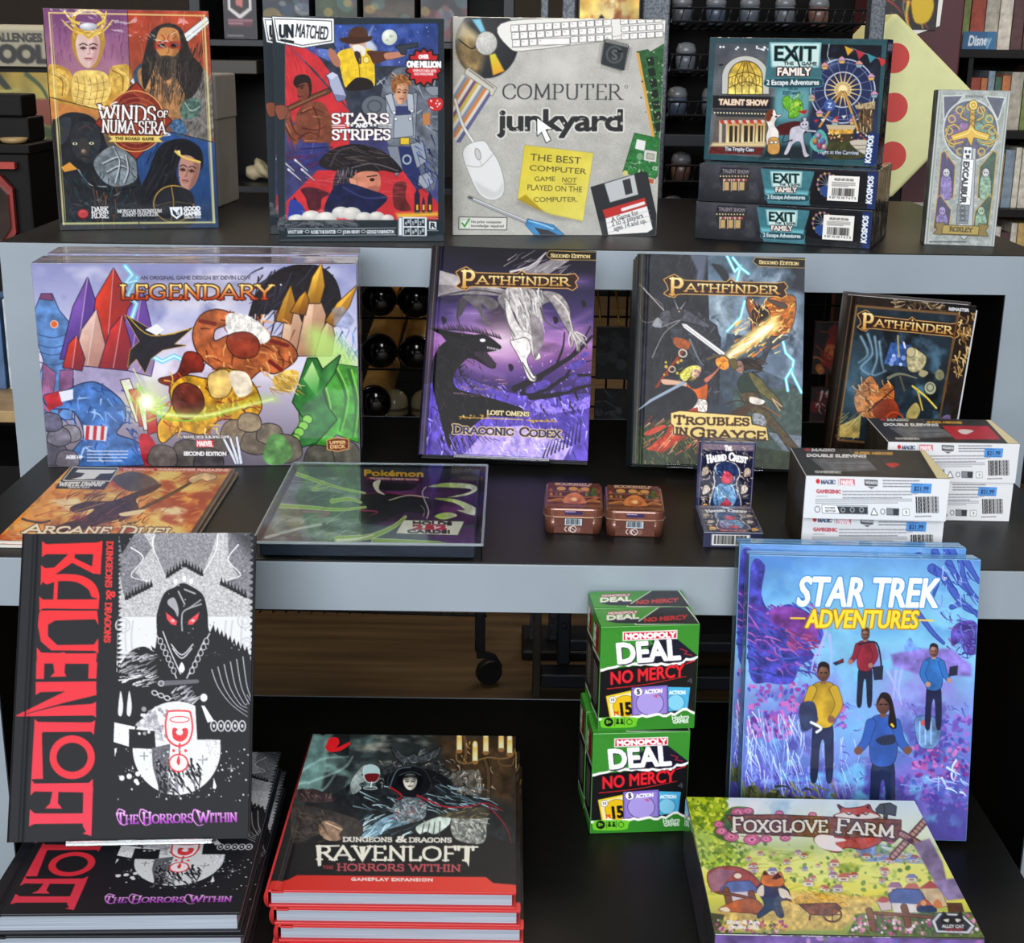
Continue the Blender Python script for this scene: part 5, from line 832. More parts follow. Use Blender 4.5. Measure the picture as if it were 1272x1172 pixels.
    c.B([800,890,812,880,890,880,905,895,912,960,895,1015,860,1035,830,1030,800,1000,792,940],'f4eaea',o=('d8484e',9)); c.E(855,915,46,14,'d8484e',ring=5); c.B([820,960,838,955,855,970,875,955,895,962,890,1000,860,1020,825,1005],'d8484e',n=.3,ns=5); c.E(855,975,16,14,'f4eaea'); c.L([855,1030,855,1090],10,'d8484e'); c.E(850,1120,40,36,'f4eaea',o=('d8484e',8)); c.B([850,1085,858,1110,852,1132,840,1115],'d8484e')
    for x,y in ((826,1062),(884,1062)): c.E(x,y,7,7,'d8484e')
    for x,y,k in ((966,1105,20),(1102,1145,16),(684,1088,18),(760,960,14)): c.L([x-k,y,x+k,y],5,'8a8a90',sm=0); c.L([x,y-k,x,y+k],5,'8a8a90',sm=0)
    c.P([980,930,1040,900,1190,910,1190,980,990,985],'222328'); [c.E(1020+i*34,945,15,24,'c8c8cc',ring=6) for i in range(5)]; [c.E(1020+i*34,945,6,9,'c8c8cc') for i in range(5)]; c.L([1000,995,1192,990],6,'222328',sm=0); c.P([960,850,975,850,1020,920,990,930],'e8e8ea'); c.E(972,812,17,19,'dcdcde')
    c.D(110,(540,1050,1190,1300),1.5,5,['d8d8da','9a9a9e'],11); c.D(8,(560,1150,700,1250),6,13,['e0e0e2'],12); c.P([1020,1190,1032,1230,1026,1242,1014,1238],'e8e8ea'); c.P([540,1055,552,1050,542,1090],'e8e8ea')
    c.D(160,(560,30,1210,640),1,3,['d4d4d6','6a6a6e'],13)
    for i in range(30): c.P([548+R.uniform(-4,10),30+i*22,566+R.uniform(0,14),34+i*22,556,48+i*22],'222328')
    for i in range(20): c.P([1212,30+i*30,1200-R.uniform(0,14),44+i*30,1212,56+i*30],'222328')
    # red foil title, reading downwards
    RED='dc3438'; G=('d84458',300,200,260,1450)
    for q in ([185,66,205,80,455,74,480,66,478,130,205,128,183,142],[480,66,472,226,435,222,322,165,322,125,345,125,345,148,430,188,437,120],[340,128,340,165,250,225,205,235,178,278,180,180,200,195,245,192,315,128],
        [172,330,190,345,450,345,466,330,462,392,190,388,172,398],[245,258,264,258,260,348,240,348],[170,412,178,397,455,399,462,468,445,440,250,445,215,465,215,520,260,562,440,560,460,530,462,602,440,590,230,588,180,545,165,470],
        [160,573,182,598,270,600,296,596,300,602,432,602,455,600,450,652,160,650],[158,640,198,640,195,724,156,724],[240,645,300,645,296,692,305,712,226,714,246,694],[414,645,456,645,452,722,412,722],
        [155,738,452,735,450,797,436,780,180,786,155,800],[452,775,452,800,290,838,60,902,60,897,330,768],[268,852,430,842,450,832,450,906,435,897,60,902],
        [150,913,166,928,425,930,446,920,440,988,425,974,190,976,186,985,192,1198,135,1200],[134,1200,150,1220,415,1216,436,1196,434,1262,150,1258,130,1278],[240,1250,268,1250,265,1312,286,1338,202,1338,226,1315],
        [388,1240,436,1232,428,1466,384,1455,402,1446,386,1420],[128,1342,152,1362,392,1360,390,1408,150,1412,124,1424]): c.P(q,RED,g=G)
    c.B([190,240,260,224,370,230,440,268,466,332,430,334,410,297,350,262,262,258,205,272],RED,g=G); c.E(334,1095,93,86,'da3c48',ring=35)
    c.T('DUNGEONS',503,70,496,290,28,'dc3c3c',f='s',b=1.5,th=.2); c.T('&',500,300,500,348,44,'dc3c3c',f='b',b=2); c.T('DRAGONS',496,362,490,552,28,'dc3c3c',f='s',b=1.5,th=.2)
    c.T('The Horrors Within',552,1408,1134,1392,50,'f0c0f0',f='s',b=1,c2='b048c0',th=.15,sc=.78); 
    for x in (560,668,924): c.L([x+30,1350,x,1340,x-6,1380,x+18,1412,x+44,1408],7,'e8a0e8',w2=3)
    c.L([140,31,78,1497],6,'22232a',sm=0)
    return c

def art_gameplay():    # the count in the photograph is a known character; a plain hooded host stands in
    c = Cv([(262,78),(1168,92),(1170,775),(60,765)], 340, 225, '1c1d1e')
    c.VG([(0,'2c3130'),(.4,'26292a'),(.62,'1a1a1a'),(1,'141314')]); c.N(.3,80,seed=3); c.B([420,360,520,310,640,320,760,330,900,345,1040,390,1000,440,860,420,700,440,560,430],'2a3236',n=.5); c.K((150,70,560,420),'7c9a94',80,.45,.75,.9,4,st=(1.4,.7)); c.K((420,70,820,230),'8a8a80',60,.55,.8,.8,6,st=(1.6,.6)); c.P([800,80,1170,90,1172,400,900,330],'3a2e22',n=.4,ns=40,s_=20); c.P([262,80,345,80,300,330,170,340],'70908a',n=.25,s_=6,a=.7); c.P([360,80,430,80,420,190,345,160],'1a1c1c',a=.8)
    for q in ([190,300,280,280,400,230,440,180],[200,250,300,190,420,180],[200,330,300,330,360,260]): c.L(q,10,'a8c8c0',a=.6,s_=4,w2=3)
    c.B([320,140,335,100,370,95,380,120,360,145,430,120,390,150,340,158],'d0282c'); c.E(352,115,15,12,'c8242a',ring=7); c.E(345,138,22,12,'c8242a',ring=7); c.L([320,135,350,150,425,118],7,'c8242a')
    # throne and wings
    c.B([550,270,610,220,700,195,800,205,880,250,930,300,930,360,880,330,780,280,620,280,560,320],'2c2e2e',n=.6,ns=12,o=('141414',3)); c.B([560,290,640,240,720,225,820,250,880,300,880,420,560,420],'17191a'); c.S(90,(560,200,960,330),22,4,['5c605c','3a3c3a','8a8a80','1c1d1d'],20,80,3,cv=.5); c.P([612,140,650,170,690,180,712,165,740,180,790,160,838,134,820,180,770,205,715,210,660,205,630,180],'3a3e40',n=.5,ns=8,o=('141414',3)); c.S(20,(620,140,830,205),26,3,['8a9090','202222'],-10,60,4)
    c.B([880,260,960,240,1010,250,1010,350,930,350],'54504a',n=.6,ns=10); c.S(50,(890,230,1080,360),24,5,['8a8478','3a362e','b0a898'],60,80,5,cv=.4); c.L([1030,190,1048,260,1045,380],16,'4a3c2c',o=('1c140e',3))
    for x in (940,): c.L([x,90,x+8,150,x,210],14,'5a4630'); c.S(14,(925,100,965,220),16,5,['a88c58','3a2c1c'],90,60,6)
    c.L([905,160,910,200,960,210,1040,185,1100,190,1150,180,1165,150],7,'6a5438'); c.L([1090,190,1100,215,1150,220,1160,190],6,'5a4630')
    for x,y,h in ((918,85,66),(988,130,70),(1036,88,70),(1104,85,60),(1142,100,66)): c.P([x-11,y,x+11,y,x+11,y+h,x-11,y+h],'d8884c',g=('f4d8a8',x-11,y,x+14,y+h),o=('6a3a1c',2)); c.E(x,y-2,7,12,'fff0b8',o=('f0a040',4)); c.B([x-14,y+h,x+14,y+h,x+8,y+h+14,x-8,y+h+14],'7a5c38')
    # hooded host with a raised glass
    c.B([340,370,400,320,470,270,500,310,580,320,640,310,720,320,800,300,900,340,1000,360,1080,390,1130,450,1160,560,1000,500,880,440,700,520,500,530,440,420],'1e2123',n=.5,ns=20); c.S(110,(480,310,1060,430),80,5,['5c7078','2c3438','8aa0a8','141618'],18,14,8,cv=.2); c.B([480,530,560,460,640,430,720,440,700,470,600,500,540,532],'6a8492',n=.4); c.S(30,(490,440,740,530),70,6,['a8c4d0','3c5058'],-30,16,9,cv=.2)
    c.B([620,330,600,280,640,232,700,222,760,240,790,300,770,340,700,360],'15161a',n=.3,o=('34383c',3)); c.B([642,300,650,262,700,244,745,262,756,300,730,322,690,324],'0c0d10'); c.face(698,292,36,34,0,'b8b4a8','4a4a48',0,lip='5a3c3c'); c.P([650,258,745,258,752,282,700,272,646,284],'0c0d10',s_=6); c.L([650,262,700,246,745,262],4,'3c4448'); c.L([605,320,640,240,700,226],5,'5c6a70',a=.8); c.B([620,400,680,360,740,370,770,400,760,450,700,470,640,450],'5c6468',n=.6,ns=8); c.S(50,(620,360,770,470),26,5,['9aa4a4','3a4042','6a2a28'],30,70,10)
    c.L([610,315,660,350,640,370],9,'8a2028',w2=4); c.L([730,350,850,400,960,400,1040,385,1110,420],7,'8a2430',w2=3); c.L([1050,400,1120,480,1150,560],7,'6a1c28',w2=3); c.L([500,300,470,280,440,300,430,340],12,'3c4a4c')
    c.B([430,300,450,260,480,225,500,215,505,235,480,262,500,262,505,285,470,300,480,320,440,345],'7c8480',n=.4,o=('22282a',3)); c.B([490,230,520,215,556,230,560,262,545,290,510,292,492,270],'8aa0a0',a=.75,o=('c8d4d0',2)); c.B([496,258,558,256,545,288,508,290],'5c1c20'); c.L([526,292,522,314],5,'b8c4c0'); c.E(520,318,30,6,'a8b4b0',ring=3)
    c.B([725,490,780,460,850,440,890,450,860,490,810,520,770,510,740,520],'9aa49e',n=.3,o=('22282a',3)); 
    for i in range(4): c.L([760+i*24,478-i*4,750+i*26,520+i*2],5,'3c4442')
    c.B([890,450,1030,450,1040,480,1020,560,900,540],'6c6e6a',n=.6,ns=12,o=('1c1c1c',3)); c.S(40,(890,450,1040,550),26,5,['a8aaa4','3c3e3c'],60,80,11); c.B([820,440,900,420,1010,400,1050,410,1030,450,900,450],'3a3830',n=.4); c.S(30,(830,405,1050,450),26,4,['8a7c58','4a4434'],-15,20,12)
    c.B([180,330,260,320,360,360,330,380,200,375],'3a3030',n=.4); c.S(24,(180,325,360,375),20,5,['6a5854','241c1c'],40,60,13,cv=.4)
    c.B([170,400,260,400,420,440,480,470,480,530,400,550,300,520,180,560],'34302e',n=.4,ns=18); c.B([290,480,330,460,380,480,398,500,380,520,385,545,340,550,300,530],'7c6858',n=.4); c.L([320,470,390,500],5,'b09c88'); c.S(30,(190,420,320,560),50,5,['54483e','241f1c'],30,50,14)
    c.P([60,540,270,540,300,700,60,720],'201e1d',s_=20,a=.7)
    c.im[:] = np.clip(c.im*1.4,0,1)
    c.T('DUNGEONS',398,553,620,554,18,'f2f0e6',f='s',b=1.5,th=.2); c.T('&',632,556,684,556,26,'f2f0e6',f='b',b=2); c.T('DRAGONS',694,555,886,556,18,'f2f0e6',f='s',b=1.5,th=.2)
    c.T('RAVENLOFT',280,632,992,636,58,'f4f2e4',f='s',b=2,th=.17); c.P([276,570,300,570,300,660,285,662],'f4f2e4'); c.P([470,575,500,575,486,648],'f4f2e4'); c.P([944,575,966,575,960,664,948,640],'f4f2e4'); c.L([280,574,380,572],7,'f4f2e4',sm=0); c.L([890,574,1000,577],7,'f4f2e4',sm=0)
    c.T('THE',308,672,354,672,12,'b8484e',f='s',b=.8,th=.2); c.T('HORRORS WITHIN',372,680,928,684,28,'c8626a',f='s',b=1.2,th=.19)
    c.P([75,728,150,722,190,702,1035,708,1070,735,1170,742,1172,780,58,770],'d63c34',g=('e85448',100,740,1100,740)); c.T('GAMEPLAY EXPANSION',434,725,800,727,12,'f6e8e4',b=1.4,sp=.12)
    c.L([215,80,20,765],5,'0e0f10',a=.6); c.L([345,84,150,770],6,'0e0f10',a=.0)
    return c

def art_mono_front():
    c = Cv([(285,318),(992,300),(945,1085),(250,1105)], 150, 182, '44903a'); E_=c
    for i in range(11): c.E(300,540,20+i*17,20+i*17,'56a246',ring=3,a=.8)
    for i in range(9): c.E(960,330,30+i*20,30+i*20,'56a246',ring=3,a=.7)
    c.P([700,400,820,400,985,540,985,620,600,620,560,520],'232335'); c.P([640,420,820,408,940,520,760,560],'232335')
    c.P([268,640,600,600,985,545,960,960,255,1000],'1d1c1f')
    w=[]; r=random.Random(3)
    for i in range(25): t=i/24; w += [262+t*720,636-t*92-18*math.sin(t*6)+r.uniform(-8,8)-(14 if t>.85 else 0)]
    q=w+[]; 
    for i in range(24,-1,-1): q += [w[2*i],w[2*i+1]+14+r.uniform(0,10)]
    c.P(q,'f8f6f2')
    c.P([435,350,830,338,828,405,433,420],'f6f4f2'); c.P([442,358,823,346,821,398,440,412],'d0243c'); c.T('MONOPOLY',452,406,816,392,38,'fff',b=4)
    c.T('DEAL',392,596,856,566,150,'2a2440',b=12); c.T('DEAL',388,590,850,558,148,'fbfbfb',b=9)
    c.T('NO MERCY',338,750,876,690,92,'e83440',b=3.5,sl=.12,o=('3a1018',4)); c.L([318,782,600,750,890,690],6,'e83440',w2=4); c.L([850,480,900,500,880,520,935,530],5,'d83440',sm=0); c.L([890,595,955,572],7,'e83440'); 
    c.T('4',900,745,940,742,40,'5a5a60',b=.5)
    c.P([308,838,495,795,498,1000,335,1005],'ecd03c',o=('1d1c1f',4)); c.P([325,848,495,810,498,1000,345,1000],'f0e6b0'); c.E(450,915,90,80,'e8c030',o=('6a5410',3)); c.T('15',400,985,500,975,90,'1c1a18',b=6); c.E(355,866,25,25,'f8f6f0',o=('1d1c1f',2)); c.T('15',341,876,370,874,20,'1c1a18',b=.6); c.T('M',365,985,400,982,30,'d84820',b=2)
    c.P([755,770,920,775,900,945,755,960],'58b4dc',o=('1d1c1f',4)); c.E(815,890,60,60,'8ccfe8',o=('205878',3)); c.T('ACTION',766,826,886,826,26,'f4faff',b=2)
    c.P([495,775,755,757,757,970,496,985],'8a74c4',o=('1d1c1f',4)); c.P([508,788,742,772,744,970,510,980],'9c88d0'); c.E(626,895,98,88,'b0a0de',o=('3c3060',4)); c.E(542,806,31,31,'f8f6fa',o=('3c3060',2)); c.T('5',532,824,556,823,36,'2c2440',b=3); c.T('ACTION',588,822,716,812,28,'f8f6ff',b=2.5,sl=.15); c.L([650,835,680,850,665,830,690,840],4,'d83050',sm=0)
    w=[]; 
    for i in range(25): t=i/24; w += [248+t*705,1000-t*40-(34*max(0,1-abs(t-.9)*9))+r.uniform(-9,9)]
    c.P(w+[945,1090,250,1110],'f8f6f2'); 
    for i in range(25): w[2*i+1]+=20
    c.P(w+[948,1090,248,1110],'3f8c36'); c.B([270,1020,320,1000,520,1002,528,1040,500,1075,300,1080,268,1060],'7ac83c')
    c.E(325,1036,33,33,'17171a'); c.T('8+',308,1048,344,1047,26,'7ac83c',b=2); c.L([372,1008,370,1066],3,'17301a',sm=0); c.L([440,1005,438,1062],3,'17301a',sm=0); 
    for x in (390,422): c.E(x,1020,9,9,'17301a'); c.P([x-14,1052,x-8,1030,x+8,1030,x+14,1052],'17301a')
    c.E(476,1036,20,20,'17301a',ring=4); c.L([476,1010,476,1016],6,'17301a',sm=0)
    c.T('Hasbro',786,1026,912,1014,36,'f6f8f4',b=1); c.T('GAMES',792,1050,906,1044,24,'f6f8f4',b=1.6)
    return c
def art_mono_top():
    c = Cv([(228,182),(905,168),(992,290),(285,315)], 140, 32, '4f9c3c')
    for i in range(9): c.E(270,250,20+i*22,20+i*12,'6cc054',ring=3,a=.8)
    c.P([700,170,880,170,992,292,540,296],'1d1c1f',o=('f8f6f2',6)); c.E(792,205,44,22,'3a3a3e',ring=3); c.P([315,272,400,250,560,250,560,290,400,290],'232335')
    c.T('MONOPOLY',330,222,545,212,16,'f4ece8',b=2,o=('a82034',3)); c.T('DEAL',318,266,560,252,34,'f8f4ea',b=4); c.T('NO MERCY',600,280,900,256,30,'d83438',b=2.5)
    return c
def art_mono_side():
    c = Cv([(0,0),(100,0),(100,260),(0,260)], 30, 70, '4a9a3c'); c.P([0,95,100,85,100,225,0,235],'1d1c1f',o=('f4f0e8',6)); c.P([20,15,80,12,80,80,24,84],'8a2430',n=.4); c.T('DEAL',36,78,40,22,30,'f4f0ea',b=2); c.tiny(22,110,80,215,9,'c8c4b8',3); return c

def person(c,x,y,h,skin,hair,top,leg,pose=0,long=0):   # y feet
    k=h/8; q=k*.82
    c.B([x-1.0*q,y,x-.95*q,y-2*k,x-.7*q,y-4*k,x+.7*q,y-4*k,x+.9*q,y-2*k,x+.8*q,y,x+.35*q,y,x+.15*q,y-2.6*k,x-.25*q,y-2.4*k,x-.5*q,y],leg,n=.2,ns=k,o=('1c1c34',1.5))
    c.B([x-.8*q,y-3.8*k,x-1.05*q,y-5.6*k,x-.9*q,y-6.6*k,x,y-6.85*k,x+.95*q,y-6.6*k,x+1.1*q,y-5.5*k,x+.8*q,y-3.8*k],top,n=.25,ns=k,o=('1c1c34',1.5))
    for s in (-1,1):
        a=[x+s*.95*q,y-6.3*k,x+s*1.35*q,y-5.2*k]
        e=[x+s*1.9*q,y-4.6*k] if pose==s or pose==2 else [x+s*.7*q,y-4.2*k]
        c.L(a+e,k*.62,top,w2=k*.42,o=('1c1c34',1.2)); c.E(e[0],e[1],k*.26,k*.26,skin)
    c.P([x-.25*q,y-6.7*k,x+.25*q,y-6.7*k,x+.22*q,y-7.2*k,x-.22*q,y-7.2*k],skin); c.E(x,y-7.5*k,k*.46,k*.6,skin,c2='5a4038')
    if long: c.B([x-.5*q,y-7.4*k,x-.2*q,y-8.2*k,x+.5*q,y-8.1*k,x+.9*q,y-7*k,x+1.0*q,y-6*k,x+.4*q,y-6.2*k,x+.45*q,y-7.4*k,x-.1*q,y-7.9*k],hair,n=.3)
    else: c.B([x-.5*q,y-7.5*k,x-.45*q,y-8.1*k,x,y-8.3*k,x+.5*q,y-8.05*k,x+.5*q,y-7.5*k,x+.3*q,y-7.85*k,x-.25*q,y-7.9*k],hair)
    c.L([x-.25*q,y-7.5*k,x-.1*q,y-7.5*k],k*.09,'1c1414',sm=0); c.L([x+.12*q,y-7.5*k,x+.28*q,y-7.5*k],k*.09,'1c1414',sm=0); c.L([x-.12*q,y-7.15*k,x+.15*q,y-7.15*k],k*.08,'6a3434',sm=0)

def art_trek():
    c = Cv([(108,105),(935,120),(878,1120),(88,1090)], 350, 415, '6a8cd0')
    c.VG([(0,'5a86c4'),(.2,'7ab6d8'),(.38,'80b0d6'),(.5,'8098d0'),(.65,'6a80cc'),(.8,'5c62b4'),(1,'5a50a0')]); c.N(.2,90,seed=2)
    c.K((100,100,940,420),'4a7cc8',100,.5,.7,.8,3); c.E(600,200,300,90,'94cce4',a=.6,s_=140); c.E(620,430,200,120,'86c4e0',a=.7,s_=120); c.K((100,420,900,1120),'8a78d0',80,.48,.7,.8,5); c.K((100,420,900,1120),'7cc8ec',50,.55,.75,.8,6); c.K((100,560,900,1120),'4a3a94',60,.56,.74,.8,9)
    c.E(480,720,150,110,'84c8ec',a=.7,s_=100); c.E(700,600,120,60,'a09ae0',a=.7,s_=60)
    # coral growth and grasses
    c.B([110,150,160,140,150,240,180,300,250,280,330,320,370,380,360,420,320,430,340,470,290,500,260,560,180,560,110,520],'4a4aa4',n=.5,ns=24); c.S(130,(110,280,360,540),60,8,['5c3c94','7a4aa8','34408c','a86ab8','4a62b8'],30,40,3,cv=.4); c.B([180,300,260,290,330,330,350,400,270,380,200,350],'7a4494',n=.4); c.S(30,(250,380,360,440),40,7,['a85a8c','8a3c6c'],20,30,4)
    for q,w in (([760,150,800,180,840,240,880,290,920,310],30),([820,130,860,200,900,240],22),([700,300,760,380,800,420],16),([860,110,880,200,930,270],18),([780,200,760,260],10),([830,290,880,280,930,330],14),([880,120,930,200],20)): c.L(q,w,'4c66b8',w2=w*.4,o=('34408c',3))
    c.S(40,(760,120,930,330),40,6,['7a98d8','384a9c','a0b8e8'],50,50,5,cv=.3); c.B([830,370,870,340,920,350,925,450,880,460,860,420,830,430],'5a4a9c',n=.5); c.S(40,(820,330,925,470),34,6,['8a5aa8','6a78c8','3c3484'],60,70,6,cv=.5)
    for q in ([380,380,360,440,350,520],[392,390,400,460,395,520],[370,420,340,470,330,520],[600,520,620,560,640,610],[630,520,625,570,620,620],[650,520,640,580,650,640]): c.L(q,12,'a8b4e4',w2=4,a=.9)
    c.P([610,460,700,440,830,440,900,500,900,540,700,530,620,500],'8a7cc8',n=.3,s_=5); c.B([660,430,680,400,700,430,720,440,670,450],'6a8cc8',n=.4)
    for i,(bx,ks) in enumerate((((110,560,320,680),('a0489c','d070b8','5c4ab0','8a5cc0')),((110,680,260,760),('b05aa8','6a3a94','c884d0')),((330,640,450,720),('9a58b8','c070c0','6a58b8')),((680,790,890,900),('8a3c8c','b860a8','5c3c94','d080c0')),((760,680,900,790),('7a5cb8','a07ad0','4c52a8')),((640,900,890,1010),('5a4aa4','7a6cc8','4a6ac0','9a5ab0')),((100,860,330,960),('6a70d0','8aa0e8','5448a0')))): c.D(90,bx,5,13,ks,20+i,a=.85,sq=.6)
    c.S(120,(100,680,300,950),80,4,['c8e0f8','a0c0f0','e0ecff','8aa0e0'],80,22,7,cv=.15); c.S(60,(320,760,500,960),60,3,['c0d8f4','7a98dc'],85,20,8); c.S(120,(420,640,900,1000),30,5,['5c58b4','8ab0e8','a890d8','4448a0'],20,50,9,cv=.4,a=.8)
    c.B([700,690,730,680,770,690,790,740,770,790,720,790,700,740],'6a8cb8',n=.4,o=('34407c',2)); c.E(735,705,16,12,'c85a58'); 
    for x in (715,735,755): c.L([x,700,x,780],4,'a8c8e0')
    c.S(14,(760,850,890,960),46,8,['d0e4f8','a8c0e8'],60,50,10,cv=.6); c.B([100,930,140,920,170,950,210,930,240,960,330,960,330,975,95,975],'5c6244',n=.5); c.S(30,(95,920,420,980),40,9,['7a7c50','3c4434','9a9c68'],60,60,11,cv=.3)
    # crew
    person(c,520,640,268,'a07868','4a3028','8a2c3c','24283c',-1); c.L([495,425,560,420,580,520],6,'20243c'); c.P([545,505,585,500,582,550,552,552],'2a3044'); c.P([405,490,440,475,445,488,415,500],'2a3044'); c.L([440,478,425,488],8,'7a2838')
    person(c,765,720,290,'b89080','2c2430','3a74b8','22284a',1); c.P([822,505,852,500,850,535,818,540],'2c3048'); 
    person(c,372,900,400,'8a6450','241c20','c0a03c','2c3454',0); c.B([290,640,340,630,350,700,300,730],'3a4464',n=.3); c.L([330,700,365,720,350,735],9,'e0e4f0')
    person(c,585,1060,450,'7a5448','241a1e','3a62b0','243258',2,1); c.B([560,760,620,745,626,775,580,782],'2a3450'); c.D(2,(615,710,625,725),4,5,['e8c848'],3)
    # title
    c.T('STAR TREK',272,284,776,290,102,'fbfdff',b=3.5,sl=.14,o=('5a94cc',5)); c.T('TM',794,190,812,190,9,'eef4fa',b=.5)
    c.T('ADVENTURES',308,362,706,366,62,'f6d848',b=2.5,sl=.14,o=('a87828',4)); c.L([255,330,304,331],6,'f0cc40',sm=0); c.L([714,337,762,339],6,'f0cc40',sm=0)
    return c

def art_fox():
    c = Cv([(62,60),(888,68),(1130,562),(165,556)], 355, 200, 'c8d070')
    c.VG([(0,'e4f0f4'),(.28,'ecf4dc'),(.4,'ccd898'),(.5,'ecec84'),(.75,'e8e068'),(1,'98a858')]); c.K((60,60,1000,200),'f8f8f4',90,.5,.7,.9,3); c.K((60,60,1000,200),'a8cce0',80,.55,.75,.8,4)
    c.P([660,230,740,222,800,235,900,270,960,300,700,290],'8a9cc8',n=.3,ns=18); c.P([760,235,800,238,860,262,800,258],'eef2fa'); c.K((100,230,1050,480),'eef08c',60,.5,.7,.9,5,st=(2,.6)); c.K((100,230,1050,480),'8aa848',40,.55,.75,.8,6,st=(2,.6)); c.S(140,(250,260,1000,440),50,5,['f0e890','c8cc58','a8b848','f8f0b0'],-8,12,5,a=.7)
    c.D(150,(240,230,960,420),4,11,['7a9a40','9ab850','5c8438','b8cc60'],6,sq=.8,a=.85)
    r = random.Random(9)
    for i in range(54):
        x=r.uniform(260,960); y=r.uniform(258,400); s=r.uniform(8,20)*(.6+(y-250)/200); k=r.choice(['f4ece0','e8d8c8','f0e0d0','d8d4d8']); k2=r.choice(['c87a6a','a88098','8a8ab8','d09078','b8604c']); c.P([x-s,y,x+s,y,x+s,y+s*.8,x-s,y+s*.8],k,o=('8a7a70',1)); c.P([x-s*1.2,y,x-s*.5,y-s*.8,x+s*.7,y-s*.8,x+s*1.2,y],k2); c.L([x-s*.3,y+s*.4,x+s*.4,y+s*.4],s*.3,'8a7464',sm=0)
    # tree, flowers, board
    c.B([62,60,190,62,215,110,180,150,190,200,150,250,120,300,95,230],'a8bc38',n=.3,ns=20); c.D(220,(60,58,210,220),5,13,['c8d83c','8aa42c','e4ec5c','6c8c28','b0c838'],7,sq=.6); c.B([95,200,180,210,250,260,280,310,200,320,130,320],'a8c048',n=.3); c.D(140,(100,220,270,320),5,11,['c0d04c','84a034','dce468','6a8c30'],8,sq=.6)
    c.B([196,130,230,96,300,100,300,130,240,150,220,215,300,230,300,235,200,220,160,190],'5a7a34',n=.4); 
    for x,y,q in ((250,115,24),(285,110,18),(225,205,26),(190,185,20),(300,215,30),(350,212,20),(420,208,18),(400,118,14),(240,130,16),(180,160,18),(800,214,16),(520,122,14)): c.B([x-q,y,x-q*.4,y-q*.6,x+q*.6,y-q*.5,x+q,y+q*.1,x+q*.3,y+q*.6,x-q*.6,y+q*.5],'d87898',n=.2,ns=8,o=('8a3c5c',2)); c.B([x-q*.5,y,x,y-q*.35,x+q*.5,y,x,y+q*.3],'f0a8bc'); c.E(x,y,q*.2,q*.16,'a84870')
    c.P([208,128,400,124,600,132,838,140,836,196,815,216,600,205,400,196,250,190],'8a5634',n=.35,ns=14,o=('3c2214',3)); 
    for y in (145,165,185): c.L([225,y,500,y+2,830,y+10],2,'5a3420',a=.7)
    c.S(50,(220,130,830,205),60,3,['a87048','6a3e24','b88054'],2,5,12)
    c.T('Foxglove',228,186,578,184,50,'f8f0dc',f='s',b=1.5,th=.17,sc=.8,o=('3a2014',4)); c.T('Farm',604,184,818,202,50,'f8f0dc',f='s',b=1.5,th=.17,sc=.8,o=('3a2014',4))
    c.B([612,85,640,98,700,92,724,84,735,105,762,128,700,135,600,128,622,112],'c8583c',n=.15,o=('4a2018',3)); c.B([600,126,650,112,680,125,720,112,762,128,700,136],'f4e8dc'); c.P([612,85,628,92,622,104],'4a2018'); c.P([724,84,712,94,726,102],'4a2018'); c.L([640,114,652,120,664,114],4,'3a1c14'); c.L([700,114,712,120,722,113],4,'3a1c14'); c.E(684,124,7,4,'2a1410')
    c.B([525,215,545,195,600,200,660,205,760,205,755,225,700,245,640,240,610,258,560,245],'c8583c',n=.2,o=('5a2418',3)); c.B([525,215,545,195,600,200,640,215,600,225,630,252,580,252,545,240],'f8ece4',n=.05); c.L([600,202,660,210,680,225],7,'a83c2c'); 
    c.P([750,100,765,82,800,78,822,90,818,122,790,116,788,132,778,132,778,116,752,112],'5c6060',o=('2c3030',3)); c.L([778,84,780,116],3,'2c3030',sm=0)
    for q in ([808,272,928,138],[840,190,945,250]): c.L(q,24,'8a5c50',sm=0,o=('3c2420',2)); c.L(q,14,'c8a494',sm=0)
    for i in range(12): t=i/11; c.L([812+t*116-10,268-t*130-8,812+t*116+12,268-t*130+8],3,'6a4038',sm=0); c.L([842+t*100-6,192+t*56+10,842+t*100+8,192+t*56-12],3,'6a4038',sm=0)
    c.P([880,225,940,205,985,290,1000,360,960,370],'8a7a94',n=.3,s_=3); c.E(872,214,12,10,'5a3830')
    # barn and mill houses
    c.B([140,340,200,315,270,325,320,365,320,400,170,410],'b05c4c',n=.25,o=('5a2c24',3)); c.P([140,345,180,320,240,330,180,400,150,410],'a87888',n=.2); c.P([185,395,215,370,290,366,330,405,290,412,200,420],'6a7cb0',n=.2,o=('343c64',2)); c.P([205,410,290,405,300,430,215,440],'e0d4d8'); c.E(248,348,14,10,'f0e0c8',o=('5a2c24',2))
    c.P([745,430,772,420,800,432,800,465,765,470],'d8c8c8',o=('6a4a4a',2)); c.B([745,432,770,418,800,432,770,440],'b85c5c'); c.P([790,410,820,390,900,392,930,440,900,450,800,440],'6470a8',n=.2,o=('343c64',3)); c.P([800,440,900,445,905,480,810,480],'e4dcd8',n=.1); c.P([905,385,940,360,975,385,1000,450,940,460],'e0c8a0',n=.2,o=('7a5c3c',2)); c.P([900,388,940,358,980,386],'b8604c'); c.P([950,360,1050,345,1080,420,1000,430],'9a8ab0',n=.3,s_=3); c.P([1000,440,1050,440,1058,470,1005,470],'6a4428',n=.3,o=('3c2414',2))
    c.B([890,450,920,425,950,450,955,470,900,470],'b85c34',n=.2); c.B([900,450,950,450,960,472,895,472],'343c5c'); c.E(915,440,10,10,'e8a868'); c.B([950,440,965,425,980,440,978,455,955,455],'d88848')
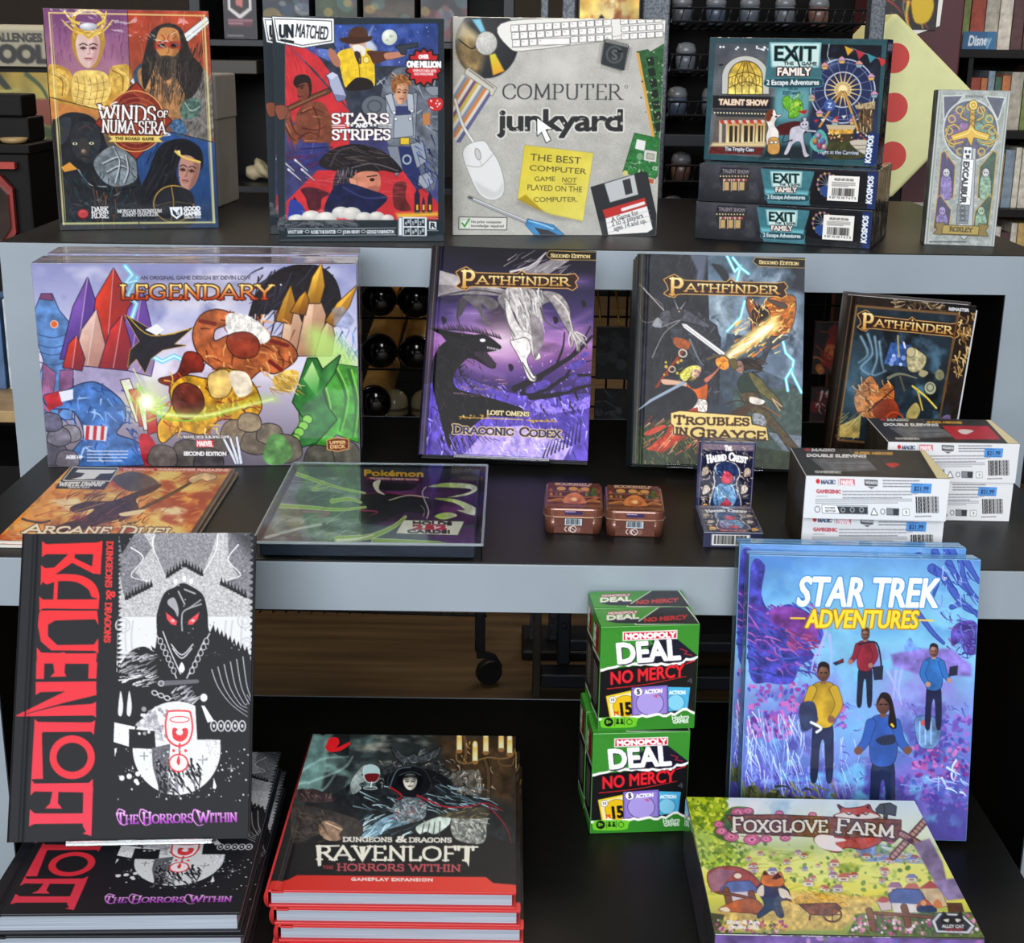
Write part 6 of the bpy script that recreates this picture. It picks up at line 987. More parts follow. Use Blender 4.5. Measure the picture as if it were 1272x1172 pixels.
    # path, fence, flowers
    c.P([400,400,600,410,760,420,700,480,620,540,165,550,170,470,330,450],'d8bc6c',n=.3,ns=14,s_=4); c.P([120,480,200,490,180,556,165,556],'5a5c34',n=.3); c.P([680,480,1090,470,1130,562,640,556],'6a7a44',n=.4,ns=14); c.D(160,(660,480,1110,556),3,8,['c86c98','e8a8c0','8a9a50','a8508c','f0e0e8','5c7a3c'],13); c.D(90,(170,510,420,556),3,7,['b85c8c','7a8c48','d88a4c','4a5c34','e0c8d0'],14)
    for x,y in ((205,400),(296,412),(720,470),(845,455)): c.L([x,y,x+8,y+30,x+14,y+64],22,'8a5c38',o=('4a2c18',2))
    c.L([180,410,250,420,300,432],8,'8a5c38',o=('4a2c18',2)); c.L([740,478,850,484,950,492],9,'8a5c38',o=('4a2c18',2))
    # fox farmer and wheelbarrow
    c.B([180,470,240,440,300,430,330,450,330,480,270,482,210,476],'b8682c',n=.3,o=('5a2c14',2)); c.B([180,470,205,462,220,476,200,478],'f4e4d0')
    c.B([318,395,350,372,400,380,430,400,430,430,400,440,412,490,395,495,375,470,340,490,322,500,320,488,345,450],'34405c',n=.25,o=('1a2034',3)); c.B([395,392,425,400,435,425,405,425],'e8dccc'); c.B([320,395,340,380,340,420,318,415],'e8dccc'); c.B([332,362,345,330,362,345,385,342,400,332,410,350,415,370,400,384,360,385,338,378],'d8803c',n=.2,o=('5a2c14',2)); c.P([338,345,345,328,358,344],'4a2818'); c.P([370,358,392,334,408,352,385,360],'4a2818'); c.L([430,425,470,440],10,'e8dccc'); c.L([420,430,480,450,540,470],5,'6a4024',o=('3c2010',1.5))
    c.B([440,435,490,415,560,410,620,430,640,455,560,450,480,455],'d8ac4c',n=.4,ns=8); c.S(50,(440,405,640,455),34,3,['f0cc70','a87c2c','e0b858'],15,20,15); c.P([470,450,600,445,620,462,590,488,510,485],'8a5030',n=.3,o=('3c2010',3)); c.E(588,485,32,26,'6a4024',ring=7); c.E(588,485,6,5,'6a4024'); c.L([560,485,616,485],4,'6a4024',sm=0); c.L([588,460,588,510],4,'6a4024',sm=0); c.L([510,485,505,505],7,'6a4024')
    c.T('Shun & Aya',208,522,326,522,13,'f8f4ea',b=1.4); c.T('(Studio GG)',214,540,322,540,12,'f8f4ea',b=1.4)
    c.P([944,506,970,476,1050,478,1096,520,1076,548,960,545],'d8dce0',o=('4a4c54',4)); c.P([956,506,976,482,1046,484,1084,520,1068,540,966,538],'3c3c44'); c.B([975,500,985,470,1005,486,1030,486,1048,468,1056,498,1045,520,990,520],'26262c'); c.B([985,500,1005,496,1000,508],'e8e0d0'); c.B([1028,496,1048,498,1034,508],'e8e0d0'); c.T('ALLEY CAT',980,528,1058,528,11,'e8e8e8',b=.8); c.T('GAMES',992,540,1054,540,11,'a84850',b=.8)
    return c
def art_fox_front():
    c = Cv([(0,0),(960,0),(960,230),(0,230)], 240, 60, '7a62a0'); c.N(.4,60,seed=3); c.D(120,(0,0,960,230),8,22,['8a5cb0','5c7ac0','b070a8','6a8c60','c8a0d0'],4,sq=.6,a=.7); return c
# ------------------------------------------------------------------ materials and mesh helpers
def lin(c):
    c = hx(c).astype(float); return tuple(np.where(c <= .04045, c/12.92, ((c+.055)/1.055)**2.4))
_mats = {}
def mat(name, col='888888', rough=.5, metal=0, coat=0, crough=.08, wave=0, noise=0, nscale=30, stretch=(1,1,1), attr=False, trans=0, ior=1.5, emis=None, bump=0, col2=None, spec=None):
    if name in _mats: return _mats[name]
    m = bpy.data.materials.new(name); m.use_nodes = True; nt = m.node_tree; b = nt.nodes['Principled BSDF']; _mats[name] = m
    b.inputs['Base Color'].default_value = (*lin(col),1); b.inputs['Roughness'].default_value = rough; b.inputs['Metallic'].default_value = metal
    b.inputs['Coat Weight'].default_value = coat; b.inputs['Coat Roughness'].default_value = crough; b.inputs['Transmission Weight'].default_value = trans; b.inputs['IOR'].default_value = ior
    if spec is not None: b.inputs['Specular IOR Level'].default_value = spec
    if attr:
        a = nt.nodes.new('ShaderNodeAttribute'); a.attribute_name = 'ink'; nt.links.new(a.outputs['Color'], b.inputs['Base Color'])
    if noise or bump or wave:
        tc = nt.nodes.new('ShaderNodeTexCoord'); mp = nt.nodes.new('ShaderNodeMapping'); mp.inputs['Scale'].default_value = stretch; nt.links.new(tc.outputs['Object'], mp.inputs[0])
    if noise:
        n = nt.nodes.new('ShaderNodeTexNoise'); n.inputs['Scale'].default_value = nscale; n.inputs['Detail'].default_value = 5; nt.links.new(mp.outputs[0], n.inputs[0])
        r = nt.nodes.new('ShaderNodeValToRGB'); c1 = np.array(lin(col)); c2 = np.array(lin(col2)) if col2 else c1*(1-noise)
        r.color_ramp.elements[0].position = .35; r.color_ramp.elements[1].position = .68; r.color_ramp.elements[0].color = (*c2,1); r.color_ramp.elements[1].color = (*(c1 if col2 else c1*(1+noise*.4)),1)
        nt.links.new(n.outputs[0], r.inputs[0])
        if not attr: nt.links.new(r.outputs[0], b.inputs['Base Color'])
    if bump:
        n2 = nt.nodes.new('ShaderNodeTexNoise'); n2.inputs['Scale'].default_value = nscale*4 if not attr else 900; nt.links.new(mp.outputs[0], n2.inputs[0])
        bp = nt.nodes.new('ShaderNodeBump'); bp.inputs['Strength'].default_value = bump; bp.inputs['Distance'].default_value = .002; nt.links.new(n2.outputs[0], bp.inputs['Height']); nt.links.new(bp.outputs[0], b.inputs['Normal'])
    if wave:                                    # clear film pulled over the thing: only its gloss is wavy
        n3 = nt.nodes.new('ShaderNodeTexNoise'); n3.inputs['Scale'].default_value = 22; n3.inputs['Detail'].default_value = 3; n3.inputs['Distortion'].default_value = .6; nt.links.new(mp.outputs[0], n3.inputs[0])
        b3 = nt.nodes.new('ShaderNodeBump'); b3.inputs['Strength'].default_value = wave; b3.inputs['Distance'].default_value = .006; nt.links.new(n3.outputs[0], b3.inputs['Height']); nt.links.new(b3.outputs[0], b.inputs['Coat Normal'])
    if emis: b.inputs['Emission Color'].default_value = (*lin(emis[0]),1); b.inputs['Emission Strength'].default_value = emis[1]
    if trans: m.blend_method = 'HASHED' if hasattr(m,'blend_method') else m.blend_method
    return m
INK_WRAP = mat('print_under_film', rough=.5, coat=.7, crough=.05, wave=.12, attr=True, spec=.1)
INK_GLOSS = mat('print_gloss', rough=.32, attr=True, spec=.2)
INK_SATIN = mat('print_satin', rough=.45, attr=True)
INK_MATTE = mat('print_matte', rough=.6, attr=True, spec=.2)
class MB:                                        # collects shapes and links them as one mesh object
    def __init__(s): s.bm = bmesh.new()
    def box(s, x0,y0,z0,x1,y1,z1, bev=0, M=None, seg=2):
        r = bmesh.ops.create_cube(s.bm, size=1); v = r['verts']
        bmesh.ops.scale(s.bm, vec=(x1-x0,y1-y0,z1-z0), verts=v); bmesh.ops.translate(s.bm, vec=((x0+x1)/2,(y0+y1)/2,(z0+z1)/2), verts=v)
        if bev:
            e = list({e for w in v for e in w.link_edges}); g = bmesh.ops.bevel(s.bm, geom=e+list(v), offset=bev, segments=seg, profile=.5, affect='EDGES'); v = [w for w in g['verts']] or v
            if M is not None: v = list({w for f in g['faces'] for w in f.verts}|set(v))
        if M is not None: bmesh.ops.transform(s.bm, matrix=M, verts=[w for w in v if w.is_valid])
        return s
    def tube(s, p, r, n=8, caps=True):           # round bar along points; r a number or one radius per point
        p = [Vector(q) for q in p]; R = r if isinstance(r,(list,tuple)) else [r]*len(p); rings = []
        for i,q in enumerate(p):
            t = (p[min(i+1,len(p)-1)]-p[max(i-1,0)]).normalized(); a = t.orthogonal().normalized() if abs(t.z) > .9 else t.cross(Vector((0,0,1))).normalized(); b = t.cross(a)
            rings.append([s.bm.verts.new(q+(a*math.cos(k*2*math.pi/n)+b*math.sin(k*2*math.pi/n))*R[i]) for k in range(n)])
        for i in range(len(p)-1):
            for k in range(n): s.bm.faces.new((rings[i][k],rings[i][(k+1)%n],rings[i+1][(k+1)%n],rings[i+1][k]))
        if caps: s.bm.faces.new(rings[0][::-1]); s.bm.faces.new(rings[-1])
        return s
    def prism(s, pts, y0, y1):                   # outline in x,z pushed along y
        a = [s.bm.verts.new((x,y0,z)) for x,z in pts]; b = [s.bm.verts.new((x,y1,z)) for x,z in pts]; n = len(a)
        s.bm.faces.new(a[::-1]); s.bm.faces.new(b)
        for i in range(n): s.bm.faces.new((a[i],a[(i+1)%n],b[(i+1)%n],b[i]))
        return s
    def quad(s, a, b, c, d): s.bm.faces.new([s.bm.verts.new(q) for q in (a,b,c,d)]); return s
    def lathe(s, prof, n=20, o=(0,0,0), M=None): # profile of (radius, z)
        rings = []; nv = []
        for r,z in prof:
            ring = [s.bm.verts.new((o[0]+r*math.cos(k*2*math.pi/n), o[1]+r*math.sin(k*2*math.pi/n), o[2]+z)) for k in range(n)]; rings.append(ring); nv += ring
        for i in range(len(prof)-1):
            for k in range(n): s.bm.faces.new((rings[i][k],rings[i][(k+1)%n],rings[i+1][(k+1)%n],rings[i+1][k]))
        s.bm.faces.new(rings[0][::-1]); s.bm.faces.new(rings[-1])
        if M is not None: bmesh.ops.transform(s.bm, matrix=M, verts=nv)
        return s
    def build(s, name, m, parent=None, smooth=False):
        bmesh.ops.recalc_face_normals(s.bm, faces=s.bm.faces); me = bpy.data.meshes.new(name); s.bm.to_mesh(me); s.bm.free()
        if smooth: me.polygons.foreach_set('use_smooth', [True]*len(me.polygons))
        me.materials.append(m); o = bpy.data.objects.new(name, me); COL.objects.link(o); o.parent = parent; return o
def sheet(name, cv, w, h, m, parent=None, at=(0,0,0), face='front', groove=None, proud=.0004, bend=None):
    """a printed face: one vertex per spot of ink. face: front (-y), top (+z), left (-x), right (+x)"""
    nx, ny = cv.nx, cv.ny; u = np.linspace(-w/2,w/2,nx); v = np.linspace(h,0,ny); A, B = np.meshgrid(u, v); N = np.zeros_like(A)+proud
    if groove is not None: N = N-.0012*np.exp(-((A-groove)/.0022)**2)
    if bend is not None: N = N+bend(A,B)
    if face == 'front': co = np.stack([A,-N,B],-1)
    elif face == 'top': co = np.stack([A,B,N],-1)
    elif face == 'left': co = np.stack([-N,w/2-A,B],-1)
    else: co = np.stack([N,A+w/2,B],-1)
    co = co+np.array(at); co = co.reshape(-1,3).astype(np.float32)
    i = np.arange(nx*ny).reshape(ny,nx); q = np.stack([i[:-1,:-1],i[1:,:-1],i[1:,1:],i[:-1,1:]],-1).reshape(-1,4).astype(np.int32)
    me = bpy.data.meshes.new(name); me.vertices.add(len(co)); me.vertices.foreach_set('co', co.ravel()); me.loops.add(q.size); me.loops.foreach_set('vertex_index', q.ravel())
    me.polygons.add(len(q)); me.polygons.foreach_set('loop_start', np.arange(0,q.size,4,dtype=np.int32)); me.polygons.foreach_set('use_smooth', np.ones(len(q),bool))
    me.update(calc_edges=True)
    c = np.clip(cv.im,0,1).reshape(-1,3); c = np.where(c <= .04045, c/12.92, ((c+.055)/1.055)**2.4); c = c**1.12; g_ = c@np.array([.25,.6,.15]); c = np.clip(g_[:,None]+(c-g_[:,None])*1.02,0,1); at_ = me.color_attributes.new('ink','FLOAT_COLOR','POINT')
    at_.data.foreach_set('color', np.hstack([c,np.ones((len(c),1))]).astype(np.float32).ravel()); me.materials.append(m)
    o = bpy.data.objects.new(name, me); COL.objects.link(o); o.parent = parent; return o
def pose(x, y, z, rz=0, lean=0, roll=0):         # degrees; lean 90 lays a thing on its back
    rz, lean, roll = map(math.radians, (rz,lean,roll))
    return Matrix.Translation((x,y,z))@Matrix.Rotation(rz,4,'Z')@Matrix.Rotation(-lean,4,'X')@Matrix.Rotation(roll,4,'Y')
def tag(o, label, cat, group=None, kind=None):
    o['label'] = label; o['category'] = cat
    if group: o['group'] = group
    if kind: o['kind'] = kind
    return o
def thing(name, label, cat, M=None, group=None):
    o = bpy.data.objects.new(name, None); o.empty_display_size = .03; COL.objects.link(o)
    if M is not None: o.matrix_world = M
    return tag(o, label, cat, group)
def part(o, label): o['label'] = label; return o
def dup(src, M, label, group=None):
    def cp(o, p):
        c = o.copy(); COL.objects.link(c); c.parent = p
        for ch in [k for k in bpy.data.objects if k.parent == o]: cp(ch, c)
        return c
    r = cp(src, None); r.matrix_world = M; r['label'] = label
    if group: r['group'] = group
    return r
def struct(o, label=None):
    o['kind'] = 'structure'
    if label: o['label'] = label
    return o
def white_pages(): return mat('page_edges','a4adba',.8,noise=.3,nscale=16,stretch=(.4,90,.4))
def hardcover(name, label, cat, M, cv, w, h, t, col, ink, group=None, spine=None, page=None, edge=None, hinge=True):
    """bound book: case with hinge grooves, rounded spine at the left, pages set back from the three other edges"""
    r = thing(name, label, cat, M, group); b = .0026; cm = mat('case_'+name+col, col, .42); em = cm
    f = MB().box(-w/2+.0168,0,0,w/2,b,h,.0005).box(-w/2+.0072,.0014,0,-w/2+.0168,b+.0006,h,.0002).box(-w/2+.004,0,0,-w/2+.0072,b,h,.0005); f.build('front_board', mat('board_'+col+str(edge), edge or col, .42), r)
    MB().box(-w/2+.004,t-b,0,w/2,t,h,.0006).build('back_board', mat('board_'+col+str(edge), edge or col, .42), r)
    s = MB(); pts = []
    for k in range(9): a = math.pi*k/8; pts.append((-w/2+.004-.004*math.sin(a), t/2-(t/2)*math.cos(a)))
    bm = s.bm; lo = [bm.verts.new((x,y,0)) for x,y in pts]; hi = [bm.verts.new((x,y,h)) for x,y in pts]
    for k in range(8): bm.faces.new((lo[k],lo[k+1],hi[k+1],hi[k]))
    bm.faces.new(lo); bm.faces.new(hi[::-1]); s.build('spine', mat('spine_'+(spine or col), spine or col, .42), r, True)
    MB().box(-w/2+.006,b,.0032,w/2-.0035,t-b,h-.0032).build('page_block', page or white_pages(), r)
    sheet('front_cover', cv, w-.004, h, ink, r, at=(.002,0,0), groove=(-w/2+.012) if hinge else None); return r
def carton(name, label, cat, M, cv, w, h, d, col, ink, group=None, side='board', lid=.0, wrap=False, sides=True, col2=None):
    """cardboard box: a lid with printed front over a slightly smaller tray"""
    r = thing(name, label, cat, M, group); sm = mat('boxside_'+name+col, col, .5, coat=1 if wrap else .1, crough=.05, wave=.35 if wrap else 0, noise=.5 if col2 else 0, nscale=34, col2=col2)
    if lid:
        MB().box(-w/2,0,0,w/2,d-lid,h,.0012).build('lid', sm, r); MB().box(-w/2+.0016,d-lid-.001,.0016,w/2-.0016,d,h-.0016,.001).build('tray', sm, r)
    else: MB().box(-w/2,0,0,w/2,d,h,.0009).build('carton', sm, r)
    sheet('front_panel', cv, w-.0016, h-.0016, ink, r, at=(0,0,.0008)); return r
# ------------------------------------------------------------------ the shop: floor, walls, three nesting tables
wood = mat('floor_planks','7a6444',.55,noise=.35,nscale=7,stretch=(.35,5,1),col2='54432c')
struct(MB().box(-4.5,-6.5,-.1,4.5,7.2,0).build('floor', wood))
struct(MB().box(-4.5,7.2,0,4.5,7.3,3.2).build('wall_back', mat('wall_brown','32291f',.8,noise=.1)))
struct(MB().box(-4.6,-3.2,0,-4.5,7.2,3.2).build('wall_left', mat('wall_brown')))
struct(MB().box(4.5,-3.2,0,4.6,7.2,3.2).build('wall_right', mat('wall_brown')))
LAM = mat('dark_laminate','151412',.42,noise=.12,nscale=60,bump=.05,spec=.16); BLK = mat('black_laminate','0d0c0c',.5,spec=.18); SIL = mat('silver_edging','98a4ad',.36,metal=.15,noise=.06,nscale=9,bump=.03)
def table(label, z, x0, x1, y0, y1, leg, riser=None):
    t = thing('display_table', label, 'table', Matrix.Translation(((x0+x1)/2,y0,0)), 'nesting display tables'); a = (x0-x1)/2; b = -a; d = y1-y0
    MB().box(a,.003,z-.052,b,d,z,.0006).build('tabletop', LAM, t)
    part(MB().box(a,0,z-.054,b,.003,z-.0012,.0004).build('front_edging', SIL, t), 'brushed silver edging strip')
    part(MB().box(a,d,z-.03,b,d+.003,z-.0002,.0008).build('back_edging', SIL, t), 'thin pale edging along the back')
    for s in (-1,1):
        x = a if s < 0 else b-leg; l = MB().box(x,.004,0,x+leg,d,z-.052,.001).build('side_panel', BLK, t)
        part(MB().box(x,0,0,x+leg,.0036,z-.0539,.0002).build('panel_edging', SIL, l), 'brushed silver edging strip')
    return t
Z1, Z2, Z3 = .937, .690, .440
table('tallest black display table with silver edging, at the back', Z1, -.699, .722, 1.906, 2.60, .052)
table('middle black display table with silver edging, nested in front of the tallest', Z2, -.597, .622, 1.354, 1.944, .056)
table('lowest black display table at the bottom of the photo', Z3, -.478, .498, .90, 1.552, .05)
# ------------------------------------------------------------------ tall table
C_ = {}
def art(n, *a):
    k = n+str(a)
    if k not in C_: C_[k] = globals()['art_'+n](*a)
    return C_[k]
def side_art(seed, cols, w=40, h=120, n=60):
    c = Cv([(0,0),(100,0),(100,300),(0,300)], w, h, cols[0]); c.N(.5,40,seed=seed); c.D(n,(0,0,100,300),6,24,cols,seed,a=.6,sq=.5); return c
r = carton('board_game','fantasy board game box with four portraits and a red medallion','board game',pose(-.546,2.058,Z1,14.2,1),art('winds'),.2247,.3045,.07,'5a4a3c',INK_WRAP,wrap=True,lid=.02,col2='3a3430')
sheet('side_panel',side_art(3,['5a4a4c','8a6a48','3c4650','a87a4c']),.05,.30,INK_WRAP,r,at=(-.1124,0,.002),face='left')
r0 = carton('board_game','board game box with a torn red corner badge, nearer of the two alike','board game',pose(-.2116,1.9535,Z1,6.75,0),art('unmatched'),.2274,.2967,.055,'20282c',INK_WRAP,'red and blue duelling games',wrap=True,lid=.018)
r0['label'] = 'red and blue duelling game box with white corner plate, front one of two'
dup(r0, pose(-.2376,2.032,Z1,6.75,0), 'red and blue duelling game box mostly hidden behind its twin')
r = carton('board_game','grey board game box picturing a keyboard, mouse and floppy disk','board game',pose(.0578,2.0518,Z1,5.43,-.6),art('junkyard'),.2979,.3005,.07,'b0aea6',INK_WRAP,wrap=True,lid=.02)
sheet('side_panel',side_art(5,['7a6a54','a09684','54483a','c8c0b0']),.06,.29,INK_WRAP,r,at=(-.149,0,.004),face='left')
def exit_box(label, M, standing):
    r = thing('board_game', label, 'board game', M, 'escape game boxes'); sm = mat('escape_box_side','23262c',.45,coat=1,crough=.05,wave=.35)
    if standing:
        MB().box(-.1247,0,0,.1247,.053,.172,.0012).build('lid', sm, r); sheet('front_panel', art('exit_front'), .248, .1705, INK_WRAP, r, at=(0,0,.0008))
        c = Cv([(0,0),(50,0),(50,170),(0,170)],22,80,'2c2a30'); c.N(.5,30,seed=3); c.D(30,(0,20,50,170),4,14,['5a5048','8a7c68','3a4450','1c1c22'],4,a=.7); c.P([0,0,50,0,50,18,0,18],'24386c'); c.T('KOSMOS',4,14,46,14,9,'e8ecf4',b=.6); sheet('end_panel', c, .052, .17, INK_WRAP, r, at=(.1247,0,.001), face='right')
    else:
        MB().box(-.1247,0,0,.1247,.16,.0528,.0012).build('lid', sm, r); sheet('front_panel', art('exit_side'), .248, .0515, INK_WRAP, r, at=(0,0,.0006))
        c = Cv([(0,0),(160,0),(160,52),(0,52)],44,40,'3a3634'); c.N(.6,30,seed=7); c.D(60,(0,0,160,52),4,12,['6a6054','948a78','4a4a50','22201f'],8,a=.7,sq=.6); c.S(30,(0,0,160,52),24,2,['d8dadc','b0b4b8'],80,30,9,a=.6); sheet('end_panel', c, .158, .051, INK_WRAP, r, at=(.1247,0,.001), face='right')
        sheet('price_label', art('exit_label'), .042, .034, mat('paper_label',attr=True,rough=.6), r, at=(.0795,-.0006,.010))
    return r
exit_box('closed escape game box lying flat, lowest of the stack of three', pose(.3746,1.9956,Z1,-21.7), False)
exit_box('closed escape game box lying flat, between the standing box and the lowest', pose(.3776,1.9985,Z1+.0532,-20.8), False)
exit_box('escape game box standing upright on two flat ones, showing a ferris wheel', pose(.3895,2.055,Z1+.1064,-22.3), True)
r = carton('card_game','narrow tall stone grey box with a golden sword','card game',pose(.6289,1.9998,Z1,-9.1,2.2),art('excalibur'),.0964,.2129,.045,'8a8f8a',INK_SATIN,lid=.0)
sheet('side_panel',side_art(8,['8a9088','6a7468','a8aca4','566050'],24,120,40),.045,.21,INK_SATIN,r,at=(-.0482,0,.0015),face='left')
t = thing('storage_box','plain grey box standing behind the fantasy game with four portraits','box',Matrix.Translation((-.555,2.36,Z1))@Matrix.Rotation(-.07,4,'Z'))
MB().box(-.07,0,0,.066,.12,.21,.003).build('carton', mat('grey_card','8c8a84',.6,noise=.15,nscale=8), t); MB().box(-.0715,-.0015,.14,.0675,.1215,.2125,.003).build('lid', mat('grey_card_lid','97958f',.6,noise=.12,nscale=8), t)
# ------------------------------------------------------------------ middle table
def legendary_top():
    c = Cv([(0,0),(400,0),(400,80),(0,80)],200,40,'8a8494'); c.N(.4,50,seed=3); c.K((0,0,400,80),'d8c8a8',30,.5,.7,.8,5,st=(2,.5)); c.K((0,0,400,80),'4a3a34',24,.58,.75,.7,8,st=(2,.5)); return c
r = carton('board_game','wide colourful deck building game box, the one in front','board game',pose(-.3847,1.6868,Z2,4.1,0),art('legendary'),.3869,.2545,.078,'8f8a9a',INK_WRAP,'large deck building game boxes',wrap=True,lid=.02)
sheet('top_panel', legendary_top(), .385, .056, INK_WRAP, r, at=(0,.001,.2545), face='top')
dup(r, pose(-.3905,1.7655,Z2,4.1,0), 'wide colourful deck building game box standing behind its twin')
def easel(label, M, w=.10, d=.035):
    t = thing('display_easel', label, 'display stand', M); A = mat('clear_acrylic','f2f6f8',.04,trans=1,ior=1.46)
    MB().box(-w/2,-.004,-.004,w/2,d,-.0012,.0008).build('ledge', A, t); MB().box(-w/2,-.0065,-.004,w/2,-.004,.001,.0006).build('lip', A, t); MB().box(-w*.4,d,-.004,w*.4,d+.003,.12,.0008).build('backrest', A, t)
    return t
DP = pose(-.0133,1.690,Z2+.0155,-2.9,30.2,.84)
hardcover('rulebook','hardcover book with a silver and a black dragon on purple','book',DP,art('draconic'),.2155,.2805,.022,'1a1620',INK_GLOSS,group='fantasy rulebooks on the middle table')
easel('clear acrylic easel under the purple dragon book','' or DP,.12,.03)
TP = pose(.2523,1.679,Z2+.0105,-4.86,24.8)
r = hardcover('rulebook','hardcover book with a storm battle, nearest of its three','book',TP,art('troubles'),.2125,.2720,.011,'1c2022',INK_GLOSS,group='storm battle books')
for k,l in ((1,'hardcover book with a storm battle, middle one of its three'),(2,'hardcover book with a storm battle, rearmost of its three')):
    dup(r, TP@Matrix.Translation((-.0022*k,.0115*k,0)), l)
easel('clear acrylic easel under the storm battle books', TP@Matrix.Translation((.0,0,0)), .12, .042)
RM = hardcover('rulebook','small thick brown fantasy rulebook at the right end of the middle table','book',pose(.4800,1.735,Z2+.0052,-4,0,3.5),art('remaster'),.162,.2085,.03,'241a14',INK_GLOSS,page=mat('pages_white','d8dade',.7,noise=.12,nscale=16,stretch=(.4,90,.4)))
MB().box(.0775,.007,.003,.0852,.024,.202,.001).build('fore_edge', mat('pages_white'), RM)
def sleeve_box(label, M, red):
    r = thing('sleeve_pack', label, 'card sleeves', M, 'boxes of card sleeves'); w,h,d = .1465,.046,.105
    MB().box(-w/2,0,0,w/2,d,h,.0007).build('carton', mat('sleeve_box_white','d6d7d7',.45,noise=.03), r); MB().box(-w/2-.0004,.001,.0006,-w/2+.001,d-.001,h-.0006).build('dark_end', mat('sleeve_box_end','1c1a18',.4,noise=.5,nscale=60,col2='3a3020'), r)
    sheet('back_print', art('sleeve_front'), w-.001, h-.001, INK_SATIN, r, at=(0,0,.0005)); sheet('front_print', art('sleeve_top',red), w-.001, d-.001, INK_GLOSS, r, at=(0,.0005,h), face='top')
    part(sheet('price_sticker', art('sticker'), .0205, .0105, mat('paper_label',attr=True,rough=.6), r, at=(.0445,-.0008,.0305)), 'blue price sticker'); return r
sleeve_box('white card sleeve box underneath the front left one, partly behind the blue game', pose(.3775,1.388,Z2,-1.9), 0)
sleeve_box('white card sleeve box with a dark top, topmost of the front pair', pose(.3743,1.3735,Z2+.0464,-1.9), 0)
sleeve_box('white card sleeve box underneath the one with the red panel', pose(.4919,1.5132,Z2,-1.2), 1)
sleeve_box('white card sleeve box with a red panel on top', pose(.4926,1.5095,Z2+.0464,-.6), 1)
def magazine():
    M = pose(-.4388,1.3832,Z2+.0072,.62,90); r = thing('magazine','flaming fantasy magazine lying at the left, on top of another','magazine',M,'fantasy magazines'); w,h = .2019,.2688
    MB().box(-w/2,.0002,0,w/2,.0034,h,.0003).build('pages', mat('magazine_pages','d6d4cc',.6,noise=.2,nscale=12,stretch=(.4,200,.4)), r); sheet('cover', art('dwarf'), w, h, INK_GLOSS, r, bend=lambda A,B: .0006*np.exp(-((A+w/2-.006)/.004)**2))
    dup(r, pose(-.4362,1.3815,Z2+.0036,.2,90), 'flaming fantasy magazine underneath the one at the left'); return r
magazine()
def portfolio():
    M = pose(-.1474,1.3567,Z2+.020,.2,90); r = thing('card_portfolio','green and purple card portfolio in a clear case','card album',M); w,h = .2357,.2857
    MB().box(-w/2+.006,.004,.006,w/2-.008,.0175,h-.006,.0012).build('binder', mat('binder_navy','1a2434',.4), r); sheet('cover', art('poke'), w-.018, h-.016, INK_GLOSS, r, at=(-.001,.0038,.008))
    A = mat('clear_film','eef4f6',.05,trans=1,ior=1.12); m = MB()
    m.box(-w/2,0,0,w/2,.0008,h,.0003).box(-w/2,.0008,0,-w/2+.0008,.0192,h,.0002).box(w/2-.0008,.0008,0,w/2,.0192,h,.0002).box(-w/2+.0008,.0008,0,w/2-.0008,.0192,.0008,.0002).box(-w/2+.0008,.0008,h-.0008,w/2-.0008,.0192,h,.0002)
    m.build('clear_case', A, r)
    m = MB(); e = .0016
    for a,b in (((-w/2,0),(w/2,0)),((w/2,0),(w/2,h)),((w/2,h),(-w/2,h)),((-w/2,h),(-w/2,0))): m.tube([(a[0],.001,a[1]),(b[0],.001,b[1])],e,6)
    m.build('case_rim', mat('case_rim','c8d2d6',.12,trans=.6,ior=1.3), r)
    return r
portfolio()
def tin(label, M):
    r = thing('game_tin', label, 'tin', M, 'small bookshelf tins'); w,d,h = .0645,.095,.029; tm = mat('tin_brown','6e4232',.3,metal=.3,coat=.6,noise=.1)
    def rr(x,y,rad,z0,z1,top=0):
        m = MB(); pts = []
        for cx,cy,a0 in ((x-rad,d-rad,0),(-x+rad,d-rad,90),(-x+rad,rad,180),(x-rad,rad,270)):
            for k in range(6): a = math.radians(a0+k*18); pts.append((cx+rad*math.cos(a),cy+rad*math.sin(a)))
        lv = [(z0,0),(z1-top,0)]+([(z1-top*.3,top*.3),(z1,top)] if top else []); rings = []
        for z,ins in lv: rings.append([m.bm.verts.new((px*(1-ins/x),d/2+(py-d/2)*(1-ins*2/d),z)) for px,py in pts])
        for i in range(len(rings)-1):
            for k in range(24): m.bm.faces.new((rings[i][k],rings[i][(k+1)%24],rings[i+1][(k+1)%24],rings[i+1][k]))
        m.bm.faces.new(rings[0][::-1]); m.bm.faces.new(rings[-1]); return m
    rr(w/2-.0008,d,.010,0,.019).build('tin_body', tm, r, True); rr(w/2,d,.0105,.0185,h,.0022).build('tin_lid', mat('tin_lid','7a4a38',.3,metal=.3,coat=.6,noise=.1), r)
    pts = [(-w/2+.01,-.0004,.0188),(w/2-.01,-.0004,.0188),(w/2-.002,.003,.0188),(w/2+.0002,.011,.0188),(w/2+.0002,d-.01,.0188)]; MB().tube([(-w/2-.0002,d-.01,.0188),(-w/2-.0002,.011,.0188),(-w/2+.002,.003,.0188)]+pts,.0008,6).build('rolled_rim', mat('tin_rim','b08a74',.25,metal=.6), r)
    sheet('lid_print', art('tin'), w-.006, d-.006, INK_WRAP, r, at=(0,.003,h), face='top'); sheet('front_label', art('tin_front'), w-.022, .0165, INK_WRAP, r, at=(0,-.0001,.001)); sheet('lid_label', art('tin_rim'), w-.022, .0065, INK_WRAP, r, at=(0,-.0003,.0200)); return r
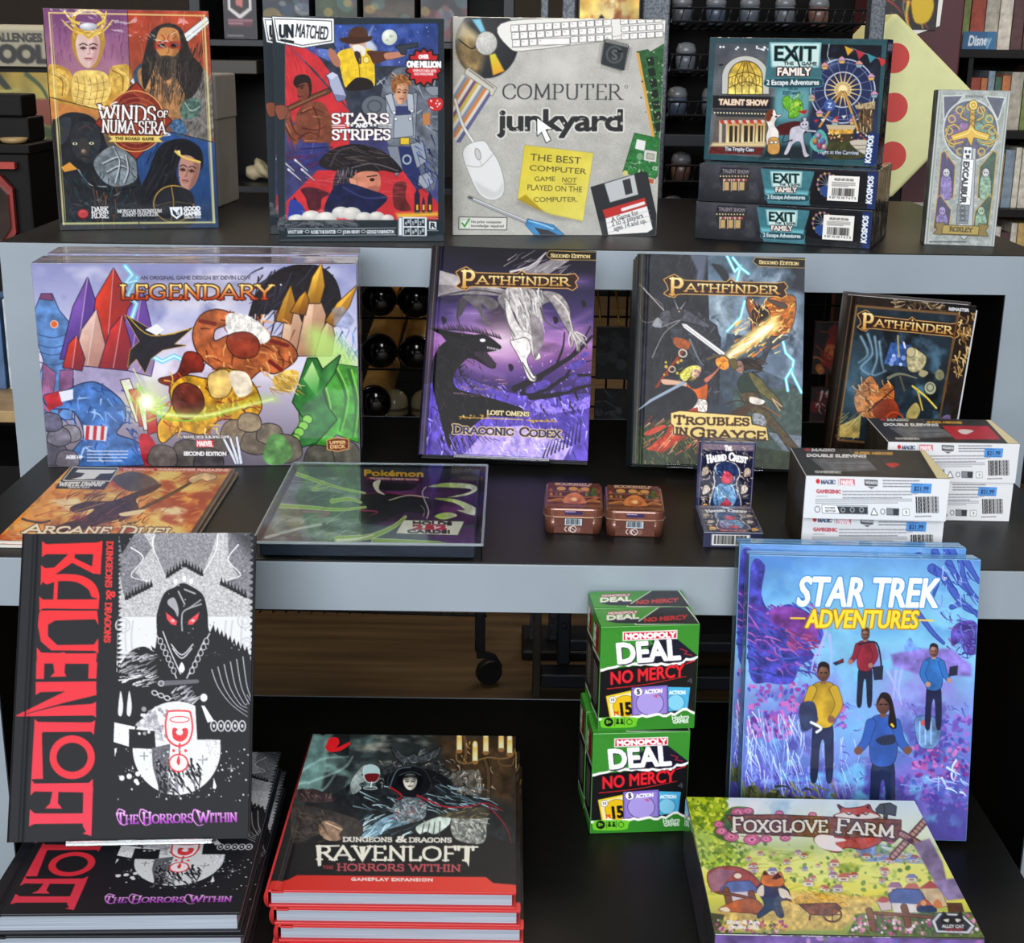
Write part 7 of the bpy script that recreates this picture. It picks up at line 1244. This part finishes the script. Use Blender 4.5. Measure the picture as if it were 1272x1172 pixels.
tin('brown bookshelf game tin, left one of the pair', pose(.0679,1.4500,Z2,-2.2)); tin('brown bookshelf game tin, right one of the pair', pose(.1344,1.4433,Z2,-2.7))
def deck(label, M, group):
    r = thing('card_deck', label, 'playing cards', M, group); w,h,d = .0637,.0893,.018
    MB().box(-w/2,0,0,w/2,d,h,.0007).build('tuck_box', mat('deck_navy','2a2c4a',.4,coat=1,wave=.35,noise=.2), r); sheet('front_print', art('deck'), w-.0012, h-.0012, INK_WRAP, r, at=(0,0,.0006))
    m = sheet('bar_code_panel', art('deck_end'), w-.003, d-.002, INK_SATIN, r); m.matrix_local = Matrix.Translation((0,.001,0))@Matrix.Rotation(math.pi/2,4,'X')@Matrix.Scale(1,4); m.location = (0,d-.001,-.0001); m.rotation_euler = (math.pi/2,0,0); return r
deck('dark blue card deck box standing upright', pose(.2404,1.5135,Z2,-1.5,0), 'card deck boxes'); deck('dark blue card deck box lying flat with its bar code showing', pose(.2364,1.4107,Z2+.018,-1.1,90), 'card deck boxes')
# ------------------------------------------------------------------ low table
BK = '1c1d22'
RS = hardcover('rulebook','black and red lettered rulebook lying on top of the left stack','book',pose(-.3313,1.0166,Z3+.062+.0215*2,0,90),art('raven_black'),.216,.279,.0205,BK,INK_MATTE,'black and red rulebooks')
TOPZ = .50
RS.matrix_world = pose(-.3313,1.0166,TOPZ,2.1,90)
dup(RS, pose(-.3286,1.0150,TOPZ-.0206,1.6,90), 'black and red lettered rulebook second from the top of the left stack')
dup(RS, pose(-.3296,1.0160,TOPZ-.0412,2.3,90), 'black and red lettered rulebook lying lowest in the left stack')
VP = pose(-.3421,1.1114,TOPZ+.0108,3.3,27.4)
dup(RS, VP, 'black and red lettered rulebook propped upright on the left stack')
easel('clear acrylic easel on the left stack of books', VP@Matrix.Translation((.012,0,0)), .13, .026)
GS = hardcover('rulebook','rulebook with a red band and a seated cloaked figure on top of the centre stack','book',pose(-.0991,1.0391,.51,.2,90),art('gameplay'),.2151,.2822,.0172,'1c1d1e',INK_GLOSS,'red edged rulebooks',spine='b82c2c',edge='c43030',page=white_pages())
for k,l,dx,dy in ((1,'red edged rulebook second from the top of the centre stack',.004,.000),(2,'red edged rulebook third from the top of the centre stack',.007,.0005),(3,'red edged rulebook at the bottom of the centre stack',.004,0)): dup(GS, pose(-.0991+dx,1.0391+dy,.51-.0174*k,.1*k,90), l)
def mono(label, M):
    r = thing('card_game', label, 'card game', M, 'green card game boxes'); w,h,d = .0972,.112,.044
    MB().box(-w/2,0,0,w/2,d,h,.0008).build('carton', mat('card_box_green','4a9c3a',.4,coat=.3,noise=.05), r); sheet('front_print', art('mono_front'), w-.0012, h-.0012, INK_GLOSS, r, at=(0,0,.0006)); sheet('top_print', art('mono_top'), w-.0012, d-.0012, INK_GLOSS, r, at=(0,.0006,h), face='top'); sheet('side_print', art('mono_side'), d-.0012, h-.0012, INK_GLOSS, r, at=(-w/2,.0006,.0006), face='left'); return r
m0 = mono('green and black card game box, lower one of the front column', pose(.1320,1.2536,Z3,4.6)); dup(m0, pose(.1365,1.2585,Z3+.1123,5.9), 'green and black card game box, upper one of the front column')
dup(m0, pose(.1275,1.3010,Z3,4.6), 'green and black card game box, lower one of the rear column'); dup(m0, pose(.1322,1.3035,Z3+.1123,4.6), 'green and black card game box, upper one of the rear column')
tr = carton('boxed_game','blue space adventure game box, front one of two','roleplaying game',pose(.3455,1.238,Z3+.006,-1.3,11),art('trek'),.2258,.2846,.026,'6aa0d0',INK_WRAP,'blue space adventure boxes',wrap=True,lid=.0)
c = Cv([(0,0),(300,0),(300,40),(0,40)],180,24,'7ab4e0'); c.VG([(0,'5a90c8'),(.35,'8ac8f0'),(.5,'3c6ca8'),(.7,'94d0f4'),(1,'5a94cc')]); c.tiny(180,6,280,14,1,'dce8f4',3); c.S(40,(0,0,300,40),30,2,['dff0fc','3a6aa8'],10,20,4,a=.5)
sheet('top_panel', c, .224, .025, INK_WRAP, tr, at=(0,.0005,.2846), face='top')
c = Cv([(0,0),(30,0),(30,280),(0,280)],20,200,'5a6a78'); c.N(.5,30,seed=3); c.S(50,(0,0,30,280),50,2,['a8b4bc','34404a','dfe4e8'],88,6,4,a=.6); sheet('side_panel', c, .025, .283, INK_WRAP, tr, at=(-.1129,.0005,.0008), face='left')
TM = pose(.3455,1.238,Z3+.006,-1.3,11)
dup(tr, pose(.3405,1.2815,Z3+.0045,-1.3,8.2), 'blue space adventure game box standing behind its twin')
r = thing('board_game','farm board game box with a fox, lying flat in the front','board game',pose(.2800,.9847,.51,-.4,90)); w,h,d = .2205,.2179,.068
fs = mat('farm_box_side','3c3a44',.4,coat=1,crough=.05,wave=.35,noise=.5,nscale=30,col2='22222a'); MB().box(-w/2,0,0,w/2,d-.012,h,.0012).build('lid', fs, r); MB().box(-w/2+.0016,d-.013,.0016,w/2-.0016,d,h-.0016,.001).build('tray', fs, r); sheet('front_panel', art('fox'), w-.0016, h-.0016, INK_WRAP, r, at=(0,0,.0008))
m = sheet('end_panel', art('fox_front'), w-.002, d-.014, INK_WRAP, r); m.rotation_euler = (math.pi/2,0,0); m.location = (0,d-.013,-.0001)
# ------------------------------------------------------------------ the shop behind the tables
SPK = mat('speckled_steel','70757c',.5,metal=.3,noise=.5,nscale=240,col2='3e4348'); WIR = mat('black_wire','141416',.4,metal=.5); IRON = mat('black_steel','24262a',.45,metal=.4)
# wire rack of capsules, right of centre
t = thing('wire_rack','black wire rack with speckled grey posts behind the escape games','shop rack',Matrix.Translation((.455,2.75,0)))
MB().box(-.185,.128,.07,.20,.138,1.45,.002).build('back_panel', mat('rack_shade','0c0a09',.7,spec=.1), t)  # black sheet added as shade, darkens the view through the rack
for x,w in ((-.20,.051),(.21,.028)): MB().box(x-w/2,-.02,.06,x+w/2,.02,1.45,.003).build('post', SPK, t)
MB().box(-.18,-.012,1.02,.20,.012,1.043,.002).build('crossbar', IRON, t); MB().box(-.225,-.14,.03,.24,.14,.07,.004).build('base', IRON, t)
for x in (-.2,.21):
    for y in (-.11,.11): MB().lathe([(.006,0),(.022,.004),(.022,.024),(.006,.028)],14,M=Matrix.Translation((x,y,.028))@Matrix.Rotation(math.pi/2,4,'Y')@Matrix.Translation((0,0,-.014))).build('caster', IRON, t)
m = MB()
for i in range(10): x = -.165+i*.04; m.tube([(x,-.016,.08),(x,-.016,.80)],.0022,6)
for i in range(12): z = .12+i*.06; m.tube([(-.175,-.013,z),(.196,-.013,z)],.0022,6)
m.build('wire_grid', WIR, t)
rows = ((1.247,1.271),(1.160,1.188),(1.078,1.103),(.955,.985),(.87,.90))
for z0,z1 in rows:
    m = MB().tube([(-.17,-.012,z1),(.19,-.012,z1)],.0026,6).tube([(-.17,-.012,z0),(.19,-.012,z0)],.0026,6).tube([(-.17,.10,z0-.012),(.19,.10,z0-.012)],.0026,6)
    for i in range(21): x = -.165+i*.0175; m.tube([(x,-.012,z1),(x-.006,-.012,z0),(x-.012,.10,z0-.012)],.0024,5)
    m.build('wire_shelf', WIR, t)
R = random.Random(7); caps = []
CAPC = ('5a5e66','6a7078','4f5a6c','7a5a50','5d6670')
def capsule(label, M, col, s=1):
    o = thing('capsule', label, 'toy capsule', M, 'capsules on the wire rack'); MB().lathe([(.010*s,0),(.017*s,.003),(.019*s,.02*s),(.019*s,.036*s)],14).build('cup', mat('capsule_'+col,col,.3,trans=.2), o, True); MB().lathe([(.0195*s,0),(.0195*s,.007),(.016*s,.017*s),(.006*s,.021*s)],14,(0,0,.036*s)).build('cap', mat('capsule_cap','6a6c70',.3), o, True); return o
CAPN = {'5a5e66':'grey','6a7078':'light grey','4f5a6c':'slate blue','7a5a50':'brown','5d6670':'blue grey'}; base = {k:None for k in CAPC}; names = ['top','second','third','fourth','fifth']; pos = ['at the left end','left of the middle','in the middle','right of the middle','at the right end']
for j,(z0,z1) in enumerate(rows[:5]):
    for i in range(5):
        col = CAPC[(i*2+j)%5]; M = Matrix.Translation((.31+i*.065+(j%2)*.012, 2.80+.006*((i+j)%3), z0-.006)); l = '%s toy capsule %s of the %s wire shelf' % (CAPN[col], pos[i], names[j])
        if base[col] is None: base[col] = capsule(l, M, col)
        else: dup(base[col], M, l)
# poster frame left of the rack
t = thing('poster_stand','steel stand holding a fiery poster behind the grey game box','poster stand',Matrix.Translation((.14,2.70,0)))
for x in (-.092,-.048): MB().box(x-.007 if x<-.06 else x-.012,-.01,0,x+.007 if x<-.06 else x+.012,.01,1.5,.002).build('post', SPK, t)
MB().box(-.032,-.004,1.15,.084,.006,1.48,.002).build('frame', IRON, t); MB().box(-.115,-.07,0,.084,.07,.02,.004).build('base', IRON, t)
c = Cv([(0,0),(120,0),(120,300),(0,300)],60,150,'c87828'); c.VG([(0,'6a3410'),(.5,'e8982c'),(.68,'f8d878'),(.75,'c87020'),(1,'2a1c10')]); c.N(.5,30,seed=4); c.E(66,200,20,80,'fdf0c0',a=.9,s_=40); c.K((0,100,120,300),'8a3c10',26,.5,.7,.8,5); c.B([30,225,44,205,60,222,70,210,90,228,110,250,0,250],'241a14')
sheet('poster', c, .108, .32, INK_GLOSS, t, at=(.026,-.0045,1.155))
m = MB()
for i in range(4): x = -.03+i*.036; m.tube([(x,-.012,.08),(x,-.012,.90)],.0022,6)
for i in range(14): z = .10+i*.06; m.tube([(-.042,-.009,z),(.084,-.009,z)],.0022,6)
m.build('wire_grid', WIR, t)
for x in (.012,.047): part(MB().tube([(x,-.016,.77),(x+.004,-.06,.765),(x+.012,-.075,.70),(x+.014,-.08,.695)],.0022,6).build('hook', mat('brass_wire','a8883c',.35,metal=.7), t), 'brass coloured hook')
# polka dot die, maroon cabinet, bookcase
t = thing('foam_die','big pale yellow foam die with red dots, tilted on a corner','die',Matrix.Translation((.757,2.92,1.091)))
S = .130; q = Matrix.Rotation(math.radians(41.5),4,'Y'); MB().box(-S,0,-S,S,.20,S,.010,M=q,seg=3).build('cube', mat('foam_yellow','dfe0a4',.8,noise=.04), t)
c41,s41 = math.cos(math.radians(41.5)), math.sin(math.radians(41.5))
for u,v in ((.52,-.52),(0,0),(-.52,.52)):
    x = (u*c41+v*s41)*S; z = (-u*s41+v*c41)*S; p = MB().lathe([(.001,0),(.029,0),(.029,.0016),(.001,.0018)],26,M=Matrix.Translation((x,.0002,z))@Matrix.Rotation(math.pi/2,4,'X')).build('dot', mat('foam_red','c84a44',.8), t); 
MB().box(-.05,.06,-.66,.05,.16,-.14,.004).box(-.07,.02,-1.091,.10,.20,-.66,.004).build('plinth', BLK, t)
t = thing('cabinet','maroon cabinet with a white edged poster on its front','cabinet',Matrix.Translation((.867,3.25,0))); MB().box(-.098,0,0,.114,.36,1.6,.004).build('body', mat('maroon_panel','4a1a22',.45,noise=.1), t); MB().box(-.098,-.004,.862,.114,0,.870).build('trim_strip', mat('pale_strip','b0a8a0',.5), t)
MB().prism([(-.076,1.34),(-.07,1.243),(-.022,1.224),(.060,1.254),(.063,1.34),(.054,1.44),(-.054,1.44)],-.006,-.0005).build('poster_border', mat('white_card','e8e6e2',.6), t)
c = Cv([(0,0),(120,0),(120,200),(0,200)],44,72,'2a2224'); c.N(.5,30,seed=2); c.S(30,(10,20,100,190),70,6,['a83830','d8c040','5a4a4a','c85048','8a8078'],60,40,3,cv=.4); c.B([60,120,90,80,110,140,100,180,70,180],'d8b830'); sheet('poster_art', c, .116, .18, INK_SATIN, t, at=(-.006,-.0062,1.245))
t = thing('bookcase','black bookcase along the right side of the shop','bookcase',Matrix.Translation((1.01,3.6,0)))
BC = mat('bookcase_black','120f0d',.5,spec=.25); SH = (.43,.625,.819,1.013,1.206,1.40,1.60)
MB().box(0,0,0,.02,.32,1.62,.002).build('side_panel', BC, t); MB().box(.93,0,0,.95,.32,1.62,.002).build('side_panel', BC, t); MB().box(.02,.305,0,.93,.32,1.62).build('back_panel', BC, t)
for z in SH: MB().box(.02,.002,z-.02,.93,.305,z,.0015).build('shelf_board', BC, t)
for z0,z1 in zip(SH[:-1],SH[1:]): MB().box(.10 if z0 != 1.206 else .30,.004,z0,.112 if z0 != 1.206 else .312,.30,z1-.02).build('divider', BC, t)
pal = ('a84a38','c8a868','4a6a58','d8d0c0','3c4a6a','7a8a4a','c87a48','5a3a3c','e0d8c8','8a9aa8','b8b0a0','3a5a48','c84838','d8b848')
R = random.Random(12); proto = None; ordn = ['first','second','third','fourth','fifth','sixth','seventh','eighth','ninth','tenth','eleventh','twelfth']; shn = {.625:'second lowest',.819:'third lowest',1.013:'middle',1.206:'upper'}
COLN = {'a84a38':'rust red','c8a868':'tan','4a6a58':'grey green','d8d0c0':'cream','3c4a6a':'navy','7a8a4a':'olive','c87a48':'orange','5a3a3c':'brown','e0d8c8':'ivory','8a9aa8':'grey blue','b8b0a0':'stone grey','3a5a48':'dark green','c84838':'red','d8b848':'yellow'}
for z in (.625,.819,1.013,1.206):
    x = 1.035 if z == 1.206 else 1.126; n = 0
    while x < 1.52 and n < 12:
        k = R.choice(pal); w = R.uniform(.014,.036); h = R.uniform(.115,.165); 
        if z != 1.206 and n == 0:
            w = .03
        if 1.105 < x < 1.125 and False: x += .03
        o = tag(MB().box(-w/2,0,0,w/2,.14,h,.0015).box(-w/2+.0015,-.0008,h*.6,w/2-.0015,0,h*.86).build('book', mat('bookcloth_'+k,k,.6,noise=.35,nscale=50)), 'upright %s book, %s from the left on the %s bookcase shelf' % (COLN[k], ordn[n], shn[z]), 'book', 'books in the bookcase'); o.matrix_world = Matrix.Translation((x+w/2,3.64,z)); x += w+.002; n += 1
c = Cv([(0,0),(90,0),(90,34),(0,34)],46,18,'3a6a94'); c.T('Disney',14,27,76,25,19,'f0f4f8',b=.8,sl=.15); c.P([64,0,90,0,90,34,64,34],'4a88b0',a=.5)
t = thing('shelf_sign','blue shelf sign with white lettering in the bookcase','sign',Matrix.Translation((1.134,3.615,1.2062))); MB().box(-.041,0,0,.041,.003,.042,.0006).build('card', mat('sign_blue','3a6a94',.5), t); sheet('print', c, .081, .041, INK_SATIN, t, at=(0,-.0001,.0005))
# left side: panel with sign, black cabinet, tray, hanging pack
t = thing('display_board','green fantasy display board with a lettered header, left edge of the photo','display board',Matrix.Translation((-1.10,3.2,0))); MB().box(-.20,0,.60,.085,.02,1.14,.003).build('board', BLK, t); MB().box(-.20,-.006,1.142,.085,.016,1.23,.003).build('header', mat('header_beige','b0a68c',.6), t); [MB().box(x,0,0,x+.02,.02,.60).build('leg', IRON, t) for x in (-.18,.045)]
c = Cv([(0,0),(150,0),(150,50),(0,50)],110,36,'a8a08a'); c.P([0,0,150,0,150,6,0,6],'c8bea0'); c.T('CHALLENGES',69,20,140,20,10,'2c2a26',b=.6); c.T('SCHOOL',37,45,144,45,20,'2c2a26',b=2); sheet('header_print', c, .283, .086, INK_SATIN, t, at=(-.0575,-.0064,1.143))
c = Cv([(0,0),(150,0),(150,280),(0,280)],90,160,'5a5a34'); c.VG([(0,'b89a40'),(.15,'8a8a50'),(.4,'4a5030'),(.7,'383c24'),(1,'24241a')]); c.N(.5,40,seed=3); c.S(120,(0,20,150,200),50,8,['8a9a4a','2c3420','b0a860','4a5a34'],40,50,4,cv=.4); c.B([80,60,120,50,140,110,130,190,90,200,70,130],'9aa060',n=.4); c.P([90,30,140,30,146,60,86,60],'8a4a34'); sheet('board_print', c, .283, .52, INK_SATIN, t, at=(-.0575,-.0004,.61))
t = thing('floor_cabinet','low black cabinet at the left edge behind the tallest table','cabinet',Matrix.Translation((-1.10,2.6,0))); MB().box(-.22,0,.04,.215,.15,1.0,.004).build('body', BLK, t); MB().box(-.225,-.004,1.0,.219,.154,1.017,.003).build('top', BLK, t); MB().box(-.20,.02,0,.20,.13,.04).build('plinth', IRON, t)
tag(MB().box(-.11,-.035,0,.11,.055,.045,.004).build('game_box', BLK), 'black box on the low cabinet, lower of two', 'box', 'black boxes on the cabinet').matrix_world = Matrix.Translation((-1.008,2.69,1.0172)); tag(MB().box(-.10,-.035,0,.10,.05,.04,.004).build('game_box', BLK), 'black box on the low cabinet, upper of two', 'box', 'black boxes on the cabinet').matrix_world = Matrix.Translation((-1.008,2.69,1.0625))
o = MB().lathe([(.015,0),(.022,.003),(.025,.010),(.023,.010),(.020,.004)],28).build('tray', mat('tan_wood','a88c60',.5,noise=.2), None, True); tag(o,'round tan wooden tray on the low black cabinet','tray'); o.matrix_world = Matrix.Translation((-.918,2.626,1.0172))
t = thing('figure_pack','red hexagonal figure pack hanging on the low black cabinet','toy pack',Matrix.Translation((-.935,2.585,.89))); MB().prism([(-.028,.05),(0,.075),(.022,.05),(.022,-.03),(-.003,-.065),(-.028,-.03)],-.004,.008).build('card', mat('pack_red','8a241c',.4,noise=.3), t); MB().prism([(-.02,.04),(0,.056),(.015,.04),(.015,-.02),(-.003,-.045),(-.02,-.02)],-.012,-.0042).build('blister', mat('pack_dark','2a1a16',.25,coat=1,noise=.5), t); MB().box(-.05,-.005,.085,.03,.008,.097).build('header', mat('pack_header','a83428',.4), t); MB().tube([(0,.02,.091),(0,-.015,.091)],.002,6).build('peg', WIR, t)
# rear wall unit with game boxes along the top of the photo
t = thing('wall_shelf','black shelf unit behind the tall table, running along the back','shelving',Matrix.Translation((-.35,3.1,0)))
for x in (-.33,.33): MB().box(x-.012,0,0,x+.012,.3,1.7,.002).build('upright', IRON, t)
for z in (1.205,1.42,.9): MB().box(-.318,0,z-.014,.318,.3,z,.0015).build('shelf_board', IRON, t)
part(MB().box(-.318,-.02,1.135,-.20,.16,1.163,.002).build('tray', mat('tray_dark','3a342c',.5), t), 'dark pull-out tray with a tan rim'); MB().box(-.318,.29,0,.318,.3,1.7).build('back_panel', BLK, t)
GB = (('27242a',.072,.20,'black game box with a white hexagon, left on the rear shelf'),('2a3a4a',.10,.15,'dark blue game box next to the hexagon box on the rear shelf'),('3c4a34',.09,.17,'dark green game box in the middle of the rear shelf'),('4a4034',.11,.16,'brown game box right of the green one on the rear shelf'),('33343a',.10,.19,'dark grey game box at the right end of the rear shelf')); x = -.628
for k,w,h,l in GB:
    o = thing('game_box', l, 'board game', Matrix.Translation((x+w/2,3.14,1.2055)), 'games on the rear shelf'); MB().box(-w/2,0,0,w/2,.12,h,.002).build('carton', mat('rear_'+k,k,.45,noise=.4,nscale=30), o)
    c = Cv([(0,0),(100,0),(100,200),(0,200)],36,64,k); c.N(.5,30,seed=len(l)); c.D(26,(0,0,100,200),6,22,['c8c0b4','8a3c44','5a8a8a','d8b058','3a4a6a'],len(l),a=.5)
    if k == '27242a': c.P([0,0,100,0,100,200,0,200],'242028'); c.P([50,80,86,98,86,140,50,160,14,140,14,98],'e0dcd8'); c.P([50,88,78,102,78,136,50,150,22,136,22,102],'2a2428'); c.P([40,100,62,104,58,136,38,130],'c87a70'); c.P([10,158,90,158,84,174,16,174],'6a3040'); c.tiny(14,160,86,172,2,'e0c8cc',3); c.tiny(10,190,90,196,1,'c8c0c0',4)
    sheet('front_print', c, w-.002, h-.002, INK_SATIN, o, at=(0,0,.001)); x += w+.012
o = MB(); r = random.Random(4); bmesh.ops.create_icosphere(o.bm, subdivisions=3, radius=.028)
for v in o.bm.verts: v.co *= 1+.22*(r.random()-.5)+.25*math.sin(v.co.x*160+v.co.z*90); v.co.z *= .75
o = o.build('paper_bag', mat('crumpled_paper','c4b490',.7), None, True); tag(o,'crumpled pale paper bag on the rear shelf unit','bag'); o.matrix_world = Matrix.Translation((-.575,3.22,.925))
# playmat tubes in a wire crate under the tall table
t = thing('wire_crate','black wire crate of golden tubes seen under the tallest table','rack',Matrix.Translation((-.21,2.5,0))); m = MB()
for z in (.722,.626,.532):
    for y,dz in ((.030,0),(.26,.018)): MB().tube([(-.112,y,z+dz),(.112,y,z+dz)],.0022,6).build('rail', WIR, t)
for x in (-.112,.112):
    for y,z in ((.030,.80),(.26,.82)): MB().tube([(x,y,.149),(x,y,z)],.0028,6).build('upright', WIR, t)
GOLD = mat('gold_tube','f0c470',.25,metal=.35,noise=.3,nscale=20); CAP = mat('black_cap','0c0c0e',.12,coat=.5)
def tube_(label, x, z, p=None):
    M = Matrix.Translation((x,2.50,z))@Matrix.Rotation(-math.pi/2+.08,4,'X')
    if p: return dup(p, M, label)
    o = thing('playmat_tube', label, 'tube', M, 'golden tubes with black caps'); MB().lathe([(.0295,.006),(.030,.008),(.030,.24),(.0295,.242)],24).build('tube', GOLD, o, True); MB().lathe([(.001,-.006),(.014,-.005),(.024,-.001),(.0295,.003),(.0322,.008),(.0322,.016),(.0306,.018)],28).build('end_cap', CAP, o, True); return o
p = tube_('golden tube with a black cap, upper left in the wire crate',-.244,.759); tube_('golden tube with a black cap, upper right in the wire crate',-.178,.757,p); tube_('golden tube with a black cap, middle left in the wire crate',-.244,.663,p); tube_('golden tube with a black cap, middle right in the wire crate',-.178,.661,p); tube_('golden tube with a black cap, bottom left in the wire crate',-.256,.567,p)
DOME = mat('clear_dome','d8cca4',.15,trans=.5); 
def dome(label, x, p=None):
    M = Matrix.Translation((x,2.55,.5385))
    if p: return dup(p, M, label)
    o = thing('display_dome', label, 'dome', M, 'pale domes in the crate'); MB().lathe([(.026,0),(.026,.018),(.024,.030),(.017,.040),(.006,.045)],22).build('dome', DOME, o, True); MB().lathe([(.0268,.008),(.0268,.014)],22).build('band', mat('dome_band','5a4a34',.5), o); return o
p = dome('pale clear dome under the tubes, left one',-.222); dome('pale clear dome under the tubes, right one',-.165,p)
def pack(name, label, x, z, w, h, k, cols, seed):
    o = thing(name, label, 'toy pack', Matrix.Translation((x,2.585,z))); MB().box(-w/2,0,0,w/2,.012,h,.001).build('card', mat('packcard_'+k,k,.5,noise=.3), o); c = Cv([(0,0),(100,0),(100,150),(0,150)],36,54,k); c.N(.4,30,seed=seed); c.D(14,(10,20,90,140),8,24,cols,seed,a=.8); c.S(10,(10,10,90,140),50,6,cols,50,60,seed,cv=.4); sheet('print', c, w-.001, h-.001, INK_SATIN, o, at=(0,0,.0005)); MB().tube([(0,.012,h-.008),(0,.034,h-.006)],.002,6).build('peg', WIR, o)
pack('figure_pack','red and orange figure pack on the wire grid, beside the storm battle book',.590,.615,.058,.10,'2a1a1a',['c84a2c','e89048','a82c20'],3); pack('figure_pack','dark red figure pack below the orange one on the wire grid',.592,.50,.058,.09,'2a1416',['6a1c1c','8a2420','e8e0d8'],5); pack('figure_pack','grey figure pack on the wire grid left of the storm battle book',.185,.60,.06,.10,'1c1e22',['3a4048','50565c'],7); pack('figure_pack','black figure pack on the wire grid below the grey one',.185,.495,.06,.085,'16171a',['2c3036','60666c'],8)
o = MB().box(-.06,0,0,.06,.12,.035,.002).build('game_box', mat('tan_box','9a8a60',.6)); tag(o,'tan box behind the hooks under the tallest table','box'); o.matrix_world = Matrix.Translation((.195,2.94,.715))
t = thing('side_shelf','small dark shelf carrying the tan box behind the hooks','shelf',Matrix.Translation((.195,2.92,.0))); MB().box(-.09,0,.70,.09,.16,.714,.002).build('board', IRON, t); [MB().box(x,.06,0,x+.015,.10,.70).build('leg', IRON, t) for x in (-.085,.07)]
# wheeled rack foot and steel frame seen under the middle table
t = thing('rolling_rack','low black rolling wire rack on casters under the middle table','shop rack',Matrix.Translation((-.20,2.53,0))); m = MB()
m.tube([(-.42,0,.150),(.155,0,.139)],.003,6).tube([(-.42,.40,.139),(.155,.40,.139)],.003,6)
for i in range(23): x = -.41+i*.025; m.tube([(x,-.006,.142),(x,.40,.142)],.0016,5)
m.build('wire_deck', WIR, t)
for x in (-.40,.142):
    for y in (0,.40):
        MB().box(x-.010,y-.008,.066,x+.010,y+.008,.150,.002).build('leg', IRON, t); w = MB().lathe([(.006,-.010),(.024,-.010),(.026,-.006),(.026,.006),(.024,.010),(.006,.010)],20,M=Matrix.Translation((x+.018,y-.012,.026))@Matrix.Rotation(.4,4,'Z')@Matrix.Rotation(math.pi/2,4,'X')).build('caster_wheel', mat('caster_rubber','1a1c1e',.5), t, False); MB().prism([(x-.008,.07),(x+.030,.058),(x+.044,.034),(x+.036,.028),(x+.018,.05),(x-.006,.05)],y-.005,y+.002).build('caster_fork', IRON, t)
t = thing('steel_frame','dark blue steel rack base on the floor behind the green card games','shop rack',Matrix.Translation((.16,2.46,0))); NV = mat('navy_steel','262c34',.45,metal=.4)
MB().box(-.10,0,.02,.46,.05,.048,.003).build('lower_beam', NV, t); MB().box(-.068,.05,.075,.46,.09,.098,.003).build('upper_beam', NV, t); MB().box(-.068,.045,.048,-.042,.095,.42,.003).build('upright', NV, t); MB().box(.434,.045,.048,.46,.095,.42,.003).build('upright', NV, t); MB().box(-.115,.0,0,-.100,.05,.32,.002).build('outer_post', mat('bronze_post','3a342a',.5), t)
for x in (-.055,): MB().lathe([(.001,0),(.006,.001),(.006,.004),(.001,.005)],12,M=Matrix.Translation((x,.045,.13))@Matrix.Rotation(math.pi/2,4,'X')).build('bolt', IRON, t)
# low tan shelf with magazines at the left edge
t = thing('low_shelf','low tan shelf at the left edge beyond the middle table','shelf',Matrix.Translation((-.925,2.25,0))); TAN = mat('tan_wood','a88c60')
MB().box(-.20,0,.590,.19,.30,.610,.002).build('shelf_board', TAN, t); [MB().box(x,0,0,x+.02,.30,.590).build('leg_panel', BLK, t) for x in (-.20,.17)]; MB().box(-.17,.05,.02,.16,.30,.50).build('bin', BLK, t)
for i,(k,l) in enumerate((('c8d0d8','white and blue magazine on the low tan shelf, nearest the tables'),('4a6a94','blue magazine on the low tan shelf, next to the white one'))):
    o = MB().box(-.012,0,0,.012,.10,.16,.002).build('magazine', mat('mag_'+k,k,.5,noise=.4,nscale=30)); tag(o,l,'magazine','magazines on the low shelf'); o.matrix_world = Matrix.Translation((-.872-.03*i,2.40,.6102))
bpy.context.view_layer.update()
